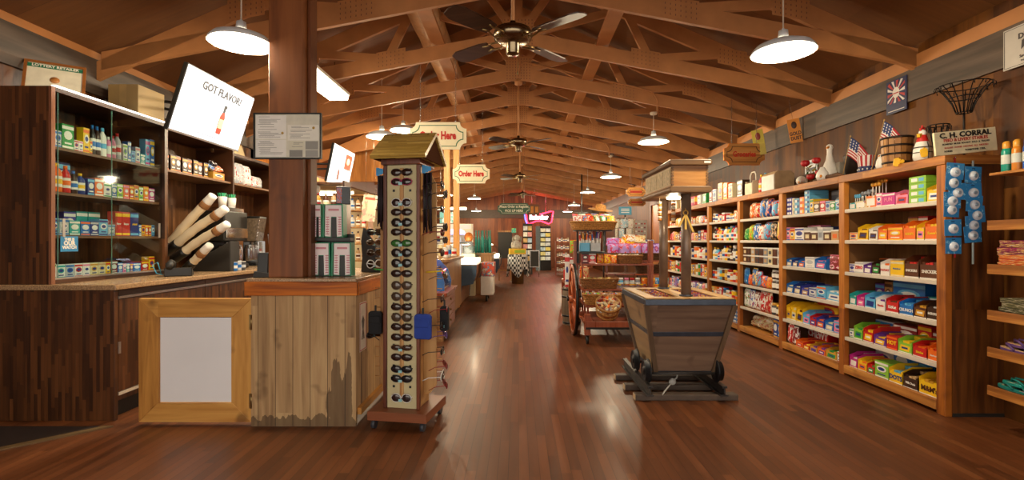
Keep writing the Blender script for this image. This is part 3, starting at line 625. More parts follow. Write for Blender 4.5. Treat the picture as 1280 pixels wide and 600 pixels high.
# fourth bay
def gen(bay, s, kinds, cols, n, h0, h1, seed):
    r = random.Random(seed); its = []
    for q in range(n):
        k = kinds[q*len(kinds)//n]; its.append((k, cols[q % len(cols)], r.uniform(.85, 1.2), r.uniform(h0, h1), None, None, r.choice(['white', 'red', 'yellow', 'blue', 'gold', 'cream'])))
    fill(bay, s, its)
gen(3, 0, ['jar', 'tub', 'jar', 'carton'], ['tan', 'white', 'orange', 'cream', 'red', 'silver'], 10, .10, .15, 1)
gen(3, 1, ['bottle'], ['dark brown', 'black', 'orange', 'yellow', 'red', 'white', 'yellow', 'green', 'red', 'silver', 'lime green'], 12, .17, .22, 2)
gen(3, 2, ['bottle', 'bottle', 'jar'], ['white', 'light blue', 'red', 'tan', 'cream', 'yellow', 'dark brown', 'brown', 'dark grey', 'gold'], 11, .14, .23, 3)
gen(3, 3, ['can', 'can', 'jar', 'can'], ['red', 'orange', 'silver', 'light blue', 'brown', 'gold', 'cream', 'orange'], 11, .12, .18, 4)
gen(3, 4, ['carton', 'jar', 'can'], ['yellow', 'orange', 'white', 'red', 'dark grey', 'tan', 'cream'], 10, .11, .2, 5)
fill(3, 5, [('stack', 'blue', 1, .22, None, None, 'light blue'), ('stack', 'teal', 1, .22), ('stack', 'blue', 1, .22, None, None, 'light blue'), ('stack', 'blue', 1, .21, None, None, 'silver')])
for bay in (4, 5):
    gen(bay, 0, ['carton', 'bag', 'jar'], ['orange', 'red', 'tan', 'gold', 'white'], 8, .10, .15, bay*10)
    gen(bay, 1, ['bag', 'carton', 'carton'], ['red', 'pink', 'yellow', 'gold', 'brown'], 8, .12, .18, bay*10+1)
    gen(bay, 2, ['can', 'bottle', 'can'], ['white', 'dark blue', 'orange', 'cream', 'red'], 8, .15, .2, bay*10+2)
    gen(bay, 3, ['carton', 'can', 'carton'], ['orange', 'yellow', 'gold', 'white', 'green', 'red'], 9, .15, .21, bay*10+3)
    gen(bay, 4, ['carton', 'bag', 'can'], ['pink', 'white', 'lilac', 'blue', 'silver'], 8, .14, .2, bay*10+4)
    gen(bay, 5, ['carton'], ['blue', 'white', 'kraft'], 5, .15, .2, bay*10+5)
# ================================================================== MINE CART DISPLAY
CX, CY = 1.32, 4.22
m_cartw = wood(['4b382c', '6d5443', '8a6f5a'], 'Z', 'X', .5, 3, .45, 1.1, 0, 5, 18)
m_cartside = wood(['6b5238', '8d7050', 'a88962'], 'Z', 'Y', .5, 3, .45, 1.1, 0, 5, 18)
m_iron = mat('4a5260', .4, .6, .2); m_rail = mat('3e3a38', .45, .3, .25); m_postm = mat('7a6454', .3, .1, .3, 6)
m_tan = wood(['9a6a3c', 'c49a63', 'dcb880'], 'X', 'Y', .2, 3, .5, .9, 0)
t = thing('mine_cart_display', 'grey wooden mine cart display on rails with a roofed sign on two posts', 'display cart', (CX, CY, 0))
T = [(-.335, -.41), (.335, -.41), (.335, .42), (-.335, .42)]; B = [(-.225, -.27), (.225, -.27), (.225, .28), (-.225, .28)]
def frus(b, T, zt, B, zb, m=0):
    vs = [(x, y, zb) for x, y in B]+[(x, y, zt) for x, y in T]
    b.add(vs, [(3, 2, 1, 0), (4, 5, 6, 7)]+[(i, (i+1) % 4, 4+(i+1) % 4, 4+i) for i in range(4)], m)
def lerpring(z, g=0):
    u = (z-.205)/(.755-.205)
    return [(B[i][0]+(T[i][0]-B[i][0])*u+(g if B[i][0] > 0 else -g), B[i][1]+(T[i][1]-B[i][1])*u+(g if B[i][1] > 0 else -g)) for i in range(4)]
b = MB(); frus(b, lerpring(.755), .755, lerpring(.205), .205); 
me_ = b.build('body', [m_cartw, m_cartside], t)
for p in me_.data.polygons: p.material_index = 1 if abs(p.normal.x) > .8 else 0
for z0, z1 in ((.505, .54),):
    b = MB(); frus(b, lerpring(z1, .008), z1, lerpring(z0, .008), z0); b.build('iron_band', m_iron, t, bevel=.002)
b = MB(); frus(b, lerpring(.215, .01), .215, lerpring(.19, .01), .19); b.build('iron_band', m_iron, t)
m_edge = wood(['54402f', '776048'], 'X', 'Z', .5, 3, .45, 1, 0)
for i in range(4):
    b = MB(); lo = lerpring(.205, .004)[i]; hi = lerpring(.755, .004)[i]; s = .018
    frus(b, [(hi[0]-s, hi[1]-s), (hi[0]+s, hi[1]-s), (hi[0]+s, hi[1]+s), (hi[0]-s, hi[1]+s)], .754, [(lo[0]-s, lo[1]-s), (lo[0]+s, lo[1]-s), (lo[0]+s, lo[1]+s), (lo[0]-s, lo[1]+s)], .206); b.build('corner_post', m_edge, t)
b = MB(); X0, X1, Ya, Yb = -.348, .348, -.425, .435; w = .045
for q in ((X0, X1, Ya, Ya+w), (X0, X1, Yb-w, Yb), (X0, X0+w, Ya+w, Yb-w), (X1-w, X1, Ya+w, Yb-w)): b.box(*q, .755, .80)
b.build('iron_rim', m_iron, t, bevel=.004)
b = MB(); w2 = .1
for q in ((X0+.01, X1-.01, Ya+.01, Ya+w2), (X0+.01, X1-.01, Yb-w2, Yb-.01), (X0+.01, X0+w2, Ya+w2, Yb-w2), (X1-w2, X1-.01, Ya+w2, Yb-w2), (-.06, .06, Ya+w2, Yb-w2)): b.box(*q, .801, .812)
b.build('tray_frame', m_tan, t, bevel=.003)
b = MB(); b.box(X0+.05, X1-.05, Ya+.05, Yb-.05, .757, .795); b.build('tray_bed', mat('8c4a2c', .7, 0, .5, 60), t)
b = MB()
rnd = random.Random(5)
for sx in (-1, 1):
    for i in range(110):
        x = sx*rnd.uniform(.075, .235); y = rnd.uniform(Ya+.115, Yb-.115); r = rnd.uniform(.006, .012); b.ell((x, y, .797), (r, r, r*.8), 6, 4, rnd.randrange(3))
o = b.build('gemstones', [mat('a83a2a', .2), mat('d9a24a', .2), mat('7a4d86', .2)], t); o['kind'] = 'stuff'
for i, y in enumerate((-.29, .32)):
    b = MB(); b.cyl((.008, y, .80), (.008, y, 1.62), .039, .039, 20); b.build('roof_post', m_postm, t)
    b = MB(); b.cyl((.008, y, .812), (.008, y, .825), .052, .052, 20); b.build('collar', m_iron, t)
def slab(b, x0, x1, y0, y1, z0, z1):
    n = 7; r = (z1-z0)/2; zc = (z0+z1)/2
    pr = [(x0+r-r*math.sin(PI*k/n), zc+r*math.cos(PI*k/n)) for k in range(n+1)]+[(x1-r+r*math.sin(PI*k/n), zc-r*math.cos(PI*k/n)) for k in range(n+1)]
    b.prism(pr, 'y', y0, y1)
m_oak = wood(['8a5726', 'b57a3b', 'cf9855'], 'Z', 'X', .6, 3, .4, 1.1, 0, 0, 30)
m_oakd = wood(['4d3520', '75532f', '8f6b42'], 'Z', 'Y', .6, 3, .4, 1.1, 0, 0, 30)
b = MB(); slab(b, -.165, .165, -.43, .44, 1.62, 1.67); b.build('sign_base', m_oakd, t, bevel=.006)
b = MB(); slab(b, -.165, .165, -.43, .44, 1.83, 1.875); b.build('sign_roof', m_oakd, t, bevel=.006)
b = MB(); b.box(-.135, .135, -.40, .41, 1.67, 1.83); b.build('sign_box', m_oak, t)
b = MB()
for i in range(7):
    for sx in (-1, 1):
        b.cyl((sx*.133, -.403, 1.682+i*.0225), (sx*.133, -.385, 1.682+i*.0225), .010, .010, 10)
b.build('scalloped_edge', m_oakd, t)
b = MB(); b.box(-.139, -.1355, -.37, .38, 1.68, 1.82); pn = b.build('sign_panel', mat('d2bd92', .5, 0, .15, 9), t)
b = MB()
for i in range(4): b.box(-.142, -.139, -.36+i*.185, -.36+i*.185+.165, 1.69, 1.81)
b.build('carved_tile', mat('c4ab7c', .5, 0, .35, 40), pn, bevel=.002)
b = MB(); b.cyl((0, 0, 1.604), (0, 0, 1.619), .055, .06, 20); b.build('puck_light', emitmat('fff0cc', 8), t)
lamp('POINT', (CX, CY, 1.57), 2.0, WARM, .03)
b = MB(); b.box(.10, .15, -.432, -.43, 1.845, 1.86); b.build('price_tag', m_white, t)
for sx in (-.305, .27):
    b = MB(); b.box(sx-.006, sx+.006, -.40, .52, .055, .125); b.box(sx-.03, sx+.03, -.40, .52, .05, .062); b.box(sx-.02, sx+.02, -.40, .52, .112, .128); b.build('rail', m_rail, t, bevel=.002)
for y, x0, x1 in ((-.31, -.405, .40), (-.05, -.43, .38), (.25, -.45, .36)):
    b = MB(); b.box(x0, x1, y-.04, y+.04, 0, .049); tie = b.build('sleeper', mat('57483d', .6, 0, .25, 9), t, bevel=.008)
    b = MB(); b.box(x0-.004, x0, y-.036, y+.036, .004, .045); b.build('sawn_end', mat('c2a681', .6), tie)
for sx in (-.31, .26):
    for y in (-.29, .08):
        o_ = -1 if sx < 0 else 1
        b = MB(); b.lathe([(0, -.022), (.03, -.024), (.034, -.014), (.07, -.012), (.078, -.02), (.078, .012), (.092, .014), (.092, .024), (.0, .024)], 24, 0, XF((sx, y, .222), (0, -o_*PI/2, 0))); b.build('wheel', mat('202226', .45, .4, .2), t)
for y in (-.29, .08):
    b = MB(); b.cyl((-.30, y, .20), (.25, y, .20), .012, .012, 8); b.build('axle', m_rail, t)
b = MB(); b.tube([(-.03, -.22, .2), (-.05, -.24, .15), (-.1, -.26, .12), (-.12, -.28, .1), (-.18, -.33, .06), (-.2, -.36, .052)], .006, 6); b.ell((-.09, -.26, .125), (.03, .02, .028), 8, 6); b.build('cable', mat('b5b4ae', .4), t)
for (x, y, z, L, nm, lb) in ((CX-.02, CY-.06, 1.60, .20, 'beaded_necklace', 'string of pale striped beads hanging under the mine cart sign'), (CX-.09, CY+.1, 1.60, .17, 'pendant_necklace', 'short amber pendant string hanging under the mine cart sign, beside the beads')):
    b = MB(); n = 8
    for i in range(n): b.cyl((x, y, z-.01-i*L/n), (x, y, z-.01-(i+.8)*L/n), .017, .017, 10, i % 2)
    b.cyl((x, y, z+.019), (x, y, z-.02), .002, .002, 5)
    tag(b.build(nm, [mat('efe3c8', .3), mat('c07a30', .3)]), lb, 'necklace')
b = MB(); x, y, z = CX-.012, CY-.29-.052, 1.47; b.add(*(lambda q: (q.v, q.f))(MB().lathe([(.014, -.004), (.022, -.004), (.022, .004), (.014, .004), (.014, -.004)], 16)), 0, True, XF((x, y, z), FRONT))
for k, a in enumerate((-.18, .0, .2)):
    b.prism([(x-.006+a*.02, z-.015), (x+.006+a*.02, z-.015), (x+.009+a*.3, z-.11-.02*k), (x-.009+a*.3, z-.11-.02*k)], 'y', y-.004+.002*k, y-.002+.002*k)
b.cyl((x, y, z+.02), (x, y+.013, z+.035), .003, .003, 6)
tag(b.build('key_ring', mat('d0a44e', .3, .8)), 'gold keys on a ring hanging on the front post of the mine cart', 'keys')
# ================================================================== THINGS ON THE END OF THE SHELVING
YE = UP[0]+.037-.08
m_blue = pack('2f86c4', '2f86c4', '8ccbe8', 4); m_clear = mat('dfe6ee', .15, 0, .04, 9, 0, .8)
def make_pack():
    t = thing('blister_pack', 'x', 'pack', (0, 0, 0), 0, 'blue blister packs hung in strips')
    b = MB(); b.box(-.058, .058, -.003, 0, -.055, .060); b.box(-.012, .012, -.0035, .0005, .04, .05, 1); b.build('card', [m_blue, mat('12507e', .4)], t, bevel=.002)
    b = MB(); b.ell((0, -.006, -.005), (.034, .018, .034), 16, 8); bb = b.build('bubble', m_clear, t)
    b = MB(); b.cyl((0, -.023, -.005), (0, -.027, -.005), .014, .010, 14); b.build('button', mat('9fb4c8', .3, .5), bb)
    return t
pk = make_pack(); first = True
for side, cs in (('left', [(112, 215), (105, 260), (122, 300), (100, 335), (97, 372), (103, 450), (105, 525)]), ('right', [(187, 230), (187, 300), (192, 350), (202, 395), (188, 435), (185, 478)])):
    for i, (a, c) in enumerate(cs):
        p = P(1160+a/3.333, 150+c/3.333, YE-.03-.006*(len(cs)-i)); lb = f'blue blister pack, {ORD[i]} from top of the {side} hanging strip on shelving end'
        o = pk if first else dup(pk, p, 0); first = False
        o.location = p; o.rotation_euler = (0, rnd.uniform(-.1, .1), rnd.uniform(-.1, .1)); o['label'] = lb
    x = P(1160+cs[0][0]/3.333, 0, YE-.012).x
    b = MB(); z0 = P(0, 150+cs[0][1]/3.333-18, YE).z; z1 = P(0, 330 if side == 'right' else 322, YE).z
    b.box(x-.006, x+.006, YE-.014, YE-.011, z1, z0); b.tube([(x, YE+.004, z0-.012), (x, YE-.012, z0-.01), (x, YE-.02, z0)], .003, 6, 1)
    tag(b.build('hanging_strip', [mat('b01f22' if side == 'left' else 'b9c9c9', .4), m_steel]), f"{'red' if side=='left' else 'pale'} plastic merchandising strip holding the {side} column of blue packs", 'hanging strip')
# C.H. Corral sign
t = thing('wooden_sign', 'cream painted sign reading C.H. CORRAL feed and livery stables, on shelf end', 'sign', P(1206, 177, 3.50), (0, -.075, 0))
t.rotation_euler = (0, -.10, 0)
b = MB(); b.box(-.218, .218, -.008, .008, -.082, .082); bd = b.build('board', mat('e9dcb4', .5, 0, .1, 20), t, bevel=.002)
lines('black_lettering', bd, m_black, [('C. H. CORRAL', .05, 0, .052, 1.15), ('BOARDED  MULES  BOUGHT  SOLD  &  TRADED', .0155, 0, -.008, 1), ('HORSES', .016, -.13, -.058, 1), ('TOMBSTONE  TERR.', .016, .06, -.06, 1)], -.0095, FRONT, .04)
lines('red_lettering', bd, mat('b82a1a', .5), [('FEED & LIVERY STABLES', .03, 0, .018, 1), ('BUGGIES  HORSES  DRAYING  ALL  ABOUND', .0155, 0, -.034, 1)], -.0095, FRONT)
# ================================================================== WALL DISPLAY SHELVES BEYOND THE END (towels, sandals, sunscreen)
SX0, SX1, SY0, SY1 = 3.14, 3.445, 2.2, 3.31
def tray_shelf(z, label, flat=False):
    t = thing('wall_shelf', label, 'shelf', (0, 0, z), 0, 'wooden wall shelves at the right edge')
    b = MB(); b.box(SX0, SX1, SY0, SY1, -.018, 0); b.build('board', m_shelfw, t, bevel=.003)
    if not flat: b = MB(); b.box(SX0-.014, SX0-.001, SY0, SY1, -.03, .035); b.build('front_lip', m_shelfw, t, bevel=.003)
WS = [1.35, 1.06, .755, .51, .255]
tray_shelf(1.70, 'top wooden wall shelf at the right edge, carrying spray bottles', True)
for z, lb in zip(WS, ('second wooden wall shelf from the top at the right edge, with small patterned items', 'wooden wall shelf under the folded purple towels at the right edge', 'wooden wall shelf under the folded olive shirts at the right edge', 'wooden wall shelf holding the tan and purple sandals', 'lowest wooden wall shelf at the right edge, holding teal sandals')): tray_shelf(z, lb)
for i, (c, cc, nm) in enumerate((('1f9c86', 'e8a33a', 'teal spray bottle with gold cap, first from left on the top wall shelf'), ('e08a2a', 'e8a33a', 'orange spray bottle second from left on the top wall shelf'), ('2b62b8', '2b4f9a', 'blue spray bottle third from left on the top wall shelf'), ('2f74cc', 'e9e9ea', 'light blue spray bottle at the right end of the top wall shelf'))):
    t = thing('spray_bottle', nm, 'bottle', (3.20, 3.25-.07*i, 1.701), 0, 'sunscreen spray bottles')
    b = MB(); b.lathe([(0, 0), (.026, 0), (.028, .008), (.028, .135), (.02, .155), (0, .155)], 16); b.cyl((0, 0, .05), (0, 0, .11), .0285, n=16, m=1, caps=False); b.build('body', [mat(c, .3), mat('dfe3d8', .3)], t)
    b = MB(); b.lathe([(.021, .152), (.022, .16), (.021, .19), (.012, .2), (0, .202)], 16); b.build('cap', mat(cc, .3), t)
def folded(x, y, z, w, d, h, c, label, cat, group, name='folded_towel', c2=None):
    b = MB(); n = 10; L = 3
    for k in range(L):
        z0 = z+h*k/L; z1 = z+h*(k+1)/L-.001; zc = (z0+z1)/2; r = (z1-z0)/2
        pr = [(-w/2+r-r*math.sin(PI*i/6), zc+r*math.cos(PI*i/6)-0) for i in range(7)]+[(w/2+rnd.uniform(-.004, .004), z0), (w/2, z1)]
        b.prism([(x+p[0], p[1]) for p in pr], 'y', y-d/2+rnd.uniform(0, .006), y+d/2+rnd.uniform(0, .006))
    o = b.build(name, pack(c, c2 or c, 'e9d8c4', 7, .8), bevel=.003); return tag(o, label, cat, group)
for i, c in enumerate(('c8402a', 'e0602a', 'd8552e', 'e87a3a', '8a1f52', 'a32660', '7c1c4a', '96285c')):
    folded(3.31, 3.13+rnd.uniform(-.01, .01), 1.062+.024*i, .27, .3, .023, c, f"folded {'red-orange' if i<4 else 'purple-red'} printed towel, {ORD[i]} from the bottom of the towel stack", 'towel', 'folded towels at the right edge', 'folded_towel', 'f0c060')
for i, c in enumerate(('4a4630', '57523a', '6a6442', '555038')):
    folded(3.31+.005*(i % 2), 3.13+rnd.uniform(-.02, .02), .757+.03*i, .27, .3, .028, c, f"folded olive shirt, {ORD[i]} from the bottom of the olive stack", 'shirt', 'folded olive shirts', 'folded_shirt', '8c8660')
folded(3.33, 3.05, .878, .2, .14, .03, '27302c', 'dark folded cloth lying on top of the olive shirt stack', 'shirt', None, 'folded_shirt')
def sandal(x, y, z, rot, c, strap, label, group, tx=0):
    t = thing('sandal', label, 'sandal', (x, y, z), (tx, 0, rot), group)
    pts = []; n = 20
    for i in range(n):
        a = 2*PI*i/n; pts.append((.125*math.cos(a), (.042 if math.cos(a) > 0 else .034)*math.sin(a)))
    b = MB(); b.prism(pts, 'z', 0, .016); b.prism([(p[0]*.99, p[1]*.97) for p in pts], 'z', .016, .020, 1); b.build('sole', [mat(strap, .6), pack(c, c, 'e9c8a0', scale=5)], t, bevel=.002)
    b = MB()
    for s in (-1, 1): b.tube([(.075, 0, .018), (.06, s*.015, .045), (.01, s*.035, .04), (-.03, s*.036, .016)], .007, 6)
    b.build('strap', mat(strap, .5), t)
k = 0
for (x, y, z, r, c, s, lb) in ((3.27, 3.19, .515, .2, 'e6b888', '6a4a8c', 'tan and purple sandal at the left on the sandal shelf'), (3.27, 3.09, .515, .1, 'e0a878', '5c3f7e', 'tan and purple sandal second from left on the sandal shelf'), (3.28, 3.14, .55, .3, 'e6b888', '6a4a8c', 'tan and purple sandal lying across two others on the sandal shelf'), (3.27, 2.99, .515, .1, 'd88a70', '2c2638', 'pink and black sandal at the right on the sandal shelf'),
    (3.27, 3.2, .26, .25, '1ba39a', '14807a', 'teal sandal at the left on the lowest wall shelf'), (3.27, 3.1, .26, .1, '8a9ad0', '14807a', 'lilac sandal with teal strap on the lowest wall shelf'), (3.28, 3.15, .296, .5, '1bb0a4', '129086', 'teal sandal lying on top of the others on the lowest wall shelf')):
    sandal(x-.035, y+.03, z+.012, r+1.2, c, s, lb, 'pairs of sandals on wall shelves', 0)
for i in range(5):
    b = MB(); y = 3.26-i*.055; b.lathe([(0, 0), (.02, 0), (.022, .01), (.02, .03), (.008, .035), (0, .036)], 14); b.cyl((0, 0, .01), (0, 0, .022), .0225, n=14, m=1, caps=False)
    tag(b.build('tin', [mat('e8e4dc' if i % 2 else '1a1a1c', .3), mat('c9a02e', .4)], None, (3.22, y, 1.351)), f"small {'white' if i%2 else 'black'} round tin, {ORD[i]} from left on the second wall shelf", 'tin', 'small tins on the wall shelf')
# ================================================================== POSTERS AND WIRE WARE ON THE RIGHT WALL
def wallposter(y0, y1, z0, z1, mats, label, fn, name='poster', X=XR-.034, frame=None):
    yc, zc = (y0+y1)/2, (z0+z1)/2; w = abs(y1-y0); h = z1-z0
    t = thing(name, label, 'poster', (X, yc, zc), -PI/2)
    b = MB(); b.box(-w/2, w/2, -.004, .003, -h/2, h/2); bd = b.build('sheet', mats[0], t)
    b = MB(); fn(b, w, h); b.build('print', mats[1], bd); return t
def bull(b, w, h):
    y = -.006
    b.text('BULL', .062, XF((.0, y, h*.37), FRONT), 0, .03); b.text('DURHAM', .052, XF((0, y, h*.22), FRONT), 0, .03)
    b.text('Smoking Tobacco', .028, XF((0, y, -h*.27), FRONT), 0, .02); b.text('THE STANDARD OF QUALITY', .014, XF((0, y, -h*.38), FRONT), 0, .02)
    b.prism([(-.09, -.03), (-.085, .03), (-.05, .045), (.04, .04), (.07, .055), (.1, .035), (.085, .01), (.065, .0), (.06, -.05), (.045, -.05), (.04, -.015), (-.04, -.015), (-.055, -.055), (-.07, -.055), (-.07, -.015)], 'y', y, y+.001)
    for q in ((-w/2+.008, w/2-.008, h/2-.012, h/2-.009), (-w/2+.008, w/2-.008, -h/2+.009, -h/2+.012), (-w/2+.008, -w/2+.011, -h/2+.01, h/2-.01), (w/2-.011, w/2-.008, -h/2+.01, h/2-.01)): b.box(q[0], q[1], y, y+.001, q[2], q[3])
wallposter(3.06, 3.49, 2.44, 2.72, (mat('b8b2aa', .4, 0, .06), mat('3a3436', .5)), 'white tin sign with a bull and dark lettering at the top right', bull, 'tin_sign')
b = MB(); 
def rays(b, w, h):
    y = -.006
    for i in range(14):
        a0 = 2*PI*i/14; a1 = a0+.22; f = lambda a, r: (min(w*.42, max(-w*.42, math.cos(a)*r)), .03+min(h*.36, max(-h*.3, math.sin(a)*r)))
        b.prism([f(a0, .03), f(a0, .13), f(a1, .13), f(a1, .03)], 'y', y, y+.001, 0 if i % 2 else 1)
    b.prism([(math.cos(2*PI*k/12)*.04, .03+math.sin(2*PI*k/12)*.05) for k in range(12)], 'y', y-.001, y, 1); b.box(-.035, .035, y-.002, y-.001, .02, .03, 0)
    b.box(-w*.4, w*.4, y, y+.001, -h*.44, -h*.42, 1)
wallposter(4.36, 4.6, 2.41, 2.71, (mat('1b2550', .4), [mat('b0383a', .4), mat('d8d4d0', .4)]), 'dark blue poster with red and white rays on the right wall beam', rays)
def hangposter(px, py, d, w, h, rot, c, ca, txt, label, tc='3a2010'):
    p = P(px, py, d); t = thing('hanging_sign', label, 'sign', p, (0, rot, -.35))
    b = MB(); b.box(-w/2, w/2, -.004, .004, -h/2, h/2); bd = b.build('sheet', mat(c, .4, 0, .1), t)
    b = MB(); b.box(-w*.44, w*.44, -.006, -.004, -h*.46, -h*.02); b.build('panel', mat(ca, .4), bd)
    b = MB(); b.ell((0, -.006, h*.24), (w*.22, .003, h*.15), 12, 8, 0)
    for i, s in enumerate(txt): b.text(s, h*.2, XF((0, -.0075, -h*.12-i*h*.2), FRONT), 0, .04, .8)
    b.build('print', mat(tc, .5), bd)
    b = MB(); b.tube([(0, .002, h/2-.005), (0, .004, h/2+.2), (0, .004, .45+h/2)], .002, 4); b.build('hook_wire', m_steel, t)
hangposter(993.5, 163.5, 6.0, .135, .29, -.16, 'd88a22', 'd88a22', ['GOLD', 'DUST'], 'orange hanging sign reading GOLD DUST near the right wall')
hangposter(948.5, 178, 6.6, .14, .34, -.16, 'b8a62a', 'c8b432', [], 'yellow hanging sign with a red figure, partly behind the Groceries sign', '8f2a16')
def small(b, w, h):
    b.box(-w*.4, w*.4, -.006, -.005, -h*.35, -h*.1); b.text('FORT', h*.22, XF((0, -.006, h*.25), FRONT), 0, .02)
wallposter(5.72, 5.96, 2.05, 2.20, (mat('c9ccd2', .4), mat('3b3d45', .5)), 'small pale card with dark print on the wall above the lying goose', small, 'wall_card', XR-.002)
# wire baskets hung on the wall
def wire_bowl(c, R, H, n, label):
    t = thing('wire_basket', label, 'basket', c, 0)
    b = MB()
    for i in range(n):
        a = 2*PI*i/n; ca, sa = math.cos(a), math.sin(a)
        b.tube([(ca*R*.28, sa*R*.28, 0), (ca*R*.42, sa*R*.42, H*.35), (ca*R*.75, sa*R*.75, H*.8), (ca*R*.97, sa*R*.97, H), (ca*R*1.08, sa*R*1.08, H*.97), (ca*R*1.05, sa*R*1.05, H*.85)], .0035, 5)
    b.build('wire_ribs', mat('1c1613', .5, .6), t)
    for r, z in ((R*.28, 0), (R*.55, H*.55), (R*.97, H)): b = MB(); b.tube([(r*math.cos(2*PI*i/24), r*math.sin(2*PI*i/24), z) for i in range(24)], .004, 5, closed=True); b.build('wire_ring', mat('1c1613', .5, .6), t)
    return t
WB = Vector((3.27, 3.64, 2.19))
wire_bowl(WB, .16, .2, 16, 'black wire bowl basket with curled rim on the shelving end, above the cream sign')
wire_bowl(Vector((3.33, 3.93, 1.864)), .07, .3, 10, 'dark wire cone basket behind the rooster figure')
b = MB(); p = WB; b.tube([(p.x, p.y, p.z), (p.x, p.y, p.z-.06), (p.x, p.y, 1.865)], .008, 6); b.lathe([(0, 1.861), (.07, 1.861), (.07, 1.868), (0, 1.87)], 16, 0, None, (p.x, p.y+.0, 0))
tag(b.build('basket_stand', mat('1c1613', .5, .6)), 'thin dark stand under the black wire bowl basket', 'stand')
# ================================================================== ON TOP OF THE SHELVING
TZ = 1.862; m_gw = mat('e9e6df', .35, 0, .05); m_beak = mat('e8941e', .4)
def goose(x, y, z, s, rot, label, pose='up'):
    t = thing('goose_figurine', label, 'figurine', (x, y, z), rot)
    b = MB()
    if pose == 'up':
        b.lathe([(0, 0), (.055*s, 0), (.075*s, .05*s), (.078*s, .10*s), (.06*s, .17*s), (.036*s, .24*s), (.026*s, .30*s), (.026*s, .345*s), (.032*s, .365*s), (.028*s, .39*s), (.012*s, .402*s), (0, .404*s)], 22)
        b.build('body', m_gw, t)
        b = MB(); b.cyl((-.02*s, 0, .37*s), (-.075*s, 0, .352*s), .015*s, .004*s, 10); b.build('beak', m_beak, t)
        b = MB()
        for q in (-1, 1): b.ell((-.012*s, q*.026*s, .377*s), (.004*s, .003*s, .004*s), 8, 6)
        b.build('eye', m_black, t)
    else:
        b.tube([(-.20*s, 0, .035*s), (-.15*s, 0, .045*s), (-.08*s, 0, .06*s), (-.02*s, 0, .065*s), (.05*s, 0, .07*s), (.11*s, 0, .075*s), (.15*s, 0, .10*s)], .02, 14, 0, [.018*s, .024*s, .03*s, .055*s, .065*s, .05*s, .012*s]); b.build('body', m_gw, t)
        b = MB(); b.cyl((-.205*s, 0, .03*s), (-.25*s, 0, .012*s), .012*s, .003*s, 10); b.build('beak', m_beak, t)
        b = MB(); 
        b.prism([(-.04*s, .035*s), (.1*s, .04*s), (.13*s, .09*s), (.03*s, .105*s)], 'y', -.07*s, -.058*s); b.build('wing', m_gw, t, bevel=.004)
def py_top(px, X): return X*F/(px-648)
goose(3.27, py_top(1037, 3.27), TZ, 1.0, .6, 'tall white goose figurine standing on the shelving between roses and flag')
goose(3.13, py_top(1001, 3.13), TZ, .82, .95, 'white goose figurine lying with outstretched neck on top of the shelving', 'lie')
t = thing('goose_figurine', 'small white goose figurine facing the aisle, below the red roses', 'figurine', (3.09, py_top(1028, 3.09), TZ))
b = MB(); b.lathe([(0, 0), (.045, .002), (.06, .04), (.052, .08), (.028, .115), (.02, .135), (0, .14)], 18); b.build('body', m_gw, t)
b = MB(); b.cyl((-.03, -.03, .045), (-.055, -.055, .03), .018, .006, 10); b.build('beak', m_beak, t)
t = thing('rose_bunch', 'bunch of red artificial roses with leaves beside the tall goose', 'flowers', (3.22, py_top(1019, 3.22), TZ))
b = MB()
for (x, y, z) in ((-.05, .10, .23), (-.03, -.07, .235), (-.05, .0, .07), (.0, .04, .15), (-.02, -.12, .1)): b.tube([(0, 0, 0), (x*.5, y*.4, z*.6), (x, y, z)], .004, 5)
b.build('stems', mat('3b3a18', .6), t)
for (x, y, z, r) in ((-.05, .10, .24, .045), (-.03, -.07, .245, .042), (-.05, .0, .08, .04), (-.04, -.12, .11, .03)):
    b = MB(); b.ell((x, y, z), (r, r, r*.75), 14, 8)
    for k in range(7): a = k*.9; b.ell((x+r*.5*math.cos(a), y+r*.5*math.sin(a), z+r*.2), (r*.55, r*.55, r*.6), 8, 6)
    b.build('rose', mat('b4141c', .5, 0, .3, 40), t)
b = MB()
for k in range(12):
    a = k*2.4; b.prism([(0, -.012), (.03, 0), (0, .012), (-.03, 0)], 'z', 0, .002, k % 2, XF((-.03+.05*math.cos(a), .07*math.sin(a), .05+.014*k), (a, .6, a*2)))
b.build('leaves', [mat('24531c', .5), mat('8a7a24', .5)], t)
# flags
def flag(px, X, topz, lean, label, W_=.2, H_=.13):
    y = py_top(px, X); t = thing('american_flag', label, 'flag', (X, y, TZ), (0, 0, -.9))
    L = topz-TZ; tip = Vector((lean*L, 0, L)); b = MB(); b.cyl((0, 0, 0), tip, .004, .004, 6); b.ell(tip, (.007, .007, .009), 8, 6); b.build('staff', mat('b8935a', .4), t)
    # cloth hangs from the upper staff, drooping
    nx, nz = 26, 14; vs = []; fs = []; ms = []
    u_ = tip.normalized()
    for i in range(nx+1):
        for j in range(nz+1):
            u = i/nx; v = j/nz; base = tip-u_*(.01+v*H_)
            vs.append((base.x+u*W_*.62, .018*math.sin(u*9+v*2)*u, base.z-u*u*W_*.55-u*W_*.35))
    b = MB()
    for i in range(nx):
        for j in range(nz):
            red = int(j*13/nz) % 2 == 0; canton = i < nx*.42 and j < nz*.54
            m = 2 if canton else (0 if red else 1)
            if canton and (i % 3 == 1) and (j % 2 == 1): m = 1
            fs.append(((i*(nz+1)+j, (i+1)*(nz+1)+j, (i+1)*(nz+1)+j+1, i*(nz+1)+j+1), m))
    for f, m in fs: b.f.append(f); b.m.append(m); b.s.append(True)
    b.v = vs; cl = b.build('cloth', [mat('b0202c', .7), mat('e6e0dc', .7), mat('23386e', .7)], t)
    so = cl.modifiers.new('thick', 'SOLIDIFY'); so.thickness = .0015
flag(1053, 3.12, 2.245, .18, 'small American flag nearest the tall goose, on top of the shelving', .3, .17)
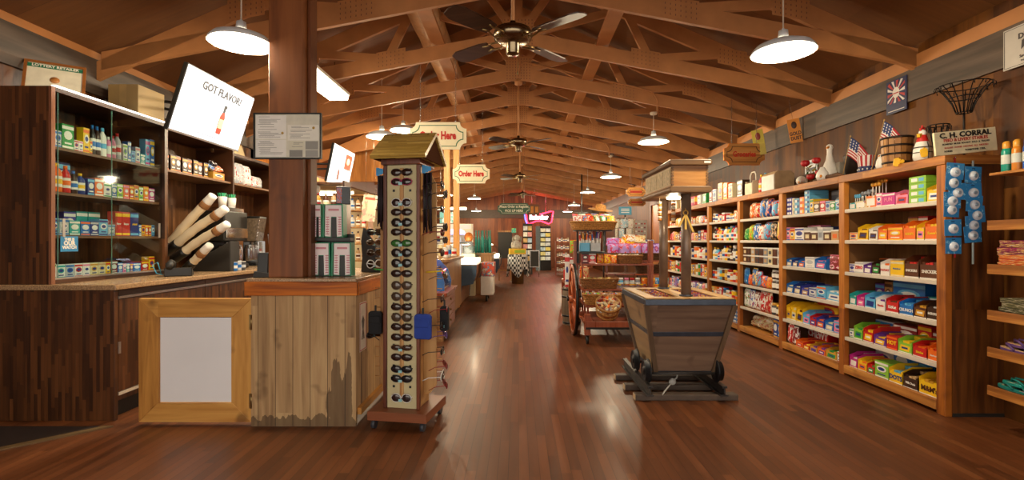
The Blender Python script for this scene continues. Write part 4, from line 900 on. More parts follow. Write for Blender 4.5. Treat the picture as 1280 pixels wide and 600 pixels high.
flag(1089, 3.12, 2.30, .22, 'small American flag beside the wooden keg, the taller of two', .26, .16)
# bunting pot, dark pot
t = thing('fabric_pot', 'pot wrapped in stars and stripes cloth between the two flags', 'pot', (3.13, py_top(1083, 3.13), TZ))
b = MB(); n = 24
prof = [(.03, 0), (.065, .004), (.07, .05), (.055, .1), (.075, .15)]
for q, (z0, z1) in enumerate(((0, .055), (.055, .15))):
    for i in range(n):
        a0, a1 = 2*PI*i/n, 2*PI*(i+1)/n
        r0 = .066-.1*z0+(.0); r1 = .066-.1*z1+(.02 if q else 0); w0 = 1+.06*math.sin(a0*6); w1 = 1+.06*math.sin(a1*6)
        b.add([(r0*w0*math.cos(a0), r0*w0*math.sin(a0), z0), (r0*w1*math.cos(a1), r0*w1*math.sin(a1), z0), (r1*w1*math.cos(a1), r1*w1*math.sin(a1), z1), (r1*w0*math.cos(a0), r1*w0*math.sin(a0), z1)], [(0, 1, 2, 3)], (2 if q == 0 else (0 if i % 2 else 1)), True)
b.cyl((0, 0, .0), (0, 0, .14), .05, .05, 16, 2)
for i in range(12): a = 2*PI*i/12; b.ell((.066*math.cos(a), .066*math.sin(a), .028), (.007, .007, .009), 6, 4, 1)
b.build('wrapping', [mat('a8222c', .7), mat('ddd8d4', .7), mat('202f60', .7)], t)
b = MB(); b.lathe([(0, 0), (.08, 0), (.1, .2), (.108, .22), (.1, .23), (.09, .22), (.0, .2)], 22, 0)
tag(b.build('dark_bucket', mat('2b2019', .5, .2, .3), None, (3.32, py_top(1080, 3.32)+.12, TZ)), 'dark metal bucket at the wall behind the flags', 'bucket')
b = MB(); b.box(-.05, .05, -.05, .05, .0, .2)
tag(b.build('storage_tin', mat('9c968a', .5, 0, .2), None, (3.35, 5.15, TZ), bevel=.006), 'pale grey tin standing at the wall between the tall goose and the dark bucket', 'tin')
# wooden keg
t = thing('wooden_keg', 'small open wooden slat keg with dark hoops beside the rooster', 'keg', (3.17, py_top(1121, 3.17), TZ), (0, 0, .2))
for i in range(16):
    a = 2*PI*i/16; b = MB(); R = Matrix.Rotation(a, 4, 'Z')
    b.prism([(.088, 0), (.098, 0), (.112, .25), (.102, .25)], 'y', -.0185, .0185, 0, R); b.build('stave', wood(['6b4220', 'a0703a', 'bd8b50'], 'Y', 'Z', .4, 3, .5, 1, 0), t)
for z, r in ((.03, .101), (.1, .105), (.17, .109), (.235, .1135)):
    b = MB(); b.lathe([(r, z), (r+.004, z), (r+.005, z+.016), (r+.001, z+.016)], 28); b.build('hoop', mat('2a1f18', .5, .4), t)
# rooster
t = thing('rooster_figurine', 'white rooster figurine with red comb and collar and yellow wing tag', 'figurine', (3.14, py_top(1153, 3.14), TZ), .3)
b = MB(); b.lathe([(0, 0), (.05, 0), (.062, .04), (.058, .1), (.04, .155)], 18); b.build('body', m_gw, t)
b = MB(); b.lathe([(.043, .14), (.037, .17), (.028, .205), (.02, .21)], 18); b.build('red_collar', mat('c0201c', .5), t)
b = MB(); b.ell((0, 0, .225), (.026, .026, .028), 14, 8); b.build('head', m_gw, t)
b = MB(); b.prism([(-.02, .235), (-.026, .262), (-.01, .255), (-.004, .285), (.01, .262), (.024, .272), (.024, .235)], 'y', -.006, .006); b.build('comb', mat('c0201c', .5), t)
b = MB(); b.prism([(-.018, .225), (-.05, .215), (-.045, .19), (-.025, .185), (-.015, .205)], 'y', -.012, .012); b.build('beak', mat('e8b41e', .5), t, bevel=.004)
b = MB()
for z in (.07, .11): b.tube([(.064*math.cos(a), .064*math.sin(a), z) for a in [i*.26 for i in range(24)]], .003, 5, closed=True)
b.tube([(-.02, -.055, .02), (-.02, -.06, .1), (-.015, -.045, .15)], .003, 5); b.build('dark_stripes', m_black, t)
def toy_foot(px, pyy, rot, label):  # webbed feet of the shelf toys, built as separate things
    p = P(px, pyy, 3.02*F/(px-648)); t = thing('yellow_toy_foot', label, 'ornament', p, (0, rot, -.5))
    b = MB(); b.prism([(0, -.035), (.02, -.028), (.024, .0), (.022, .03), (0, .035), (-.022, .03), (-.024, 0), (-.02, -.028)], 'y', -.006, .006); b.build('toy_foot', mat('e8b41e', .5), t, bevel=.004)
    b = MB(); b.cyl((0, .0, .03), (.02, .06, .045), .006, .006, 8); b.build('leg', mat('e8b41e', .5), t)
toy_foot(1121, 203, .15, 'yellow webbed foot hanging over the shelf edge below the keg'); toy_foot(1155, 191, -.1, 'yellow webbed foot hanging in front of the rooster')
t = thing('shelf_sitter_leg', 'yellow and white striped leg lying on the shelf between keg and rooster', 'ornament', (3.06, 3.98, TZ+.018), (0, 0, 1.2)); b = MB(); b.cyl((-.06, 0, 0), (.03, 0, .0), .014, .014, 12); b.build('leg', mat('e8b41e', .5), t)
b = MB(); b.cyl((.031, 0, .0), (.075, 0, .0), .018, .016, 12); b.build('cuff', m_gw, t)
t = thing('duck_figurine', 'small white duck figurine left of the wooden keg', 'figurine', (3.09, py_top(1100.5, 3.09), TZ), .5)
b = MB(); b.lathe([(0, 0), (.03, 0), (.036, .03), (.03, .07), (.018, .095), (.02, .11), (.012, .125), (0, .128)], 16); b.build('body', m_gw, t)
b = MB(); b.cyl((-.01, 0, .112), (-.04, 0, .107), .008, .003, 8); b.build('beak', m_beak, t)
t = thing('driftwood', 'brown weathered wood piece lying under the flags on the shelving', 'driftwood', (3.1, 4.95, TZ))
b = MB(); b.tube([(.0, -.22, .012), (.02, -.1, .03), (0, .0, .025), (.02, .12, .035), (0, .26, .012)], .02, 8, 0, [.01, .028, .022, .03, .01]); b.build('branch', mat('6b4a33', .8, 0, .4, 20), t)
b = MB(); b.tube([(.01, .02, .025), (-.0, .06, .06), (.0, .09, .08)], .01, 6, 0, [.012, .01, .004]); b.build('twig', mat('6b4a33', .8, 0, .4, 20), t)
# storage box, tote, tins and cartons further along
t = thing('display_case', 'boxy clear-fronted case with tan sides beside the lying goose', 'box', (3.2, py_top(972, 3.2), TZ))
b = MB(); b.prism([(-.12, 0), (.12, 0), (.12, .20), (.08, .235), (-.08, .235), (-.12, .20)], 'y', -.16, .16); b.build('case_body', mat('a58a68', .5, 0, .2), t, bevel=.004)
b = MB(); b.prism([(-.125, .01), (-.125, .19), (-.12, .19), (-.12, .01)], 'y', -.15, .15); b.build('front_pane', mat('cfd0cc', .2, 0, .1), t)
t = thing('wooden_tote', 'white slatted wooden bottle tote with arched handle on the shelving', 'tote', (3.12, py_top(941.5, 3.12), TZ), 0)
for x in (-.06, .06):
    b = MB(); b.box(x-.005, x+.005, -.1, .1, 0, .15); b.build('slat_side', mat('ddd0b4', .6), t, bevel=.002)
for y in (-.1, .1): b = MB(); b.box(-.055, .055, y-.005, y+.005, 0, .18); b.build('end_board', mat('d5c7a8', .6), t, bevel=.002)
b = MB(); b.tube([(0, -.08, .17), (0, -.075, .26), (0, -.04, .30), (0, .04, .30), (0, .075, .26), (0, .08, .17)], .008, 8); b.build('handle', mat('e8e0d0', .5), t)
tops = [(952, 'bottle', 'red', .07, .24), (957, 'bottle', 'dark blue', .07, .25), (930, 'carton', 'dark brown', .16, .23), (918, 'carton', 'cream', .13, .22), (911.5, 'carton', 'orange', .14, .25), (905, 'carton', 'gold', .16, .27), (897.5, 'carton', 'silver', .13, .2), (893, 'carton', 'dark red', .12, .22), (885, 'tub', 'green', .15, .22), (878, 'carton', 'white', .14, .2), (872, 'can', 'red', .11, .24), (867.5, 'can', 'pink', .11, .22), (862, 'carton', 'tan', .14, .2), (856, 'tub', 'gold', .16, .2), (848, 'carton', 'cream', .18, .18), (841, 'carton', 'tan', .2, .2)]
for i, (px, k, c, w, h) in enumerate(tops):
    y = py_top(px, 3.14)
    if y > 10.0: continue
    place(k, c, w, h, (3.14, y, TZ), -PI/2, f"{c} {NOUN[k][1]} on top of the grocery shelving, {ORD[i]} from the right", 'gift packs on top of the shelving', d=.12 if k in ('carton', 'tub') else None)
# Groceries sign on chains
def plaque(px, py, d, wpx, hpx, c, label, border, chains_to, fn, lw=.02, thick=.02, edge=None):
    p = P(px, py, d); w = wpx/F*d; h = hpx/F*d; n = h*.24
    t = thing('hanging_sign', label, 'sign', p)
    def outline(w, h, n):
        pts = []
        for q, (sx, sy) in enumerate(((1, 1), (-1, 1), (-1, -1), (1, -1))):
            arc = [(sx*(w/2-n*math.sin(a)), sy*(h/2-n*math.cos(a))) for a in [PI/2*k/5 for k in range(6)]]
            pts += arc if q % 2 == 0 else arc[::-1]
        return pts
    pts = outline(w, h, n); b = MB(); b.prism(pts, 'y', -thick/2, thick/2); bd = b.build('board', c, t)
    if edge: b = MB(); b.prism(outline(w*1.02, h*1.04, n), 'y', -thick/2+.003, thick/2+.004); b.build('edge', edge, t)
    inn = outline(w-2*lw*1.6, h-2*lw*1.6, n*1.05); b = MB(); k = len(inn)
    inn2 = outline(w-2*lw*1.6-lw*.8, h-2*lw*1.6-lw*.8, n*1.05)
    for i in range(k):
        j = (i+1) % k; a0 = inn[i]; a1 = inn[j]; b1 = inn2[j]; b0 = inn2[i]
        b.prism([a0, a1, b1, b0], 'y', -thick/2-.002, -thick/2-.0002)
    b.build('border_line', border, bd)
    fn(bd, w, h, -thick/2-.002)
    for sx in (-1, 1):
        b = MB(); x = sx*w*.31; z = h/2; zt = ((chordpt(p.x+x)+.006) if chains_to == 'chord' else chains_to)-p.z
        nl = int((zt-z)/.03)
        for i in range(nl):
            zz = z+.015+i*(zt-z)/nl; R = XF((x, 0, zz), (PI/2, 0, (i % 2)*PI/2))
            b.tube([R @ Vector((.006*math.cos(a), .014*math.sin(a), 0)) for a in [q*PI/4 for q in range(8)]], .0018, 4, closed=True)
        b.cyl((x, 0, z), (x, 0, z+.006), .006, .006, 6)
        b.build('chain', m_steel, t)
    return t
def tx(s, size, z=0, bold=.03, sx=.8, mt=None):
    def f(bd, w, h, y): lines('lettering', bd, mt or mat('c02414', .5), [(q, size, 0, z-(i-(len(s)-1)/2)*size*1.25, sx) for i, q in enumerate(s)], y, FRONT, bold)
    return f
plaque(930, 193, 6.6, 50, 26, m_oak, 'carved brown wooden sign reading Groceries, hung near the right shelving', mat('4b2c14', .6), 3.13, tx(['Groceries'], .10, 0, .03, .75), edge=m_orange)
plaque(547.5, 170, 5.47, 71, 34, mat('ecdfba', .5, 0, .05), 'large cream sign reading Order Here, partly behind the thatched rack roof', mat('2c6a45', .5), 'chord', tx(['Order Here'], .118, 0, .045, .68))
plaque(589, 217.5, 7.81, 46, 23.5, mat('ecdfba', .5, 0, .05), 'smaller cream sign reading Order Here, hanging in full view', mat('2c6a45', .5), 'chord', tx(['Order Here'], .118, 0, .045, .68))
f = tx(['Please Order at Register', 'PICK UP HERE'], .085, 0, .02, .85, mat('e6e2d0', .5))
plaque(642.5, 261, 12.49, 41, 14, mat('2c5442', .5), 'dark green sign reading Please Order at Register, Pick Up Here', mat('d8d4c0', .5), 'chord', f)
def bars(bd, w, h, y): b = MB(); b.box(-w*.32, w*.32, y, y+.002, -h*.12, h*.16); b.build('red_band', mat('a0301c', .5), bd)
plaque(795, 240, 11.32, 24, 11, m_oak, 'small dark wooden sign with red letters hanging far right, the upper of two', mat('4b2c14', .6), 'chord', bars)
plaque(796, 253, 12.49, 22, 9, m_oak, 'small dark wooden sign with red letters hanging far right, the lower of two', mat('4b2c14', .6), 'chord', bars)
# ================================================================== LEFT SIDE: cabinets and counter
XG = -3.25; XW = -3.66
m_granite = mat('b08e68', .25, 0, .55, 160)
m_alu = mat('c9c6c2', .3, .9, .05)
# base cabinets
t = thing('base_cabinet', 'long dark wood-strip base cabinet at the left with aluminium pull strips', 'cabinet', (0, 3.44, 0))
b = MB(); b.box(XW, -2.80, 0, .03, 0, .908); b.build('end_panel', m_dark, t, bevel=.003)
b = MB(); b.box(XW, -2.87, .03, 4.8, 0, .12); b.build('toe_kick', m_blk2, t)
b = MB(); b.box(XW, -2.83, .03, 4.8, .12, .908); b.build('carcass', m_darky, t)
ys = [.035, 1.0, 2.0, 3.0, 3.95, 4.8]
for i in range(5):
    b = MB(); b.box(-2.829, -2.805, ys[i]+.004, ys[i+1]-.004, .865, .905); b.build('drawer_rail', m_darkh, t)
    b = MB(); b.box(-2.829, -2.800, ys[i]+.004, ys[i+1]-.004, .842, .862); b.build('pull_strip', m_alu, t, bevel=.003)
    b = MB(); b.box(-2.829, -2.805, ys[i]+.004, ys[i+1]-.004, .19, .838); dr = b.build('door', m_darky, t, bevel=.002)
    if i == 0: b = MB(); b.box(-2.804, -2.796, .03, .05, .46, .54); b.build('latch', m_alu, dr)
    b = MB(); b.box(-2.829, -2.802, ys[i]+.004, ys[i+1]-.004, .165, .185); b.build('bottom_strip', mat('d9c9b4', .4), t)
b = MB(); b.box(XW, -2.765, -.035, 4.8, .909, .947)
tag(b.build('granite_countertop', m_granite, None, (0, 3.44, 0), bevel=.006), 'speckled tan granite countertop running over the dark base cabinets at the left', 'countertop')
# glass fronted display cabinet
t = thing('display_cabinet', 'tall dark wood display cabinet with sliding glass doors, full of medicines', 'cabinet', (0, 3.43, .948))
H = 1.375
b = MB(); b.box(XW, XG, 0, .03, 0, H); b.build('side_panel', m_dark, t)
b = MB(); b.box(XG+.001, XG+.02, 0, .03, 0, H+.0); b.build('front_edge', wood(['6b3f28', '8d5a3e'], 'Y', 'Z', .5, 3, .4, 1, 0), t)
b = MB(); b.box(XW, XG+.02, 1.10, 1.14, 0, H); b.build('side_panel', m_darky, t)
b = MB(); b.box(XW, XG+.02, .031, 1.099, H-.03, H); b.build('top_panel', m_darkh, t)
b = MB(); b.box(XW, XW+.015, .031, 1.099, .03, H-.031); b.build('back_panel', m_darky, t)
b = MB(); b.box(XW, XG+.02, .031, 1.099, 0, .028); b.build('bottom_panel', m_darkh, t)
for z in (1.92, 1.60, 1.29):
    b = MB(); b.box(XW+.016, XG-.03, .031, 1.099, z-.948-.02, z-.948); b.build('shelf', wood(['3d2414', '6b452c', '855c40'], 'Z', 'Y', .5, 3, .4, 1, 0), t)
b = MB(); b.box(XG-.012, XG+.024, .03, 1.1, H+.001, H+.016); b.build('light_strip', emitmat('f2efe8', 2.0), t, bevel=.003)
b = MB(); b.box(XG-.012, XG+.016, .031, 1.099, .029, .041); b.build('door_track', m_alu, t)
mg = glassmat()
for i, (ya, yb, x) in enumerate(((.06, .575, XG+.010), (.54, 1.098, XG-.004))):
    b = MB(); b.box(x-.0025, x+.0025, ya, yb, .042, H-.032); d = b.build('glass_door', mg, t)
    b = MB(); b.box(x-.003, x+.003, ya-.003, ya, .042, H-.032); b.build('glass_edge', mat('6a9a8c', .15, 0, .05), d)
    b = MB(); b.box(x+.003, x+.007, (ya+.03 if i == 0 else yb-.05), (ya+.05 if i == 0 else yb-.03), .33, .46); b.build('finger_pull', m_alu, d)
p = thing('door_sticker', 'blue square sticker reading THIS IS OUR WATCH on the cabinet glass', 'sticker', (XG+.0135, 3.43+.145, 1.228), PI/2)
b = MB(); b.box(-.07, .07, -.0005, .0005, -.055, .055); s = b.build('sheet', mat('2a7fb0', .5), p)
lines('lettering', s, m_white, [('THIS IS', .026, 0, .032, 1), ('OUR', .042, 0, .004, 1), ('WATCH', .03, 0, -.026, 1)], -.0012, FRONT, .05)
def fillL(y0, y1, z, items, where, x0=XG-.05, group=None, back=False):
    tot = sum(i[2] for i in items); y = y0; sc = (y1-y0)/tot
    for n, it in enumerate(items):
        k, c, w, h = it[:4]; txt = it[4] if len(it) > 4 else None; tc = it[5] if len(it) > 5 else None; c2 = it[6] if len(it) > 6 else None
        ww = w*sc
        if c == '-': y += ww; continue
        wd = ww*.93; d = wd if k in ('bottle', 'jar', 'can', 'tube') else min(.12, max(.05, wd))
        nm = {'carton': 'medicine_carton', 'bottle': 'medicine_bottle'}.get(k); noun = {'carton': 'carton', 'bottle': 'bottle', 'bag': 'bag', 'jar': 'jar', 'tray': 'open carton', 'can': 'can'}[k]
        place(k, c, wd, h, (x0-d/2-(.13 if back else 0), y+ww/2, z+.001), PI/2, f"{c} {noun}, {ORD[n]} from left{', back row, ' if back else ' '}{where}", group, txt, tc, c2, d, nm)
        y += ww
G1, G2 = 3.47, 4.5
fillL(G1, G2, 1.92, [('bottle', 'cream', .9, .19, None, None, 'white'), ('carton', 'silver', .9, .12), ('carton', 'green', 1.6, .18), ('carton', 'white', .6, .08), ('carton', 'white', .6, .08, None, None, 'pink'), ('carton', 'yellow', .9, .19, None, None, 'orange'), ('carton', 'yellow', .4, .1), ('bottle', 'black', .7, .23, None, None, 'blue'), ('bottle', 'dark brown', .8, .23, None, None, 'blue'), ('bottle', 'white', .9, .23, None, None, 'light blue'), ('bottle', 'pink', .7, .17, None, None, 'white'), ('bottle', 'pink', .7, .19, None, None, 'red'), ('bottle', 'silver', .9, .22, None, None, 'red'), ('carton', 'white', .8, .14, None, None, 'lime green'), ('carton', 'blue', .6, .17, None, None, 'white'), ('carton', 'light blue', .7, .1, None, None, 'blue'), ('carton', 'silver', .9, .14, None, None, 'red'), ('carton', 'teal', .9, .09), ('carton', 'light blue', .9, .23, None, None, 'magenta'), ('carton', 'blue', .9, .24, None, None, 'yellow')], 'on the top shelf of the glass cabinet', group='medicines on the top cabinet shelf')
fillL(G1, G2, 1.60, [('bottle', 'orange', 1, .2, None, None, 'red'), ('bottle', 'orange', 1, .21, None, None, 'yellow'), ('bottle', 'red', .9, .2, None, None, 'orange'), ('bottle', 'dark brown', .8, .17, None, None, 'blue'), ('bottle', 'dark blue', .9, .16, None, None, 'yellow'), ('carton', 'dark blue', .9, .13), ('carton', 'orange', 1.2, .14, None, None, 'white'), ('carton', 'white', 1, .11, None, None, 'green'), ('carton', 'blue', .8, .11), ('carton', 'lime green', .9, .12), ('carton', 'orange', .9, .12, None, None, 'pink'), ('carton', 'red', .7, .12), ('carton', 'gold', .8, .13, None, None, 'orange'), ('carton', 'lime green', .7, .12), ('carton', 'orange', .9, .13, None, None, 'yellow'), ('carton', 'magenta', 1, .12)], 'on the second shelf of the glass cabinet', group='medicines on the second cabinet shelf')
fillL(G1+.02, G1+.33, 1.60, [('carton', 'light blue', 1, .27, None, None, 'white'), ('carton', 'dark blue', .9, .24)], 'on the second shelf of the glass cabinet', back=True)
fillL(G1, G2, 1.29, [('carton', 'yellow', .3, .16), ('carton', 'light blue', .9, .12), ('carton', 'silver', 1, .12, None, None, 'blue'), ('carton', 'teal', 1.2, .11), ('carton', 'blue', 1.1, .11, None, None, 'orange'), ('carton', 'dark blue', 1, .11, None, None, 'silver'), ('carton', 'light blue', 1.1, .13), ('carton', 'silver', .9, .09), ('carton', 'red', .9, .2, 'Bayer', 'white'), ('carton', 'red', 1.1, .2, 'Bayer', 'white'), ('carton', 'dark blue', 1.2, .2, 'Advil', 'yellow'), ('carton', 'blue', .4, .1), ('carton', 'yellow', .5, .1), ('carton', 'orange', .5, .1), ('carton', 'red', .5, .1), ('carton', 'light blue', .5, .1)], 'on the third shelf of the glass cabinet', group='medicines on the third cabinet shelf')
fillL(G1+.27, G1+.6, 1.29, [('carton', 'indigo', 1, .18), ('carton', 'teal', 1, .19, 'ALEVE', 'yellow'), ('carton', 'teal', 1.1, .19, 'ALEVE', 'yellow')], 'on the third shelf of the glass cabinet', back=True)
fillL(G1, G2, .977, [('carton', 'white', .8, .11, None, None, 'green'), ('carton', 'white', .8, .1, None, None, 'teal'), ('carton', 'silver', .8, .1), ('carton', 'white', .8, .1, None, None, 'red'), ('carton', 'white', .7, .1, None, None, 'pink'), ('carton', 'cream', .8, .1, None, None, 'gold'), ('carton', 'cream', .8, .1, None, None, 'tan'), ('carton', 'yellow', .5, .1), ('carton', 'dark red', .8, .11), ('carton', 'blue', .6, .09), ('carton', 'pink', .4, .08), ('carton', 'teal', .4, .08), ('carton', 'purple', .4, .08), ('carton', 'blue', 1, .08), ('carton', 'red', 1, .09), ('carton', 'yellow', .8, .13)], 'on the bottom of the glass cabinet', group='small packs at the bottom of the glass cabinet')
# open wall cabinets beyond
def open_cab(y0, y1, H, label):
    t = thing('wall_cabinet', label, 'cabinet', (0, y0, .948)); L = y1-y0
    b = MB(); b.box(XW, XG+.02, L-.03, L-.001, 0, H); b.build('side_panel', m_darky, t)
    b = MB(); b.box(XW, XW+.015, .001, L-.031, 0, H-.031); b.build('back_panel', wood(['3d2413', '6b4426', '8c5f3a'], 'Y', 'Z', .03, .4, .4, .45, .15), t)
    b = MB(); b.box(XW, XG+.02, .001, L-.031, H-.03, H); b.build('top_panel', m_darkh, t)
    b = MB(); b.box(XW+.016, XG+.0, .001, L-.031, .945, .967); b.build('shelf', wood(['4d3019', '7b5535', '976e4c'], 'Z', 'Y', .5, 3, .4, 1, 0), t)
open_cab(4.571, 5.64, 1.375, 'open dark wood wall cabinet with paper cups and coffee goods below it')
open_cab(5.641, 6.85, 1.30, 'farther open dark wood wall cabinet, partly behind the timber post')
for i in range(8):
    y = 4.63+i*.083; place('carton', 'dark brown', .072, .15+.004*(i % 3), (XG-.09+.01*(i % 2), y+.03, 1.916), PI/2, f"dark coffee pack with orange label, {ORD[i]} from left on the open cabinet shelf", 'dark coffee packs', None, None, ['orange', 'gold'][i % 2], .06, 'coffee_pack', 'pack')
place('carton', 'gold', .2, .075, (XG-.08, 5.40, 1.916), PI/2, 'yellow open carton of snacks on the open cabinet shelf, at its right end', None, None, None, 'orange', .14, 'snack_carton')
for i, (c, y, z, r) in enumerate((('blue', 5.38, 1.993, .3), ('orange', 5.47, 1.993, -.4), ('orange', 5.53, 1.918, .2), ('dark brown', 5.44, 2.03, .6))):
    place('bag', c, .13, .09, (XG-.06, y, z+.03), PI/2+r, f"{c} snack packet heaped on the yellow carton, {ORD[i]} of four", None, None, None, 'white', .05, 'snack_packet', tilt=-.9)
for i, (y, w, h) in enumerate(((5.74, .17, .26), (5.92, .15, .25), (6.07, .15, .24), (6.3, .22, .14))):
    place('bag', 'silver' if i != 2 else 'white', w, h, (XG-.09, y, 1.916), PI/2, f"clear bag of paper goods, {ORD[i]} from left on the farther cabinet shelf", None, None, None, 'white', .1, 'supply_bag')
# on top of the cabinets
t = thing('cardboard_carton', 'plain beige box on top of the glass cabinet under the television', 'box', (-3.42, 4.42, 2.345))
b = MB(); b.box(-.13, .13, -.13, .19, 0, .26); b.build('carton_body', mat('b99a62', .6, 0, .06, 3), t, bevel=.004); b = MB(); b.box(-.03, .03, -.131, -.1305, .0, .26); b.build('tape', mat('caa96e', .4), t)
t = thing('framed_certificate', 'brown framed lottery retailer certificate leaning on top of the glass cabinet', 'picture frame', (-3.43, 3.66, 2.326), (-.42, 0, .62))
W_, H_ = .31, .25
b = MB()
for q in ((-W_/2-.018, -W_/2, 0, H_+.036), (W_/2, W_/2+.018, 0, H_+.036)): b.box(q[0], q[1], -.012, .008, q[2], q[3])
for q in ((0, .018), (H_+.018, H_+.036)): b.box(-W_/2, W_/2, -.012, .008, q[0], q[1])
b.build('frame', mat('8c5426', .4, 0, .2), t)
b = MB(); b.box(-W_/2, W_/2, -.004, .004, .018, H_+.018); sh = b.build('sheet', mat('d8d2bc', .5), t)
b = MB(); b.box(-W_/2, W_/2, -.006, -.0045, H_-.02, H_+.014); b.build('green_heading', mat('1d6b4c', .5), sh)
b = MB(); b.text('LOTTERY RETAILER', .03, XF((0, -.0075, H_-.003), FRONT), 0, .03); b.build('lettering', m_white, sh)
b = MB(); b.lathe([(0, -.001), (.028, -.001), (.028, .001), (0, .001)], 20, 0, XF((0, -.005, .13), FRONT)); b.build('seal', mat('b8783c', .5), sh)
# televisions
def tv(c, a, bb, W_, H_, label, fn, arm, pole=None):
    a = Vector(a).normalized(); bb = Vector(bb); bb = (bb-a*bb.dot(a)).normalized(); n = bb.cross(a)   # backward direction
    n = a.cross(bb); M = Matrix((a, -n, bb)).transposed().to_4x4()
    t = thing('television', label, 'television', c, tuple(M.to_euler()))
    b = MB(); b.box(-W_/2, W_/2, 0, .035, -H_/2, H_/2); b.build('casing', m_black, t, bevel=.004)
    b = MB(); b.box(-W_/2+.008, W_/2-.008, -.003, -.0005, -H_/2+.014, H_/2-.008); s = b.build('screen', emitmat('dfe9fb', .42), t)
    b = MB(); b.box(-W_/2, W_/2, -.004, 0, -H_/2, -H_/2+.012); b.build('lower_bezel', m_alu, t)
    fn(s, W_, H_)
    b = MB(); Mi = M.inverted(); e = Mi @ (Vector(arm)-Vector(c))
    b.cyl((0, .035, 0), (0, .07, 0), .06, .05, 12); b.tube([(0, .06, .03), tuple((Vector((0, .06, .03))*.4+e*.6)+Vector((.05, 0, 0))), tuple(e)], .016, 8); b.tube([(0, .06, -.04), tuple((Vector((0, .06, -.04))*.4+e*.6)+Vector((.05, 0, -.05))), tuple(e+Vector((0, 0, -.06)))], .014, 8)
    b.build('mount_arm', m_black, t)
    if pole: b = MB(); b.cyl(tuple(e+Mi.to_3x3() @ Vector((0, 0, -.15))), tuple(e+Mi.to_3x3() @ Vector((0, 0, pole))), .025, .025, 10); b.build('drop_pole', m_black, t)
    return t
def scr1(s, W_, H_):
    y = -.0045
    b = MB(); b.text('GOT FLAVOR?', .09, XF((.02, y, H_*.31), FRONT), 0, .025, .95); b.build('lettering', mat('262b3a', .5), s)
    b = MB(); b.prism([(-.03, -.17), (.03, -.17), (.034, -.15), (.034, -.02), (.016, .02), (-.016, .02), (-.034, -.02), (-.034, -.15)], 'y', y, y+.001, 0, XF((.10, 0, 0)))
    b.build('bottle_picture', mat('b83a24', .5), s)
    b = MB(); b.box(.085, .115, y-.001, y, .02, .06); b.box(.085, .125, y-.001, y, .06, .085); b.box(.07, .13, y-.001, y, -.12, -.04, 1); b.build('bottle_top', [mat('1d2430', .5), mat('e8dcb0', .5)], s)
    for i in range(5): b = MB(); b.box(-.38+.01*(i % 2), -.12-.03*(i % 3), y, y+.001, .10-.028*i, .107-.028*i); b.build('small_print', mat('aab4cc', .5, 0, .1), s)
    for i in range(4): b = MB(); b.box(.2, .42-.02*i, y, y+.001, -.03-.028*i, -.024-.028*i); b.build('small_print', mat('aab4cc', .5, 0, .1), s)
    b = MB(); b.box(-.18, .18, y, y+.001, -.215, -.208); b.build('small_print', mat('aab4cc', .5, 0, .1), s)
c1 = Vector((-1.939, 3.178, .824))*1.33+Vector((0, 0, 1.25))
tv(c1, (0, 1, 0.0), (.30, -.12, .95), .945, .532, 'large television showing GOT FLAVOR, mounted high on the left wall', scr1, (XL-.02, 4.95, 2.66))
def scr2(s, W_, H_):
    y = -.0045
    b = MB(); b.box(.08, .34, y, y+.001, -.02, .2); b.build('food_picture', mat('8c3f22', .5, 0, .5, 30), s)
    b = MB(); b.ell((.2, y-.001, .1), (.06, .002, .05), 14, 8); b.build('plate_picture', mat('d9cdb8', .5), s)
    b = MB(); b.prism([(-.03, -.2), (.03, -.2), (.03, -.08), (.01, -.04), (-.01, -.04), (-.03, -.08)], 'y', y, y+.001, 0, XF((-.08, 0, 0), (0, 0, 0), (1.3, 1, 1))); b.build('bottle_picture', mat('6b3a3a', .5), s)
    b = MB(); b.lathe([(.03, 0), (.05, 0), (.05, .001), (.03, .001), (.03, 0)], 16, 0, XF((-.25, y, .1), FRONT)); b.build('round_emblem', mat('8a9ac0', .5), s)
tv((-2.53, 7.1, 2.31), (0, 1, 0), (.2, 0, .95), .84, .53, 'smaller looking television behind the timber post, facing the aisle', scr2, (-3.1, 7.0, 2.35), zR-3.1*.4205-2.35+.01)
for i, (y, z, L, c, lb) in enumerate(((5.75, 2.249, .34, 'c9c4a0', 'pale framed print leaning against the wall on the farther cabinet, left one'), (6.15, 2.249, .28, 'c4b083', 'brown framed print leaning on the farther cabinet, right one'))):
    t = thing('framed_print', lb, 'picture frame', (-3.45, y, z), (-.3, 0, PI/2)); b = MB(); b.box(-L/2, L/2, -.01, .01, 0, L*.8); b.build('frame', mat('7d5a33', .5), t, bevel=.003)
    b = MB(); b.box(-L/2+.02, L/2-.02, -.012, -.0105, .02, L*.8-.02); b.build('print', mat(c, .5, 0, .1), t)
# ---- on the left counter
CZ = .948
t = thing('telephone', 'black desk telephone with handset on the granite counter', 'telephone', (-2.95, 4.30, CZ), .5)
b = MB(); b.prism([(-.1, 0), (.1, 0), (.1, .02), (-.1, .075)], 'x', -.09, .11); b.build('phone_body', m_black, t, bevel=.006)
b = MB(); b.tube([(-.05, -.13, .075), (-.05, -.10, .10), (-.05, -.02, .125), (-.05, .06, .105), (-.05, .09, .07)], .02, 10, 0, [.026, .03, .018, .03, .026]); b.build('handset', m_blk2, t)
b = MB()
for i in range(3):
    for j in range(4): b.box(.0+.03*i, .02+.03*i, -.06+.03*j, -.04+.03*j, .05-.012*j+.0, .062-.009*j)
b.build('keypad', mat('4d4f55', .5), t)
b = MB(); b.tube([(-.09, -.06, .012), (-.14, -.10, .03), (-.17, -.08, .10), (-.14, -.04, .12), (-.12, .0, .02)], .004, 6); b.build('cord', mat('4aa6c8', .5), t)
t = thing('cup_dispenser', 'black slanted dispenser rack for stacked paper cups on the counter', 'dispenser', (-3.06, 4.95, CZ))
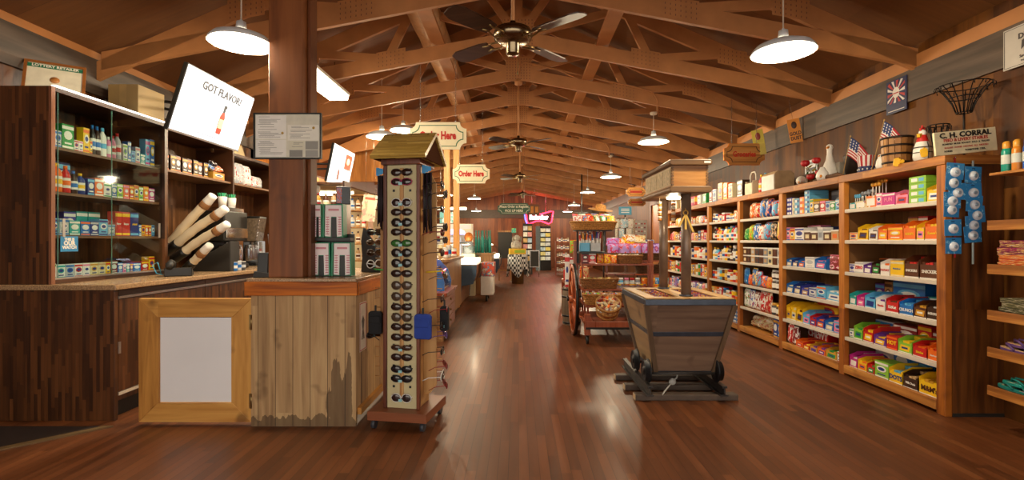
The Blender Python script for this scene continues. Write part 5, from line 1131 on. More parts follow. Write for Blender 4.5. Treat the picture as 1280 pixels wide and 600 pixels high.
b = MB(); b.prism([(-.28, 0), (.22, 0), (.22, .30), (-.28, .02)], 'y', -.06, .10); b.build('rack_body', m_blk2, t, bevel=.006)
ang = .72
STK = [((-3.20, 4.86), 1.16, .72, .66, .048), ((-3.13, 4.84), 1.09, .72, .60, .046), ((-3.05, 4.82), 1.02, .70, .54, .044), ((-2.93, 4.80), 1.0, .70, .24, .038)]
STK = [(P(206, 313, 4.85), P(258, 254, 4.8), .044), (P(213, 312, 4.78), P(272, 268, 4.7), .043), (P(223, 321, 4.7), P(274, 287, 4.6), .041), (P(234, 335, 4.62), P(254, 315, 4.56), .038)]
for i, (p0, p1, r) in enumerate(STK):
    nm = ['topmost', 'second', 'third', 'lowest and shortest'][i]
    t = thing('cup_stack', f'long stack of cream paper cups in the slanted dispenser, {nm} of four', 'cups', p0)
    d = (p1-p0); L = d.length; d.normalize()
    n = int(L/.018); b = MB(); prof = []
    q = Vector((0, 0, 1)).rotation_difference(d).to_matrix().to_4x4()
    sag = lambda u: Vector((0, 0, .02*math.sin(PI*u)))*(1 if i < 3 else 0)
    b.tube([d*L*k/16+sag(k/16) for k in range(17)], r, 20, 0, [r*(.90+.10*((k % 4)/3)) for k in range(17)]); b.build('cups', mat('e8d6b4', .5, 0, .04), t)
    b = MB(); b.tube([d*(L+k*.026) for k in range(5)], r, 20, 0, [r*1.02, r*.98, r*.95, r*.92, r*.89]); b.build('top_cup', mat('f0ece2', .5, 0, .03), t)
    b = MB(); b.tube([d*(L-.05+k*.02) for k in range(4)], r*1.03, 20, 0, [r*1.06, r*1.06, r*1.05, r*1.04]); b.build('cup_sleeve', mat('9a6b3e', .7), t)
    b = MB(); b.tube([d*(-.06+k*.04)+sag(.1) for k in range(5)], r*1.15, 16, 0, [r*1.1]*5); b.build('holder_tube', m_black, t)
t = thing('coffee_machine', 'black coffee machine with chrome front beside the paper cups', 'coffee machine', (-3.2, 5.42, CZ))
b = MB(); b.box(-.20, .12, -.22, .22, .30, .62); b.box(-.20, -.06, -.22, .22, 0, .30); b.box(-.2, .14, -.22, .22, 0, .05); b.build('machine_body', m_black, t, bevel=.012)
b = MB(); b.box(.121, .135, -.2, .2, .33, .44); b.build('chrome_panel', m_chrome, t, bevel=.004)
for i, y in enumerate((-.12, .04, .15)):
    b = MB(); b.lathe([(0, .055), (.05, .055), (.055, .08), (.055, .20), (.045, .25), (.04, .255)], 18, 0, None, (.04, y, 0)); b.build('urn', m_chrome, t)
b = MB(); b.cyl((.05, -.05, .26), (.05, -.05, .30), .02, .02, 10); b.cyl((.05, .1, .26), (.05, .1, .30), .02, .02, 10); b.build('spout', m_chrome, t)
b = MB(); b.box(-.14, .1, -.18, .18, .621, .66); b.build('cup_warmer_rail', m_chrome, t)
for i, (y, px) in enumerate(((5.28, 0), (5.45, 0))):
    t = thing('straw_cup', f"white cup of green straws standing on the coffee machine, {'left' if i==0 else 'right'} one", 'cup', (-3.15, y, CZ+.661)); b = MB(); b.lathe([(0, 0), (.035, 0), (.045, .11), (.042, .11), (.033, .005), (0, .005)], 16); b.build('cup', m_white, t)
    b = MB()
    for k in range(14): a = k*2.4; r = .03*math.sqrt(k/14); b.cyl((r*.6*math.cos(a), r*.6*math.sin(a), .01), (r*1.5*math.cos(a), r*1.5*math.sin(a), .15), .004, .004, 5)
    b.build('straws', mat('1f9a63', .4), t)
t = thing('coffee_grinder', 'tall coffee grinder with clear bean hopper and chrome studs on the counter', 'grinder', (-3.1, 5.82, CZ), .1)
b = MB(); b.box(-.09, .09, -.09, .09, 0, .3); b.build('grinder_body', m_chrome, t, bevel=.01)
b = MB(); b.prism([(-.06, .3), (.06, .3), (.10, .56), (-.10, .56)], 'y', -.1, .1); b.build('hopper', mat('6b5a48', .15, 0, .4, 40), t, bevel=.004)
b = MB()
for s in (-1, 1):
    for k in range(7): b.ell((s*(.064+.0055*k), -.102, .32+.035*k), (.008, .005, .008), 8, 5)
b.build('chrome_studs', m_chrome, t)
b = MB(); b.box(-.1, .1, -.1, .1, .561, .585); b.build('lid', m_black, t, bevel=.004)
for i, y in enumerate((6.1, 6.45)):
    t = thing('blender', f"blender with clear jug on the far end of the left counter, {'left' if i==0 else 'right'} of two", 'blender', (-3.0, y, CZ))
    b = MB(); b.lathe([(0, 0), (.09, 0), (.085, .06), (.06, .15), (0, .15)], 20); b.build('motor_base', m_chrome if i == 0 else m_blk2, t)
    b = MB(); b.lathe([(.055, .151), (.075, .36), (.078, .38), (.072, .38), (.052, .155)], 18); b.build('jug', mat('c5cfdb', .1, 0, .05, 9, 0, .8), t)
    b = MB(); b.lathe([(0, .381), (.078, .381), (.07, .40), (.03, .42), (0, .42)], 18); b.build('lid', m_blk2, t)
for i, (y, c, w, h) in enumerate(((4.98, 'blue', .07, .09), (5.05, 'silver', .07, .1), (5.13, 'dark grey', .07, .09), (6.0, 'gold', .06, .11), (6.27, 'white', .07, .2))):
    place('can' if i != 4 else 'bottle', c, w, h, (-2.86, y, CZ), PI/2, f"small {c} container at the front of the left counter, {ORD[i]} from left", 'small containers on the left counter', name='counter_container', cat='container')
# ---- pine gate
t = thing('counter_gate', 'low pine-framed gate with white panel hinged to the barn-wood counter', 'gate', (-2.185, 3.37, 0))
m_pine = wood(['9a6424', 'c48a3e', 'dca656'], 'X', 'Z', .6, 3, .5, 1.1, 0, 5, 24); m_pineh = wood(['9a6424', 'c48a3e', 'dca656'], 'Z', 'X', .6, 3, .5, 1.1, 0, 5, 24)
w2, z0, z1, f = .381, .025, .86, .125
b = MB(); b.prism([(-w2, z1), (w2, z1), (w2-f, z1-f), (-w2+f, z1-f)], 'y', -.02, .02); b.build('top_rail', m_pineh, t, bevel=.003)
b = MB(); b.prism([(-w2, z0), (w2, z0), (w2-f, z0+f), (-w2+f, z0+f)], 'y', -.02, .02); b.build('bottom_rail', m_pineh, t, bevel=.003)
for s in (-1, 1):
    b = MB(); b.prism([(s*w2, z0), (s*w2, z1), (s*(w2-f), z1-f), (s*(w2-f), z0+f)], 'y', -.02, .02); b.build('stile', m_pine, t, bevel=.003)
b = MB(); b.box(-w2+f+.006, w2-f-.006, -.004, .004, z0+f+.006, z1-f-.006); b.build('white_panel', mat('f0f0f2', .6, 0, .03, 3), t)
for s in (-1, 1): b = MB(); b.box(s*(w2-f-.005)-.006, s*(w2-f-.005)+.006, -.018, -.004, z0+f-.0, z1-f); b.build('inner_bead', m_pine, t)
for z in (.17, .70):
    b = MB(); b.box(w2-.012, w2+.012, -.026, -.021, z-.05, z+.05); b.cyl((w2+.005, -.028, z-.05), (w2+.005, -.028, z+.05), .006, .006, 8); b.build('hinge', m_brass, t)
# ---- barn-wood counter
m_barn = wood(['5e442c', '9c7a52', 'b89568', 'ccac7c'], 'X', 'Z', .117, 4, .7, 1.0, .9, 6, 20)
m_barny = wood(['5e442c', '9c7a52', 'b89568', 'ccac7c'], 'Y', 'Z', .15, 4, .7, 1.0, .9, 6, 20)
def stain(m):      # scuffed, charred lower edge and one dark spill down the boards
    nt = m.node_tree; L = nt.links; bsdf = nt.nodes['Principled BSDF']; src = bsdf.inputs['Base Color'].links[0].from_socket
    tc = nt.nodes.new('ShaderNodeTexCoord'); sp = nt.nodes.new('ShaderNodeSeparateXYZ'); L.new(tc.outputs['Object'], sp.inputs[0])
    mp = nt.nodes.new('ShaderNodeMapping'); mp.inputs['Scale'].default_value = (18, 18, 3); L.new(tc.outputs['Object'], mp.inputs[0])
    n = nt.nodes.new('ShaderNodeTexNoise'); n.inputs['Scale'].default_value = 1; n.inputs['Detail'].default_value = 4; L.new(mp.outputs[0], n.inputs['Vector'])
    a = M_(nt, 'ADD', M_(nt, 'MULTIPLY', n.outputs['Fac'], .2), -.045); low = M_(nt, 'LESS_THAN', sp.outputs['Z'], a)
    dx = M_(nt, 'ABSOLUTE', M_(nt, 'ADD', sp.outputs['X'], 1.20)); wv = M_(nt, 'MULTIPLY', n.outputs['Fac'], .16)
    w = M_(nt, 'LESS_THAN', dx, M_(nt, 'SUBTRACT', wv, .01)); hz = M_(nt, 'LESS_THAN', sp.outputs['Z'], M_(nt, 'ADD', M_(nt, 'MULTIPLY', n.outputs['Fac'], .7), .05))
    k = M_(nt, 'MAXIMUM', low, M_(nt, 'MULTIPLY', w, hz)); 
    mx = nt.nodes.new('ShaderNodeMix'); mx.data_type = 'RGBA'; mx.blend_type = 'MULTIPLY'; L.new(M_(nt, 'MULTIPLY', k, .72), mx.inputs[0]); L.new(src, mx.inputs[6]); mx.inputs[7].default_value = (.16, .13, .12, 1)
    L.new(mx.outputs[2], bsdf.inputs['Base Color'])
stain(m_barn)
t = thing('barn_wood_counter', 'weathered barn-board counter with orange-stained trim at the centre left', 'counter', (0, 0, 0))
b = MB(); b.box(-1.80, -1.094, 3.34, 3.365, .0, .89); o = b.build('front_boards', m_barn, t)
b = MB(); b.prism([(3.366, .07), (4.6, .10), (4.6, .89), (3.366, .89)], 'x', -1.12, -1.096); b.build('side_boards', m_barny, t)
b = MB(); b.box(-1.80, -1.775, 3.366, 4.6, 0, .89); b.build('inner_side', m_barny, t)
b = MB(); b.box(-1.77, -1.20, 3.37, 4.6, 0, .1); b.build('plinth', m_black, t)
b = MB(); b.box(-1.825, -1.075, 3.30, 3.335, .885, .975); b.build('front_trim', m_orange, t, bevel=.003)
b = MB(); b.box(-1.092, -1.07, 3.336, 4.6, .885, .975); b.build('side_trim', wood(['8a420c', 'c46a14', 'dc8424'], 'Z', 'Y', .3, 3, .45, 1.3, 0, 3, 26, .3, 0), t, bevel=.003)
b = MB(); b.box(-1.10, -1.066, 3.37, 4.6, .07, .115); b.build('foot_strip', m_pine, t)
b = MB(); b.box(-1.815, -1.085, 3.31, 4.6, .976, .998)
tag(b.build('granite_slab', m_granite, bevel=.004), 'speckled granite slab on top of the barn-board counter', 'countertop')
t = thing('notice', 'small white notice with red border on the side of the barn-board counter', 'notice', (-1.0945, 3.49, .65), LEFTW[2])
b = MB(); b.box(-.075, .075, -.0015, 0, -.17, .17); s = b.build('sheet', mat('d9cfc0', .5), t)
b = MB()
for q in ((-.07, -.064, -.165, .165), (.064, .07, -.165, .165), (-.064, .064, .159, .165), (-.064, .064, -.165, -.159)): b.box(q[0], q[1], -.0025, -.0016, q[2], q[3])
b.build('red_border', mat('b23a30', .5), s)
b = MB(); b.prism([(-.03, -.09), (-.01, -.02), (-.03, .04), (0, .075), (.03, .04), (.012, -.02), (.03, -.09), (.01, -.09), (0, -.04), (-.012, -.09)], 'y', -.0025, -.0016); b.build('black_figure', m_black, s)
# timber post
t = thing('timber_post', 'massive dark timber post rising from the barn-board counter to the roof', 'post', (0, 0, 0))
b = MB(); b.box(-1.70, -1.465, 3.37, 3.55, .999, zR-1.7*.4205-.02); b.build('post_core', wood(['351808', '5c2f12', '78431c', '8c5226'], 'X', 'Z', .6, 4, .5, 1.2, 0, 4, 14), t, bevel=.008)
b = MB(); b.box(-1.464, -1.44, 3.44, 3.55, .999, zR-1.7*.4205-.02); b.build('post_board', wood(['351808', '5c2f12', '78431c'], 'X', 'Z', .6, 4, .5, 1.2, 0, 4, 14), t, bevel=.004)
# frame of licences
t = thing('licence_frame', 'black framed board of permits and licences hung on the timber post', 'picture frame', (-1.557, 3.35, 1.957))
W_, H_ = .456, .31
b = MB()
for q in ((-W_/2, -W_/2+.009, -H_/2, H_/2), (W_/2-.009, W_/2, -H_/2, H_/2), (-W_/2+.009, W_/2-.009, H_/2-.009, H_/2), (-W_/2+.009, W_/2-.009, -H_/2, -H_/2+.009)): b.box(q[0], q[1], -.012, .012, q[2], q[3])
b.build('frame', m_black, t)
b = MB(); b.box(-W_/2+.009, W_/2-.009, -.002, .008, -H_/2+.009, H_/2-.009); bk = b.build('backing', mat('e2dfcc', .5), t)
docs = [(-.215, -.01, -.02, .14, 'f6f4ec'), (-.215, -.01, -.14, -.025, 'f2f0e8'), (.0, .21, -.03, .075, 'f0ede0'), (.012, .11, -.09, -.035, 'e0dcc6'), (.12, .205, -.09, -.035, '9a9890'), (.012, .10, -.14, -.095, '8f8d86'), (.12, .205, -.14, -.095, 'a3a19a')]
for x0, x1, z0, z1, c in docs:
    b = MB(); b.box(x0, x1, -.0035, -.0022, z0, z1); d = b.build('document', mat(c, .5, 0, .04), bk)
b = MB(); r2 = random.Random(9)
for x0, x1, z0, z1, c in docs[:4]:
    z = z1-.012
    while z > z0+.01:
        if r2.random() < .7:
            a = x0+.012+r2.random()*.02; b.box(a, a+(x1-x0)*r2.uniform(.3, .75), -.0042, -.0036, z, z+.0022)
        z -= .0085
for x, z in ((-.035, .02), (.175, .055)): b.lathe([(0, 0), (.009, 0), (.009, .0008), (0, .0008)], 12, 1, XF((x, -.0036, z), FRONT))
b.build('print', [mat('77756f', .5), mat('c9a24a', .5)], bk)
# keno slip holders
def slip(x, z, w, label, y=3.52, g=True):
    t = thing('slip_holder', label, 'slip holder', (x, y, z)); h = .235
    b = MB(); b.prism([(-w/2, 0), (w/2, 0), (w/2-.004, h), (-w/2+.004, h)], 'y', .004, .06); b.prism([(-w*.5, .0), (-w*.43, .0), (-w*.41, h), (-w*.47, h)], 'y', -.02, .004); b.prism([(w*.43, .0), (w*.5, .0), (w*.47, h), (w*.41, h)], 'y', -.02, .004); b.build('green_sides', mat('128a5e', .4), t)
    b = MB(); b.prism([(-w*.42, .008), (-w*.15, .004), (-w*.13, h*.62), (w*.13, h*.62), (w*.15, .004), (w*.42, .008), (w*.40, h*.97), (-w*.40, h*.97)], 'y', -.002, .003); s = b.build('slip', mat('f8eaea', .5, 0, .04), t)
    for sx in (-1, 1):
        b = MB(); b.box(sx*w*.29-.0006, sx*w*.29+.0006, -.0034, -.0025, .02, .146)
        for k in range(8): b.box(sx*w*.29-.011, sx*w*.29+.011, -.0035, -.0025, .02+k*.017, .027+k*.017)
        b.build('slip_print', mat('d98f9a', .5), s)
    b = MB(); b.box(-w*.25, w*.25, -.0035, -.0025, h*.8, h*.86); b.build('slip_heading', mat('d98f9a', .5), s)
    b = MB(); b.box(-w*.12, w*.12, .0005, .0038, .0, h*.6); b.build('slot', m_black, t)
slip(-1.40, 1.003, .145, 'pink and white play slip holder on the counter, lower left of four'); slip(-1.25, 1.003, .145, 'pink and white play slip holder on the counter, lower right of four')
slip(-1.31, 1.275, .15, 'pink and white play slip holder in the upper row, the full one at right'); slip(-1.425, 1.275, .07, 'narrow play slip holder in the upper row beside the timber post')
t = thing('slip_rack', 'black two-tier rack carrying the play slip holders', 'rack', (-1.33, 3.55, .999))
b = MB(); b.box(-.14, .14, -.035, .06, .0, .003); b.box(-.14, .14, .04, .06, .003, .30); b.box(-.14, .14, -.04, .06, .252, .272); b.build('rack_body', m_black, t)
# backs of register equipment
t = thing('register_screen', 'dark curved back of a point of sale screen beside the slip holders', 'screen', (-1.16, 3.95, .999), -.2)
b = MB(); pr = [(-.10, 0), (-.09, .12), (-.10, .25), (-.08, .36), (-.04, .30), (.03, .20), (.07, .1), (.08, 0)]; b.prism(pr, 'y', -.01, .03); b.build('shell', mat('2b2f36', .35), t, bevel=.008)
b = MB(); b.cyl((0, .06, 0), (0, .06, .1), .05, .03, 14); b.build('foot', m_black, t)
t = thing('pos_monitor', 'grey tilted register monitor seen from the side behind the sunglasses rack', 'monitor', (-1.28, 4.35, .999), .3)
b = MB(); b.box(-.05, .0, -.12, .12, .10, .40, 0, XF((0, 0, 0), (0, .35, 0))); b.build('monitor_housing', mat('6f7174', .5), t, bevel=.015)
b = MB(); b.prism([(-.09, 0), (.09, 0), (.05, .03), (.03, .15), (-.02, .15), (-.03, .03)], 'y', -.06, .06); b.build('stand', mat('57595c', .5), t, bevel=.006)
t = thing('customer_display', 'small dark upright display with coloured edge above the slip holders', 'screen', (-1.27, 3.6, 1.513), .2)
b = MB(); b.box(-.05, .05, -.012, .012, .0, .13); b.build('display_body', mat('23252b', .3), t, bevel=.006); b = MB(); b.box(-.045, -.01, -.0135, -.0125, .01, .12); b.build('colour_band', pack('c85a4a', '4a8ac8', 'e0b060', 9), t)
t = thing('card_terminal', 'black card terminal on the counter edge left of the timber post', 'terminal', (-1.75, 3.42, .999), .1)
b = MB(); b.prism([(-.05, 0), (.05, 0), (.03, .02), (.0, .17), (-.03, .17), (-.045, .03)], 'x', -.035, .035); b.build('terminal_body', m_black, t, bevel=.006)
b = MB(); b.prism([(-.06, 0), (.06, 0), (.05, .03), (-.05, .045)], 'y', -.05, .045); b.build('cradle', m_blk2, t, bevel=.004)
t = thing('cream_jar_stand', 'pair of round beige lidded jars one above the other by the card terminal', 'jar', (-1.745, 3.60, .999))
b = MB(); b.cyl((0, 0, 0), (0, 0, .16), .022, .022, 12); b.build('stem', mat('c8ccd4', .2, .6), t)
for z in (.19, .24): b = MB(); b.ell((0, 0, z), (.036, .036, .026), 14, 8); b.build('jar', mat('b8a888', .4), t)
place('carton', 'red', .10, .02, (-1.15, 4.15, .999), -.3, 'low red and white carton on the counter behind the slip holders', None, None, None, 'white', .14, 'receipt_box')
# ================================================================== SUNGLASSES RACK
RK = thing('sunglasses_rack', 'tall wooden sunglasses rack with small thatched roof on a wheeled base', 'display rack', (-.765, 3.45, 0), -.172)
m_rackw = wood(['8a5a2c', 'b98850', 'd3a66c'], 'X', 'Z', .5, 3, .5, .7, 0, 0, 22); m_face = mat('c9bd92', .6, 0, .06, 12); m_maho = wood(['3d1a10', '64301c', '7d4226'], 'X', 'Z', .5, 3, .35, 1, 0, 0, 30)
b = MB(); b.box(-.205, .205, -.205, .205, .062, .122); b.build('base', wood(['5a2c16', '7d4324', '935432'], 'Z', 'X', .5, 3, .45, 1, 0, 0, 22), RK, bevel=.003)
for sx in (-1, 1):
    for sy in (-1, 1):
        b = MB(); b.cyl((sx*.17-.012, sy*.17, .03), (sx*.17+.012, sy*.17, .03), .03, .03, 16); b.cyl((sx*.17, sy*.17, .03), (sx*.17, sy*.17, .061), .012, .016, 8); b.build('caster', mat('3a3c44', .4), RK)
b = MB(); b.box(-.105, .105, -.11, -.10, .123, 1.76); b.build('front_panel', m_face, RK)
b = MB(); b.box(-.105, .105, .10, .11, .123, 1.76); b.build('back_panel', m_face, RK)
for s in (-1, 1):
    b = MB(); b.box(s*.108-.006, s*.108+.006, -.098, .098, .123, 1.76); b.build('side_panel', m_rackw, RK)
    b = MB(); b.box(s*.118-.012, s*.118+.012, -.125, -.101, .123, 1.76); b.build('corner_post', m_maho, RK, bevel=.004)
    b = MB(); b.prism([(s*.1145, .20), (s*.16, .20), (s*.205, .26), (s*.205, 1.64), (s*.16, 1.72), (s*.1145, 1.72)], 'y', -.006, .006); b.build('wing_panel', m_rackw, RK)
b = MB(); b.box(-.014, .014, -.118, -.1105, .18, 1.74); b.build('nose_rail', m_rackw, RK, bevel=.003)
b = MB(); b.box(-.14, .14, -.14, .14, 1.761, 1.80); b.build('cornice', m_maho, RK, bevel=.004)
m_reed = wood(['6b5426', '9a7d3e', 'b59650', 'c9ae6a'], 'X', 'Y', .35, 1, .6, .6, .3, 0, 12)
nt = m_reed.node_tree
for s in (-1, 1):
    b = MB(); b.prism([(s*.21, 1.79), (0, 1.97), (0, 1.995), (s*.15, 1.875), (s*.21+s*.014, 1.812)], 'x', -.178, .205)
    o = b.build('thatch_slope', wood(['7a5a22', 'b08c3e', 'ccaa56', 'e0c478'], 'Z', 'X', .009, .3, .4, .6, .6, 0, 50, .5, .4), RK)
    b = MB()
    for x in (-.11, .03, .15): b.box(x-.0015, x+.0015, 0, .29, 0, .003, 0, XF((0, s*.224, 1.806), (math.atan2(.186, .224), 0, 0)) if s < 0 else XF((0, .224, 1.806), (PI-math.atan2(.186, .224), 0, 0)))
    b.build('thatch_binding', mat('5d4a2a', .7), RK)
    b = MB(); b.prism([(-.2, 1.79), (0, 1.965), (.2, 1.79)], 'x', (.18 if s > 0 else -.165), (.19 if s > 0 else -.155)); b.build('gable', mat('4a2a18', .95, 0, .1, 9, 0, .05), RK)
b = MB(); 
for k in range(22):
    for s in (-1, 1): b.box(s*.0585-.008, s*.0585+.008, -.1115, -.1105, .26+k*.0695, .276+k*.0695)
b.build('temple_hole', m_black, RK)
for s in (-1, 1):
    b = MB()
    for k in range(20): b.cyl((s*.206, .0, .30+k*.069), (s*.245, .0, .30+k*.069), .0035, .0035, 6); 
    b.build('peg_row', m_rackw, RK)
RM = Matrix.Translation((-.765, 3.45, 0)) @ Matrix.Rotation(-.172, 4, 'Z')
def glasses(lens, frame, style, sticker=True):
    t = thing('sunglasses', 'x', 'sunglasses', (0, 0, 0))
    rx_, rz_ = {'round': (.031, .026), 'wide': (.034, .021), 'narrow': (.033, .016)}[style]
    for s in (-1, 1):
        b = MB(); b.ell((s*.037, .002, 0), (rx_, .006, rz_), 16, 8); b.build('lens', mat(lens, .08, 0, .1, 9, 0, .9), t)
    b = MB()
    for s in (-1, 1): b.tube([(s*.037+rx_*1.05*math.cos(a), .003+.004*abs(math.cos(a)), rz_*1.05*math.sin(a)) for a in [2*PI*i/18 for i in range(18)]], .0035, 6, closed=True)
    b.tube([(-.01, 0, .006), (0, -.002, .009), (.01, 0, .006)], .003, 6); b.build('frame', mat(frame, .3), t)
    for s in (-1, 1): b = MB(); b.tube([(s*.071, .004, .006), (s*.074, .02, .006), (s*.072, .09, .002), (s*.068, .13, -.018)], .0028, 6); b.build('temple', mat(frame, .3), t)
    if sticker: b = MB(); b.box(-.016, .010, -.0075, -.0065, -.022, -.004); b.build('price_sticker', pack('7cc4d8', 'a8dcc8', 'f4f4f4', 6), t)
    return t
PR = {}
def put_glasses(kind, loc, rz, label, group, ry=0):
    lens, frame, style, st = kind
    if kind not in PR: t = glasses(lens, frame, style, st); PR[kind] = t
    else: t = dup(PR[kind], loc, rz)
    t.location = loc; t.rotation_euler = (0, ry, rz); t['label'] = label; t['group'] = group; return t
KD = {'A': ('2a1812', '3b2016', 'wide', False), 'B': ('1c1512', '2b1a14', 'round', True), 'P': ('24161a', 'a8285a', 'wide', True), 'W': ('2b1c1a', 'e8e6e2', 'round', True), 'G': ('2f6b2a', '2a2a20', 'wide', True), 'T': ('4a3a2c', '54402e', 'round', False), 'K': ('141418', '1a1a1e', 'wide', True), 'R': ('30181a', '8c1a20', 'wide', False), 'V': ('2a2430', '5a3a8c', 'wide', True), 'N': ('3a2418', '6b4a2a', 'narrow', True)}
KN = {'A': 'dark brown', 'B': 'black-brown round', 'P': 'pink framed', 'W': 'white framed', 'G': 'green mirrored', 'T': 'tan-grey round', 'K': 'black', 'R': 'red framed', 'V': 'violet framed', 'N': 'narrow brown'}
rows = [(215, 'A'), (227, 'P'), (253, 'W'), (265, 'A'), (278, 'B'), (290, 'A'), (304, 'G'), (316, 'B'), (329, 'B'), (342, 'A'), (357, 'T'), (371, 'T'), (384, 'A'), (397, 'T'), (409, 'A'), (422, 'A'), (435, 'N'), (447, 'A'), (462, 'K'), (474, 'K'), (498, 'W')]
for i, (py, k) in enumerate(rows):
    z = 1.25+(301-py)/F*3.32; p = RM @ Vector((0, -.128, z))
    put_glasses(KD[k], p, -.172, f'{KN[k]} sunglasses on the front of the thatched rack, {ORD[i]} pair from the top', 'sunglasses on the front of the rack')
rs = [(232, 'K'), (243, 'B'), (262, 'K'), (284, 'B'), (291, 'R'), (300, 'A'), (316, 'A'), (345, 'N'), (372, 'A'), (386, 'R'), (404, 'K'), (418, 'V'), (436, 'K'), (456, 'R'), (467, 'W'), (480, 'R')]
for i, (py, k) in enumerate(rs):
    z = 1.25+(301-py)/F*3.42; p = RM @ Vector((.262, -.03+.06*(i % 2), z))
    put_glasses(KD[k], p, -.172+PI/2+(.5 if i % 2 else .2), f'{KN[k]} sunglasses on the right side pegs of the rack, {ORD[i]} pair down', 'sunglasses on the right side of the rack')
ls = [(290, 'K'), (303, 'N'), (316, 'A'), (330, 'W'), (418, 'K')]
for i, (py, k) in enumerate(ls):
    z = 1.25+(301-py)/F*3.48; p = RM @ Vector((-.255, .0, z))
    put_glasses(KD[k], p, -.172-PI/2-.4, f'{KN[k]} sunglasses on the left side pegs of the rack, {ORD[i]} pair down', 'sunglasses on the left side of the rack')
for s, zt, zb, lb in ((-1, 1.70, 1.36, 'left'), (1, 1.71, 1.34, 'right')):
    p = RM @ Vector((s*.165, -.075, 0)); t = thing('glasses_cords', f'bundle of black eyewear cords with blue card tops hanging on the {lb} of the rack', 'eyewear cords', p, -.172)
    b = MB()
    for k in range(14):
        x = -.026+.052*(k % 7)/6; y = .012*(k//7); e = rnd.uniform(-.05, .05); b.tube([(x, y, zt), (x+rnd.uniform(-.004, .004), y-.004, (zt+zb)/2), (x+rnd.uniform(-.004, .004), y, zb+e)], .0034, 5, k % 3 == 0 and 1 or 0)
    b.build('cords', [m_black, mat('3a2230', .6)], t)
    for k in range(3): b = MB(); b.box(-.034+.02*k, -.008+.022*k, -.012-.006*k, -.009-.006*k, zt-.005+.006*k, zt+.05-.006*k); b.build('card_top', mat('3f9ad6', .5, 0, .15), t, bevel=.004)
def pouch(x, y, z, w, h, d, c, label):
    p = RM @ Vector((x, y, z)); t = thing('eyewear_pouch', label, 'pouch', p, -.172)
    b = MB(); b.prism([(-w/2, -h/2+.01), (-w/2+.01, -h/2), (w/2-.01, -h/2), (w/2, -h/2+.01), (w/2, h/2-.015), (w/2-.015, h/2), (-w/2+.015, h/2), (-w/2, h/2-.015)], 'y', -d/2, d/2); b.build('pouch_body', mat(c, .8), t, bevel=.008)
    b = MB(); b.prism([(-w*.42, -h*.02), (w*.42, -h*.02), (w*.42, h*.3), (-w*.42, h*.3)], 'y', -d/2-.008, -d/2); b.build('flap', mat(c, .8), t, bevel=.004)
    b = MB(); b.box(-.006, .006, -.004, .004, h/2, h/2+.04); b.build('hanging_loop', m_black, t)
pouch(-.215, -.06, .685, .10, .16, .03, '16161a', 'black fabric eyewear pouch hanging on the left of the rack')
pouch(.165, -.155, .685, .115, .165, .035, '23409a', 'blue fabric eyewear pouch hanging on the right front of the rack')
pouch(.265, -.01, .72, .06, .17, .04, '17181c', 'dark eyewear pouch hanging behind the blue pouch on the rack')
for s, c, z, lb in ((-1, '2fae3a', 1.045, 'green elastic strap looped on the left side of the rack'), (1, 'e2c51e', 1.035, 'yellow elastic strap looped on the right side of the rack')):
    b = MB(); b.tube([RM @ Vector((s*.14, -.03, z)), RM @ Vector((s*.19, -.04, z+.004)), RM @ Vector((s*.25, -.01, z+.008)), RM @ Vector((s*.252, .03, z-.0))], .005, 6); tag(b.build('elastic_strap', mat(c, .5)), lb, 'strap')
# ================================================================== CANDY WAGON, right of the aisle
m_red = wood(['5a2412', '8a3f24', 'a85a38'], 'X', 'Y', .5, 3, .3, 1, 0, 0, 22, .5, .2)
m_wick = mat('8a5a2c', .7, 0, .5, 60); m_wickl = mat('b8813f', .7, 0, .5, 60); m_wickd = mat('5a3d22', .7, 0, .5, 60)
t = thing('candy_wagon', 'red-brown wooden candy wagon with stepped shelves, casters and a spoked wheel', 'wagon', (.80, 5.95, 0))
b = MB(); b.box(.0, 1.15, 0, 1.3, .235, .275); b.box(.0, 1.15, -.02, -.0, .20, .285); b.build('bed', m_red, t, bevel=.004)
b = MB(); b.box(.005, 1.145, -.026, -.021, .19, .215); b.build('iron_trim', m_black, t)
for x in (.0, 1.08):
    for y in (.02, 1.22):
        b = MB(); b.box(x-.0, x+.07, y, y+.07, .11, .36 if y < 1 else 1.25); b.build('corner_post', m_red, t, bevel=.004)
        b = MB(); b.cyl((x+.02, y+.035, .05), (x+.05, y+.035, .05), .05, .05, 16); b.box(x+.012, x+.018, y+.01, y+.06, .05, .11); b.box(x+.012, x+.058, y+.01, y+.06, .10, .11); b.build('caster', m_black, t)
for (z, y) in ((.42, .38), (.60, .68), (.93, .9)):
    b = MB(); b.box(.075, 1.075, y, 1.29, z-.02, z); b.box(.07, .075, y, 1.29, z-.03, z+.02) ; b.build('step_shelf', m_red, t, bevel=.003)
    for x in (.08, 1.05): b = MB(); b.box(x, x+.02, y+.01, y+.04, .276, z-.021); b.build('shelf_leg', m_red, t)
def wheel(c, R, label, m=None):
    t = thing('wagon_wheel', label, 'wheel', c); m = m or m_red
    b = MB(); Q = XF((0, 0, 0), (0, PI/2, 0)); b.lathe([(R-.05, -.022), (R, -.022), (R, .022), (R-.05, .022), (R-.05, -.022)], 40, 0, Q); b.build('rim', m, t)
    b = MB(); b.lathe([(R+.001, -.02), (R+.008, -.02), (R+.008, .02), (R+.001, .02)], 40, 0, Q); b.build('iron_tyre', m_black, t)
    b = MB(); b.cyl((-.06, 0, 0), (.05, 0, 0), .055, .055, 18); b.cyl((-.09, 0, 0), (-.06, 0, 0), .028, .028, 12, 1); b.build('hub', [m, m_black], t)
    for k in range(12):
        a = 2*PI*k/12; b = MB(); b.cyl((0, .05*math.cos(a), .05*math.sin(a)), (0, (R-.045)*math.cos(a), (R-.045)*math.sin(a)), .014, .011, 8); b.build('spoke', m, t)
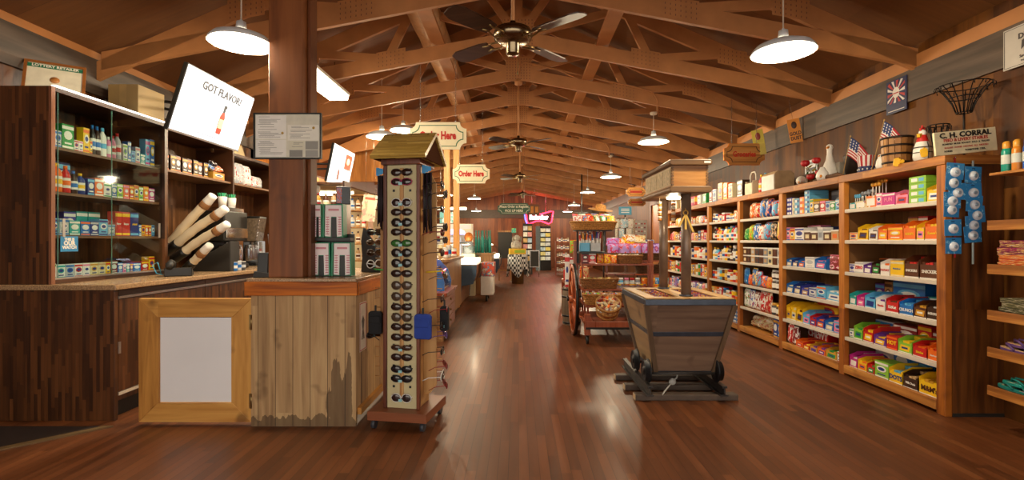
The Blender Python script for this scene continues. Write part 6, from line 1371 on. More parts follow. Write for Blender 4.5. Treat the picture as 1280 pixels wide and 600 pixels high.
wheel((.735, 6.62, .475), .465, 'large red-brown spoked wheel leaning at the aisle side of the candy wagon', wood(['7a3218', 'a85028', 'c87040'], 'Y', 'Z', .5, 3, .35, 1, 0))
def basket(c, w, d, h, label, m=None, handle=False, fillc=('red', 'white', 'yellow', 'lime green'), n=0, rot=0, fillname='wrapped_candy'):
    t = thing('wicker_basket', label, 'basket', c, rot); m = m or m_wick
    b = MB(); k = int(h/.022); nseg = 28
    def ring(z, s):
        pts = []
        for i in range(nseg):
            a = 2*PI*i/nseg; cx, sx = math.cos(a), math.sin(a); e = .45
            pts.append((w/2*s*math.copysign(abs(cx)**e, cx), d/2*s*math.copysign(abs(sx)**e, sx), z))
        return pts
    for j in range(k+1): b.tube(ring(.011+j*h/(k+1), .90+.10*j/k), .0125, 6, closed=True)
    b.prism([(p[0]*.9, p[1]*.9) for p in ring(0, .95)], 'z', .004, .018); b.build('woven_wall', m, t)
    b = MB(); b.tube(ring(h, 1.02), .014, 8, closed=True); b.build('rim', m, t)
    if handle:
        for s in (-1, 1): b = MB(); b.tube([(s*w*.5, -.05, h), (s*w*.53, -.03, h+.04), (s*w*.53, .03, h+.04), (s*w*.5, .05, h)], .007, 6); b.build('handle', m, t)
    if n:
        b = MB()
        for i in range(n):
            x = rnd.uniform(-w*.42, w*.42); y = rnd.uniform(-d*.4, d*.4); z = h*.86+rnd.uniform(0, .02); a = rnd.uniform(0, PI)
            b.box(-.028, .028, -.014, .014, -.008, .008, i % len(fillc), XF((x, y, z), (rnd.uniform(-.5, .5), rnd.uniform(-.5, .5), a)))
        f = MB.build(b, fillname, [pack(INK[q], INK[q], 'f4efe4', 'e8c040', 5) for q in fillc] if False else [mat(INK[q], .35) for q in fillc], None, c, (0, 0, rot))
        tag(f, f"heap of small wrapped candies lying in the {label}"[:0]+'loose small wrapped candies filling the '+label.split(',')[0], 'candy', None, 'stuff')
    return t
# bushel baskets on the bed
def bushel(c, R, H, label, n):
    t = thing('bushel_basket', label, 'basket', c, (.62, 0, 0)); b = MB()
    b.lathe([(0, 0), (R*.78, 0), (R*.98, H), (R*.95, H), (R*.75, .01), (0, .01)], 28); b.build('basket_wall', wood(['8a5a2a', 'b8834a', 'd4a468'], 'X', 'Y', .03, 3, .6, .8, .6), t)
    for z in (.03, H*.5, H-.02): b = MB(); r = R*(.79+.2*z/H); b.lathe([(r, z-.012), (r+.008, z-.012), (r+.008, z+.012), (r, z+.012)], 28); b.build('hoop', m_wickl, t)
    b = MB()
    for i in range(n):
        a = rnd.uniform(0, 2*PI); r = R*.85*math.sqrt(rnd.random()); b.box(-.03, .03, -.012, .012, -.009, .009, i % 5, XF((r*math.cos(a), r*math.sin(a), H*.72+rnd.uniform(-.02, .03)+(R-r)*.2), (rnd.uniform(-.6, .6), rnd.uniform(-.6, .6), a*3)))
    tag(b.build('wrapped_candy', [mat(INK[q], .35) for q in ('dark red', 'cream', 'tan', 'orange', 'silver')], None, c, (.62, 0, 0)), 'loose wrapped candies filling the '+label, 'candy', None, 'stuff')
bushel((1.10, 6.17, .335), .155, .2, 'tilted bushel basket at the front of the wagon bed', 130)
bushel((1.46, 6.2, .335), .14, .2, 'second bushel basket on the wagon bed, half behind the mine cart', 90)
basket((1.10, 6.48, .421), .5, .2, .13, 'low wicker basket on the first wagon step', m_wickl, False, ('blue', 'white', 'lime green', 'red'), 60)
basket((1.10, 6.78, .601), .5, .2, .13, 'wicker basket on the second wagon step', m_wick, False, ('lime green', 'yellow', 'cream', 'gold'), 60)
basket((1.56, 6.98, .931-.0), .34, .24, .11, 'brown handled basket on the top wagon step', m_wick, True, ('cream', 'tan', 'white'), 50)
for i, (x, c, c2, h) in enumerate(((.93, 'dark red', 'black', .16), (1.03, 'red', 'white', .15), (1.14, 'gold', 'red', .16), (1.24, 'yellow', 'red', .13), (1.33, 'orange', 'yellow', .12))):
    place('carton' if i < 2 else 'bag', c, .095, h, (x, 6.93, .931), 0, f"{c} candy pack on the top wagon step, {ORD[i]} from left", 'candy packs on the top wagon step', c2=c2, d=.06)
# tall candy stick holder
for i, (x, c) in enumerate(((.93, 'light blue'), (1.08, 'silver'))):
    t = thing('stick_holder', f"{'pale blue' if i==0 else 'grey'} open carton holding candy sticks on the wagon, {'left' if i==0 else 'right'} one", 'carton', (x, 6.98, 1.10), 0)
    b = MB(); w, h = .14, .12
    for q in ((-w/2, w/2, -.05, -.047, 0, h), (-w/2, w/2, .047, .05, 0, h+.03), (-w/2, -w/2+.003, -.05, .05, 0, h), (w/2-.003, w/2, -.05, .05, 0, h), (-w/2, w/2, -.05, .05, 0, .004)): b.box(*q)
    b.build('holder_carton', im(c), t)
    for k in range(12):
        xx = -.055+.11*(k % 6)/5; yy = -.02+.04*(k//6); L = rnd.uniform(.22, .30); cc = ['red', 'orange', 'purple', 'brown', 'blue', 'silver', 'gold', 'dark red'][(k*3+i) % 8]
        s = put('candy_stick', prod('can', cc, .02, round(L, 2), .02, None, None, 'white')[0], None, (x+xx, 6.98+yy, 1.105), (rnd.uniform(-.1, .1), rnd.uniform(.0, .18)*(1 if xx > 0 else -1)*(.5), 0))
        tag(s, f"tall {cc} candy stick, {ORD[k%6]} from left, {'front' if k<6 else 'back'} row, in the {'pale blue' if i==0 else 'grey'} carton", 'candy', 'candy sticks in open cartons')
b = MB(); b.box(.84, 1.2, 6.85, 7.1, 1.075, 1.098); b.box(.85, .87, 7.06, 7.1, .931, 1.075); b.box(1.17, 1.19, 7.06, 7.1, .931, 1.075)
tag(b.build('riser_shelf', m_black), 'small black riser shelf under the candy stick cartons on the wagon', 'riser')
basket((1.05, 7.0, 1.40), .62, .42, .11, 'wide wicker tray of snack bags at the top of the wagon', m_wickl, False)
t = thing('tray_stand', 'dark stand holding up the wide wicker tray above the wagon', 'stand', (1.05, 7.17, .0))
for x in (-.2, .2): b = MB(); b.box(x-.01, x+.01, -.01, .01, .931, 1.398); b.build('leg', m_black, t)
b = MB(); b.box(-.25, .25, -.3, .1, 1.386, 1.399); b.build('plate', m_black, t)
bags = ['white', 'orange', 'red', 'cream', 'green', 'yellow', 'pink', 'white', 'orange', 'gold', 'lilac', 'white']
for i in range(12):
    r_, q = divmod(i, 6); place('bag', bags[i], .13, .15, (.82+.092*q+.02*r_, 6.86+.14*r_, 1.47+.03*r_), rnd.uniform(-.5, .5), f"{bags[i]} snack bag, {ORD[q]} from left in the {'front' if r_==0 else 'back'} row of the wide wicker tray", 'snack bags in the wide wicker tray', c2=['red', 'blue', 'orange', 'green'][i % 4], tilt=-.5)
for i, (x, z) in enumerate(((1.28, 1.62), (1.24, 1.74))):
    b = MB(); b.lathe([(.19, .0), (.12, .004), (.085, .01), (.075, .07), (.03, .085), (0, .085)], 26); tag(b.build('straw_hat', m_wickl, None, (x, 7.45+.05*i, z-.02), (.2, .1, 0)), f"straw hat {'above' if i else 'below'} the other one behind the snack tray", 'hat', 'stacked straw hats')
b = MB(); b.cyl((1.28, 7.45, 0), (1.28, 7.45, 1.61), .012, .012, 8); b.cyl((1.28, 7.45, 0), (1.28, 7.45, .02), .15, .15, 20); tag(b.build('hat_stand', m_black), 'thin black stand carrying the straw hats', 'stand')
# wide wicker tray with purple bags
before = set(COL.objects)
t = thing('display_table', 'stepped wooden table behind the wagon carrying jars and the purple bag tray', 'table', (1.75, 7.3, 0))
b = MB(); b.box(-.42, .5, -.35, .35, .50, .525); b.build('table_top', m_red, t); b = MB(); b.box(-.42, .5, .0, .35, .72, .74); b.build('table_shelf', m_red, t); b = MB(); b.box(-.44, .52, -.02, .35, .93, .95); b.build('upper_shelf', m_red, t)
for x in (-.4, .46):
    for y in (-.32, .31): b = MB(); b.box(x, x+.03, y, y+.03, 0, .499 if y < 0 else .929); b.build('leg', m_red, t)
basket((1.98, 7.48, .741), .36, .2, .12, 'dark basket behind the mine cart sign post', m_wickd, True, ('white', 'silver', 'tan'), 50)
basket((1.76, 7.45, .951), .92, .36, .10, 'long dark wicker tray under the purple bags', m_wickd, False)
for i in range(5): place('bag', 'lilac', .18, .23, (1.42+.17*i, 7.36+.0, .975), rnd.uniform(-.2, .2), f"purple gift bag, {ORD[i]} from left in the front row of the long wicker tray", 'purple gift bags', c2=['magenta', 'pink', 'orange', 'magenta', 'purple'][i], d=.1)
for i, (c, x, z) in enumerate((('lilac', 1.42, 1.20), ('orange', 1.58, 1.19), ('yellow', 1.72, 1.22), ('cream', 1.84, 1.24), ('dark blue', 2.0, 1.17), ('white', 1.74, 1.255))):
    place('bag', c, .20, .16, (x, 7.44, z-.02), rnd.uniform(-.4, .4), f"{c} bag lying on top of the purple bags, {ORD[i]} counted from left", 'bags on top of the purple bags', c2=['magenta', 'white', 'red', 'gold', 'white', 'gold'][i], tilt=-.8)
for i, c in enumerate(('blue', 'light blue', 'silver', 'silver', 'grey', 'orange', 'yellow', 'blue', 'teal')):
    place('jar' if i < 5 else 'bag', c, .075 if i < 5 else .11, .17, (1.40+.083*i if i < 5 else 1.84+.1*(i-5), 7.08, .526), 0, f"{c} {'jar' if i<5 else 'bag'} in the row behind the mine cart top, {ORD[i]} from left", 'jars and bags behind the mine cart', c2=['orange', 'white', 'pink', 'red', 'white', 'yellow', 'orange', 'light blue', 'white'][i], d=.075)
for i in range(5): place('tray', 'yellow', .15, .085, (1.43+.165*i, 6.98, .526), 0, f"yellow and white low candy box, {ORD[i]} from left in front of the jar row", 'low candy boxes behind the mine cart', c2=['purple', 'red', 'purple', 'red', 'purple'][i], d=.07)
for o in set(COL.objects)-before:
    if o.parent is None: o.location.y += .33; o.location.x += .05
# barrel with candy cartons and second wagon
def barrel(c, R, H, label):
    t = thing('barrel', label, 'barrel', c)
    for k in range(16):
        a = 2*PI*k/16; vs = []; b = MB(); wv = 2*PI*R/16*.49
        prof = [(0, .86), (.25, .96), (.5, 1), (.75, .96), (1, .86)]
        for z, s in prof:
            for (dx, dy) in ((R*s, -wv*s), (R*s, wv*s), (R*s-.015, wv*s), (R*s-.015, -wv*s)): vs.append((dx*math.cos(a)-dy*math.sin(a), dx*math.sin(a)+dy*math.cos(a), z*H))
        fs = [(i*4+j, i*4+(j+1) % 4, (i+1)*4+(j+1) % 4, (i+1)*4+j) for i in range(4) for j in range(4)]+[(3, 2, 1, 0), (16, 17, 18, 19)]
        b.add(vs, fs); b.build('stave', wood(['4a3c30', '73604c', '8f7a62'], 'X', 'Z', .5, 3, .5, 1, 0), t)
    for z, s in ((.06, .89), (.25, .965), (.75, .965), (.94, .89)):
        b = MB(); b.lathe([(R*s, z*H-.014), (R*s+.005, z*H-.014), (R*s+.005, z*H+.014), (R*s, z*H+.014)], 28); b.build('hoop', mat('2f2d2c', .4, .6), t)
    b = MB(); b.cyl((0, 0, H*.93), (0, 0, H*.96), R*.87, R*.87, 24); b.build('lid', m_red, t)
barrel((.80, 7.45, 0), .15, .56, 'grey wooden barrel with iron hoops standing behind the wagon wheel')
for i, (x, c, h, w, y) in enumerate((('.73', 'white', .5, .07, 7.4), ('.80', 'red', .46, .06, 7.38), ('.87', 'white', .52, .07, 7.4), ('.78', 'silver', .38, .09, 7.5))):
    place('carton', c, w, h, (float(x), y, .541), rnd.uniform(-.2, .2), f"tall {c} candy carton on top of the barrel, {ORD[i]} of four", 'tall cartons on the barrel', c2=['red', 'white', 'red', 'pink'][i], d=.07)
place('bag', 'lime green', .12, .2, (.84, 7.5, 1.06), 0, 'lime green snack bag above the tall cartons on the barrel', None, c2='orange', d=.06)
t = thing('small_wagon', 'second smaller red-brown candy wagon farther down the aisle', 'wagon', (.86, 9.1, 0))
b = MB(); b.box(-.0, .6, 0, .8, .45, .5); b.build('bed', m_red, t); 
for x in (0, .54):
    for y in (0, .74): b = MB(); b.box(x, x+.06, y, y+.06, .1, .449); b.build('leg', m_red, t); b = MB(); b.cyl((x+.015, y+.03, .05), (x+.045, y+.03, .05), .049, .049, 14); b.box(x+.01, x+.05, y+.015, y+.045, .08, .1); b.build('caster', m_black, t)
for i in range(6): place('carton' if i % 2 else 'bag', ['yellow', 'orange', 'tan', 'red', 'cream', 'gold'][i], .13, .2+.03*(i % 3), (.93+.1*(i % 3)*1.6, 9.2+.3*(i//3), .501), 0, f"{['yellow', 'orange', 'tan', 'red', 'cream', 'gold'][i]} pack on the second smaller candy wagon", 'packs on the second wagon', c2='red', d=.08)
# card spinner and pin board
t = thing('card_spinner', 'wire spinner rack of hanging cards with a blue header sign', 'rack', (1.85, 8.6, 0))
b = MB(); b.cyl((0, 0, .02), (0, 0, 1.70), .015, .015, 10); b.cyl((0, 0, 0), (0, 0, .02), .22, .22, 24); b.build('pole', m_steel, t)
for k in range(3):
    z = 1.22+.16*k
    b = MB(); b.tube([(.15*math.cos(a), .15*math.sin(a), z+.10) for a in [2*PI*i/20 for i in range(20)]], .004, 5, closed=True)
    for i in range(4): a = PI/2*i; b.cyl((0, 0, z+.1), (.15*math.cos(a), .15*math.sin(a), z+.1), .003, .003, 5)
    b.build('wire_tier', m_steel, t)
    for i in range(8):
        a = 2*PI*i/8+.2*k; b = MB(); b.box(-.045, .045, -.004, .004, -.07, .08, 0, XF((.16*math.cos(a), .16*math.sin(a), z), (0, 0, a+PI/2))); b.build('hanging_card', pack(['c8c4b0', '8fb0c0', 'd8d4c4', 'a08a6a'][i % 4], 'e8e4d8', 'b04030', 5), t)
b = MB(); b.box(-.11, .11, -.006, .006, 1.70, 1.84); h = b.build('header_sign', mat('3f8fb0', .5), t); b = MB()
for z in (1.80, 1.77, 1.74): b.box(-.07, .07, -.008, -.0065, z-.006, z+.006)
b.build('header_print', m_white, h)
t = thing('pin_board', 'grey board of small red badges standing on a rack far right', 'board', (2.16, 9.0, 0))
b = MB(); b.box(-.17, .17, -.01, .01, 1.23, 1.62); b.build('board', mat('a39a90', .5), t); b = MB(); b.cyl((0, .02, .02), (0, .02, 1.6), .012, .012, 8); b.cyl((0, .02, 0), (0, .02, .02), .18, .18, 20); b.build('stand', m_black, t)
for i in range(6):
    for j in range(5): b = MB(); b.cyl((-.13+.052*i, -.011, 1.28+.07*j), (-.13+.052*i, -.016, 1.28+.07*j), .016, .014, 10); b.build('badge', mat(['b03a30', 'd8d0c8', '7c2a30'][(i+j) % 3], .4), t)
# door and fittings far right
b = MB(); m_dw = wood(['7a4318', 'a9652a', 'c8843c'], 'Y', 'Z', .3, 3, .4, .9, .3)
b.box(XR-.03, XR-.001, 11.6, 12.7, 0, 2.15); d = b.build('door_1', m_dw); d['kind'] = 'structure'
b = MB()
for q in ((11.5, 11.6, 0, 2.25), (12.7, 12.8, 0, 2.25), (11.6, 12.7, 2.15, 2.25)): b.box(XR-.06, XR-.001, q[0], q[1], q[2], q[3])
d = b.build('trim_8', mat('6b3a1a', .5)); d['kind'] = 'structure'
b = MB(); b.box(-.03, 0, -.035, .035, -.12, .12); tag(b.build('wall_telephone', m_white, None, (XR-.031+.03, 11.15, 1.58), bevel=.01), 'white telephone handset on the wood wall beyond the grocery shelving', 'telephone')
# ================================================================== WALL TELEVISION, BACK WALL
t = thing('television', 'small black television on an arm at the far right above the aisle', 'television', P(726.5, 274, 14.2), (.12, 0, -.25))
b = MB(); b.box(-.2, .2, 0, .05, -.2, .2); b.build('casing', m_black, t, bevel=.01); b = MB(); b.box(-.175, .175, -.003, -.0005, -.13, .16); s = b.build('screen', mat('7f8794', .4, 0, .8, 9, .5), t)
b = MB(); b.ell((.02, -.006, .05), (.03, .002, .045), 12, 8); b.prism([(-.05, -.1), (.1, -.1), (.07, 0), (-.02, 0)], 'y', -.006, -.004); b.build('screen_picture', mat('23262c', .4), s)
b = MB(); b.tube([(0, .05, .05), (0, .12, .1), (0, .14, .3), (0, .36, 1.78)], .02, 8); b.build('arm', m_black, t)
# neon sign
t = thing('neon_sign', 'bow tie shaped red and white neon beer sign on the back wall', 'neon sign', (.88, YB-1.6, 2.26))
bt = [(-.50, -.22), (-.42, -.28), (-.1, -.16), (.1, -.16), (.42, -.28), (.55, -.2), (.62, .26), (.50, .26), (.1, .14), (-.1, .14), (-.45, .26), (-.55, .2)]
b = MB(); b.tube([(x, 0, z) for x, z in bt], .028, 8, closed=True); b.build('red_tube', emitmat('ff2038', 9), t)
b = MB(); b.text('Budweiser', .26, XF((0, -.02, 0), FRONT), 0, .05, .72, .03); b.build('white_script', emitmat('ffd8d8', 7), t)
b = MB(); b.prism([(x*.95, z*.95) for x, z in bt], 'y', .03, .05); b.build('backing', mat('2a0c10', .5), t); b = MB(); b.cyl((-.3, .04, .2), (-.3, .04, 1.92), .008, .008, 6); b.cyl((.3, .04, .2), (.3, .04, 1.67), .008, .008, 6); b.build('hanger', m_steel, t)
b = MB(); b.tube([(-.62, -.02, .15), (-.58, -.02, -.1), (-.52, -.02, -.26)], .02, 6); b.build('blue_tube', emitmat('4060ff', 5), t)
lamp('POINT', (.88, YB-2.0, 2.7), 30, (1, .12, .2), .2)
t = thing('orange_letter_sign', 'small brown board with orange letters left of the neon sign', 'sign', P(668, 262, 20.5)); b = MB(); b.box(-.22, .22, -.02, .02, -.22, .22); bd = b.build('board', mat('7a4a20', .5), t)
b = MB(); b.box(-.16, -.04, -.024, -.021, -.14, .14); b.box(.03, .16, -.024, -.021, -.12, .12); b.build('letters', mat('e0902a', .5), bd); b = MB(); b.cyl((0, 0, .22), (0, 0, 1.61), .008, .008, 6); b.build('hanger', m_steel, t)
def magrack(x0, x1, Y, z0, z1, n, cols, label, side=None, lit=0):
    t = thing('magazine_rack', label, 'rack', ((x0+x1)/2, Y, 0)); w = x1-x0
    b = MB(); b.box(-w/2, w/2, .12, .2, 0, z1+.05); b.box(-w/2, w/2, -.1, .2, 0, z0-.02); b.build('rack_body', m_blk2, t)
    if side: b = MB(); b.box(-w/2-.18, -w/2-.001, -.12, .2, .0, z1+.05); b.build('side_panel', side, t)
    for k in range(n):
        z = z0+(z1-z0)*k/n; hh = (z1-z0)/n
        b = MB(); b.box(-w/2, w/2, -.02, .119, z-.01, z); b.build('tier', m_black, t)
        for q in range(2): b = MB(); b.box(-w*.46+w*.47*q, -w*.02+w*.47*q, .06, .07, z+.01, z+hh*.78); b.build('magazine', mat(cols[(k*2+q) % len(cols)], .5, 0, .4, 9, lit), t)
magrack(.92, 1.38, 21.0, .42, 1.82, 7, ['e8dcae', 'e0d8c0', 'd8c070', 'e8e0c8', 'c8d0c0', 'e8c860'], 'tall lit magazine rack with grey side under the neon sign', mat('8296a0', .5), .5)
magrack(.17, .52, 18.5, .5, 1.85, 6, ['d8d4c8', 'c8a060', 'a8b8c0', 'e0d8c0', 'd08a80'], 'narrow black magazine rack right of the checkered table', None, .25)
t = thing('framed_easel', 'silver framed dark board standing on the floor before the magazine racks', 'frame', (.56, 17.2, 0)); b = MB()
for q in ((-.17, -.14, .33, .92), (.14, .17, .33, .92), (-.14, .14, .33, .36), (-.14, .14, .89, .92)): b.box(q[0], q[1], -.015, .015, q[2], q[3])
b.build('frame', m_steel, t); b = MB(); b.box(-.14, .14, -.005, .005, .36, .89); b.build('board', m_blk2, t)
b = MB(); b.cyl((-.15, 0, 0), (-.15, 0, .33), .01, .01, 6); b.cyl((.15, 0, 0), (.15, 0, .33), .01, .01, 6); b.build('legs', m_steel, t)
t = thing('jar_shelf', 'red-brown wooden shelf of jars at the back right of the aisle', 'shelf', (1.62, 18.2, 0)); b = MB(); b.box(-.27, -.24, -.15, .15, 0, 1.25); b.build('side', m_red, t); b = MB(); b.box(.24, .27, -.15, .15, 0, 1.25); b.build('side', m_red, t)
for k in range(5): b = MB(); b.box(-.239, .239, -.15, .15, .1+.27*k, .13+.27*k); b.build('board', m_red, t)
for k in range(5):
    for q in range(6): place('jar', ['dark brown', 'tan', 'cream', 'brown', 'dark red', 'white'][(q+k) % 6], .07, .14, (1.43+.077*q, 18.12, .131+.27*k), 0, f"{['dark brown', 'tan', 'cream', 'brown', 'dark red', 'white'][(q+k)%6]} jar, {ORD[q]} from left, row {['one','two','three','four','five'][k]} from the bottom of the jar shelf", 'jars on the far wooden shelf')
# ================================================================== SERVICE COUNTERS, left of the aisle
m_cw = wood(['6b4424', '93663a', 'b08450'], 'Y', 'Z', .22, 3, .5, .9, .5); m_cwx = wood(['6b4424', '93663a', 'b08450'], 'X', 'Z', .22, 3, .5, .9, .5)
m_bg = mat('3c5268', .5, 0, .08)
def cabinet(name, label, x0, x1, y0, y1, H, top=None, m=None, drawers=0):
    t = thing(name, label, 'counter', (0, y0, 0)); L = y1-y0
    b = MB(); b.box(x0, x1, 0, .02, 0, H); b.build('end_panel', m or m_cwx, t); b = MB(); b.box(x1-.02, x1, .021, L, .08, H); b.build('front_panel', m or m_cw, t); b = MB(); b.box(x0, x1-.06, .021, L, 0, H-.01); b.build('carcass', m_blk2, t)
    b = MB(); b.box(x0-.02, x1+.05, -.03, L, H+.001, H+.045); b.build('counter_top', top or m_cwx, t, bevel=.004)
    for k in range(drawers):
        b = MB(); b.box(x1+.001, x1+.015, .04, L-.04, .12+k*(H-.14)/drawers, .10+(k+1)*(H-.14)/drawers); dd = b.build('drawer', m_red, t, bevel=.003); b = MB(); b.cyl((x1+.016, L*.5, .12+(k+.5)*(H-.14)/drawers), (x1+.035, L*.5, .12+(k+.5)*(H-.14)/drawers), .014, .014, 10); b.build('knob', m_brass, dd)
    return t
cabinet('drawer_counter', 'wooden drawer unit beside the sunglasses rack, under the curved display', -1.7, -.93, 6.15, 7.2, .56, m_red, None, 3)
cabinet('service_counter', 'brown boarded service counter with overhanging top behind the sunglasses rack', -2.2, -1.06, 7.3, 9.2, .93, m_cwx)
t = thing('curved_display', 'small curved blue-edged display case with lit shelves on the drawer unit', 'display case', (-1.16, 6.35, .606))
for y in (0, .62):
    b = MB(); b.prism([(-.18, 0), (.21, 0), (.215, .1), (.17, .25), (.06, .37), (-.06, .42), (-.18, .42)], 'y', y, y+.015); b.build('side_panel', mat('3f6fb0', .3), t)
for z in (.02, .16, .29): b = MB(); b.box(-.16, .19-z*.45, .016, .619, z-.012, z); b.build('display_shelf', mat('c8a890', .3), t)
b = MB()
for k in range(8): a0 = k/8; pts = [(.21, .01), (.205, .13), (.16, .25), (.10, .33), (.03, .385)]
b.add([(p[0], y, p[1]) for p in pts for y in (.016, .619)], [(2*i, 2*i+1, 2*i+3, 2*i+2) for i in range(4)], 0, True); b.build('curved_glass', glassmat(), t)
b = MB(); b.box(-.15, .02, .05, .6, .385, .4); b.build('light_tube', emitmat('e8ecff', 3), t)
for i in range(9): place('carton', ['white', 'pink', 'silver', 'light blue', 'red', 'white', 'lilac', 'silver', 'pink'][i], .09, .09, (-1.2+.0, 6.43+.17*(i % 3), .627+[0, .14, .27][i//3]), PI/2, f"{['white', 'pink', 'silver', 'light blue', 'red', 'white', 'lilac', 'silver', 'pink'][i]} small item, {ORD[i%3]} from left on the {['bottom', 'middle', 'top'][i//3]} shelf of the curved display", 'small goods in the curved display', d=.07)
t = thing('coffee_brewer', 'black appliance with white cups on the service counter', 'appliance', (-1.42, 7.75, .976)); b = MB(); b.prism([(-.12, 0), (.12, 0), (.13, .12), (.06, .27), (-.10, .27), (-.13, .1)], 'y', -.14, .14); b.build('machine_body', m_black, t, bevel=.01); b = MB(); b.box(-.09, .09, -.146, -.141, .04, .08); b.build('control_strip', m_steel, t)
for i, (x, y, c, h) in enumerate(((-1.16, 7.9, 'white', .17), (-1.15, 8.2, 'silver', .2), (-1.2, 8.5, 'yellow', .15), (-1.14, 8.8, 'white', .14), (-1.3, 8.35, 'cream', .22))): place('can', c, .085, h, (x, y, .976), 0, f"{c} container standing on the service counter, {ORD[i]} of five", 'containers on the service counter')
for i, (x, y, lb) in enumerate(((-1.335, 9.3, 'left timber post of the pair rising behind the service counter'), (-1.16, 9.3, 'right timber post of the pair rising behind the service counter'))):
    b = MB(); b.box(x-.055, x+.055, y-.05, y+.05, 0, chordpt(x)+.02); tag(b.build('slim_post', wood(['a8682c', 'cd8c44', 'e4aa60'], 'X', 'Z', .5, 4, .45, .9, 0), bevel=.004), lb, 'post', 'slim timber posts')
def deli(x0, x1, y0, y1, label, z=.78):
    t = thing('deli_case', label, 'display case', (0, y0, 0)); L = y1-y0; xm = (x0+x1)/2
    for y in (0, L-.03):
        b = MB(); b.prism([(x0, .02), (x0+(x1-x0)*.5, .02), (x0+(x1-x0)*.55, z*.5), (x1-.06, z*.55), (x1, z*.75), (x1+.01, z), (x0, z)], 'y', y, y+.03); b.build('end_panel', m_bg, t, bevel=.006)
    b = MB(); b.prism([(x0, .02), (x0+(x1-x0)*.48, .02), (x0+(x1-x0)*.52, z*.5), (x1-.08, z*.57), (x1-.02, z*.76), (x1-.01, z-.01), (x0, z-.01)], 'y', .031, L-.031); b.build('body', mat('8a5a3a', .4), t)
    b = MB(); b.box(x0, x1+.02, .0, L, z+.001, z+.02); b.build('deck', m_steel, t)
    b = MB(); b.box(x0+.05, x1-.05, .05, L-.05, z+.021, z+.10); b.build('lit_well', emitmat('fff0d0', 3), t)
    pts = [(x1+.01, z+.02), (x1+.0, z+.14), (x1-.08, z+.28), (x1-.22, z+.38), (x1-.38, z+.42)]
    b = MB(); b.add([(p[0], y, p[1]) for p in pts for y in (.02, L-.02)], [(2*i, 2*i+1, 2*i+3, 2*i+2) for i in range(4)], 0, True); b.build('curved_glass', glassmat(), t)
    b = MB(); b.box(x0+.02, x1-.36, .02, L-.02, z+.415, z+.44); b.build('top_shelf', m_steel, t); b = MB(); b.box(x0+.02, x0+.05, .02, L-.02, z+.021, z+.414); b.build('rear_frame', m_steel, t)
    lamp('AREA', (xm-.1, (y0+y1)/2, z+.40), 14, (1, .86, .62), .3, (0, 0, 0), L*.8, 'case_light')
deli(-1.40, -.80, 9.4, 11.2, 'blue-grey ended deli case with glowing curved glass, the nearer of two')
deli(-1.0, -.50, 12.8, 14.6, 'blue-grey ended deli case, the farther of two, near the checkered table')
t = thing('ice_cream_chest', 'white wheeled chest with colourful front beside the nearer deli case', 'freezer', (-.655, 10.2, 0)); b = MB(); b.box(-.12, .14, 0, .6, .13, .52); b.build('chest_body', m_white, t, bevel=.01); b = MB(); b.box(-.1, .16, -.01, .62, .521, .80); b.build('printed_front', pack('b8452a', '5a7a9a', 'd8c8a8', 4), t)
for y in (.05, .55): b = MB(); b.cyl((-.02, y, .06), (.02, y, .06), .06, .06, 14); b.box(-.02, .02, y-.02, y+.02, .1, .129); b.build('caster', m_black, t)
cabinet('end_counter', 'short brown counter between the two deli cases', -1.2, -.62, 11.58, 12.65, .92)
for i in range(7):
    b = MB(); b.lathe([(0, 0), (.03, 0), (.032, .3), (.014, .40), (.014, .52), (.018, .53), (0, .53)], 14); tag(b.build('glass_bottle', mat('2a8a80', .15, 0, .1), None, (-1.0+.055*i, 11.70+.13*(i % 3), .966)), f"tall teal glass bottle, {ORD[i]} from left on the short counter between deli cases", 'bottle', 'tall teal bottles')
b = MB(); b.box(-.06, .06, -.2, .2, 0, .16); tag(b.build('wooden_crate', m_cwx, None, (-.72, 12.3, .966)), 'small wooden crate on the short counter beside the teal bottles', 'crate')
# back bar of the service area
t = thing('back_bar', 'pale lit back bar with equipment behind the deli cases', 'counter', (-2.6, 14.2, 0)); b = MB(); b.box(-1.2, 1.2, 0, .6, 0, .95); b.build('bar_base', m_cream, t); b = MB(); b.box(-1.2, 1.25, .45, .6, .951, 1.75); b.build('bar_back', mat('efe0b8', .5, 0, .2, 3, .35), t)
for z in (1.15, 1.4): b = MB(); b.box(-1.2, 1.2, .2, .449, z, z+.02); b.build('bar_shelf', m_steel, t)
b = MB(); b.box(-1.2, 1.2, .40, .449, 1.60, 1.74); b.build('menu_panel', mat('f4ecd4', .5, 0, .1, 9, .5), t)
for i in range(10): place(['can', 'carton', 'jar'][i % 3], ['white', 'grey', 'silver', 'cream', 'dark grey', 'white', 'tan', 'silver', 'green', 'white'][i], .13, .17+.02*(i % 3), (-3.5+.23*i, 14.5, 1.171 if i % 2 else .952), 0, f"{['white', 'grey', 'silver', 'cream', 'dark grey', 'white', 'tan', 'silver', 'green', 'white'][i]} utensil container, {ORD[i]} from left on the back bar", 'containers on the back bar', d=.12)
t = thing('drinks_cooler', 'white upright drinks cooler with violet lit rounded top behind the slim posts', 'cooler', (-1.75, 13.2, 0)); b = MB(); b.box(-.28, .28, 0, .5, 0, 1.42); b.build('cooler_body', mat('e8ecf4', .4, 0, .05), t, bevel=.02); b = MB(); b.prism([(-.28, 1.421), (.28, 1.421), (.28, 1.5), (.2, 1.56), (-.2, 1.56), (-.28, 1.5)], 'y', 0, .5); b.build('lit_top', emitmat('c8c0ff', 1.5), t, bevel=.02); b = MB(); b.box(-.22, .22, -.012, -.002, .2, 1.34); b.build('glass_front', mat('dfe8f4', .2, 0, .3, 6, .5), t)
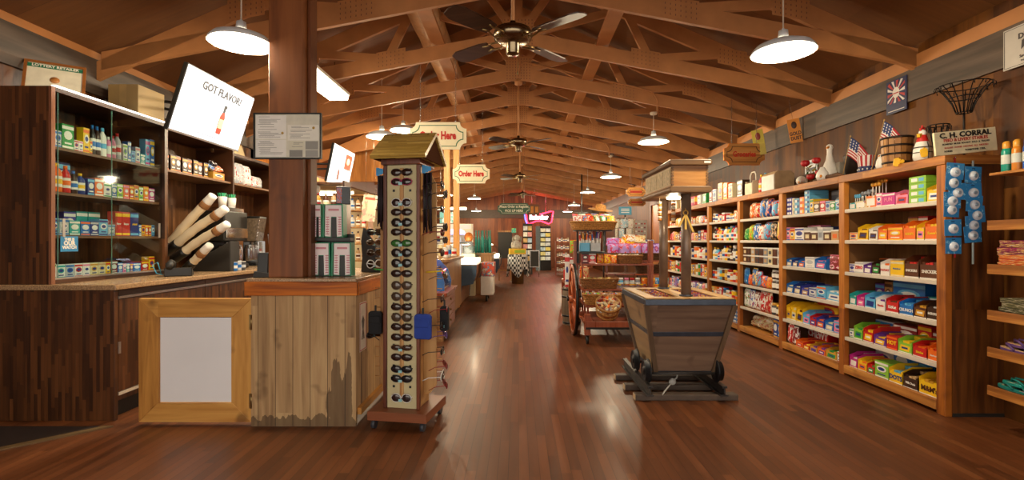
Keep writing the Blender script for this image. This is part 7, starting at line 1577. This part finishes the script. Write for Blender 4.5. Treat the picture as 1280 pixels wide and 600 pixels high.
t = thing('television', 'small television with teal and white picture behind the slim posts', 'television', P(561, 272, 11.2), 0); b = MB(); b.box(-.22, .22, 0, .04, -.14, .14); b.build('casing', m_black, t); b = MB(); b.box(-.2, .2, -.003, -.0005, -.12, .12); b.build('screen', pack('5ab0b8', 'e8f0f8', '5a70b8', 3), t); b = MB(); b.cyl((0, .06, .1), (0, .06, 1.955), .015, .015, 8); b.box(-.03, .03, .04, .07, .08, .12); b.build('drop_pole', m_black, t)
t = thing('plush_figure', 'rounded orange-brown figure in grey standing behind the nearer deli case', 'figure', (-1.12, 11.5-.6, .0))
t.location = (-1.14, 11.38, 1.21)
b = MB(); b.ell((0, 0, .12), (.10, .09, .115), 16, 10); b.ell((0, -.06, .09), (.055, .05, .05), 12, 8, 1); b.build('head', [mat('c4702a', .8, 0, .4, 30), mat('e0a060', .8)], t); b = MB(); b.lathe([(0, -.25), (.12, -.25), (.13, -.12), (.10, .0), (.06, .03), (0, .03)], 18); b.build('grey_body', mat('8a949c', .7, 0, .2), t)
b = MB(); b.box(-.15, .15, -.1, .1, -1.21, -.251); b.build('pedestal', m_cream, t)
# checkered table
t = thing('checkered_table', 'round table under a black and white checkered cloth near the back', 'table', (-.02, 14.6, 0)); t.scale = (.8, .8, 1)
mc = bpy.data.materials.new('checkered_cloth'); mc.use_nodes = True; ck = mc.node_tree.nodes.new('ShaderNodeTexChecker'); ck.inputs['Scale'].default_value = 14; ck.inputs[1].default_value = lin('1a1a20'); ck.inputs[2].default_value = lin('d8d4d0')
tcn = mc.node_tree.nodes.new('ShaderNodeTexCoord'); mc.node_tree.links.new(tcn.outputs['Object'], ck.inputs[0]); mc.node_tree.links.new(ck.outputs[0], mc.node_tree.nodes['Principled BSDF'].inputs['Base Color'])
vs = []; fs = []; n = 48
for i in range(n):
    a = 2*PI*i/n; e = .55+.12*math.cos(4*a)
    for r, z in ((0, .86), (.34, .86), (.36, .83), (.37+.03*math.sin(a*8), .86-e*.6), (.38+.05*math.sin(a*8), .86-e)): vs.append((r*math.cos(a), r*math.sin(a), z))
for i in range(n):
    for q in range(4): fs.append((i*5+q, ((i+1) % n)*5+q, ((i+1) % n)*5+q+1, i*5+q+1))
b = MB(); b.add(vs, fs, 0, True); b.build('checkered_cloth', mc, t); b = MB(); b.cyl((0, 0, 0), (0, 0, .84), .22, .25, 20); b.build('barrel_base', mat('6b4a20', .6, 0, .3), t)
b = MB(); b.box(-.24, .24, -.12, .12, 0, .16, 0); b.box(-.1, .2, -.125, -.121, .04, .12, 1); tag(b.build('yellow_carton', [mat('e0b02a', .5), mat('9ab82a', .5)], None, (-.03, 14.5, .862), (0, 0, .15), bevel=.006), 'yellow display carton on the checkered table', 'box')
t = thing('grey_figurine', 'grey long-eared figurine standing on the yellow carton on the checkered table', 'figurine', (-.06, 14.55, 1.023))
b = MB(); b.lathe([(0, 0), (.13, .0), (.14, .08), (.09, .2), (.06, .24), (0, .25)], 16); b.ell((.02, 0, .31), (.09, .08, .09), 14, 9); b.build('body', mat('b8b0a4', .7, 0, .4, 20), t)
for s in (-1, 1): b = MB(); b.ell((.02+s*.11, 0, .27), (.035, .03, .09), 10, 8); b.build('ear', mat('8f867a', .7, 0, .3), t)
for s in (-1, 1): b = MB(); b.ell((s*.12, -.03, .1), (.035, .035, .10), 10, 8); b.build('arm', mat('b8b0a4', .7, 0, .3), t)
t = thing('small_easel_sign', 'little teal and green card on a stick behind the figurine', 'sign', (-.14, 15.3, 0)); b = MB(); b.box(-.07, .07, -.005, .005, 1.50, 1.64); b.build('card', pack('2a9a9a', '4ab050', 'e0e040', 3), t); b = MB(); b.cyl((0, .01, 0), (0, .01, 1.55), .008, .008, 6); b.cyl((0, .01, 0), (0, .01, .02), .12, .12, 16); b.build('stick', m_steel, t)
t = thing('chalkboard', 'dark chalkboard with wooden top rail left of the figurine', 'board', (-.42, 15.6, 0)); b = MB(); b.box(-.22, .22, -.01, .01, .7, 1.52); b.build('board', m_blk2, t); b = MB(); b.box(-.24, .24, -.02, .02, 1.521, 1.57); b.build('top_rail', m_cwx, t); b = MB(); b.box(-.2, -.17, -.01, .01, 0, .699); b.box(.17, .2, -.01, .01, 0, .699); b.box(-.17, .17, -.01, .01, .3, .33); b.build('stand', m_cwx, t)
# seen between the timber post and the sunglasses rack
t = thing('bottle_shelf', 'brown wooden shelf of pale bottles in the lit service area', 'shelf', (-2.98, 9.0, 0))
for x in (-.28, .28): b = MB(); b.box(x-.015, x+.015, -.15, .15, 0, 2.1); b.build('side', m_cwx, t)
for z in (.9, 1.2, 1.5, 1.8, 2.08): b = MB(); b.box(-.264, .264, -.15, .15, z-.02, z); b.build('board', m_cwx, t)
for k, z in enumerate((.9, 1.2, 1.5, 1.8)):
    for q in range(5): place('bottle', ['white', 'cream', 'silver', 'tan', 'white'][q], .075, .21+.01*(q % 2), (-3.2+.105*q, 8.93, z+.001), 0, f"{['white', 'cream', 'silver', 'tan', 'white'][q]} bottle, {ORD[q]} from left, {['lowest', 'second', 'third', 'highest'][k]} row of the brown bottle shelf", 'bottles on the brown shelf')
t = thing('menu_poster', 'tilted coloured menu poster hanging in the lit service area', 'poster', P(461.5, 260, 7.9), (0, .12, 0)); b = MB(); b.box(-.11, .11, -.004, .004, -.21, .21); p = b.build('sheet', pack('e8e0c0', 'e0b0a0', 'a0c890', 3), t)
b = MB(); b.box(-.08, .08, -.006, -.0045, .13, .17); b.build('heading', mat('d06a50', .5), p); b = MB(); b.tube([(-.08, 0, .2), (-.24, 0, 1.66)], .002, 4); b.tube([(.08, 0, .2), (-.16, 0, 1.68)], .002, 4); b.build('hanging_wire', m_steel, t)
t = thing('brown_bottle_rack', 'dark rack of amber bottles directly right of the timber post', 'rack', (-2.38, 6.3, 0))
for x in (-.2, .2): b = MB(); b.box(x-.012, x+.012, -.12, .12, 0, 2.0); b.build('side', m_dark, t)
for z in (.6, .95, 1.3, 1.65, 1.98): b = MB(); b.box(-.187, .187, -.12, .12, z-.02, z); b.build('board', m_dark, t)
for k, z in enumerate((1.3, 1.65)):
    for q in range(4): place('bottle', ['gold', 'brown', 'tan', 'gold'][q], .07, .2, (-2.53+.1*q, 6.26, z+.001), 0, f"{['gold', 'brown', 'tan', 'gold'][q]} bottle, {ORD[q]} from left {['lower', 'upper'][k]} row, rack right of the timber post", 'amber bottles right of the post')
lamp('AREA', (-4.4, 9.0, 2.7), 60, (1, .86, .58), 1.2, (0, 0, 0), 1.5, 'ceiling_light_glow')  # area light with no fixture of its own, brightens the service area
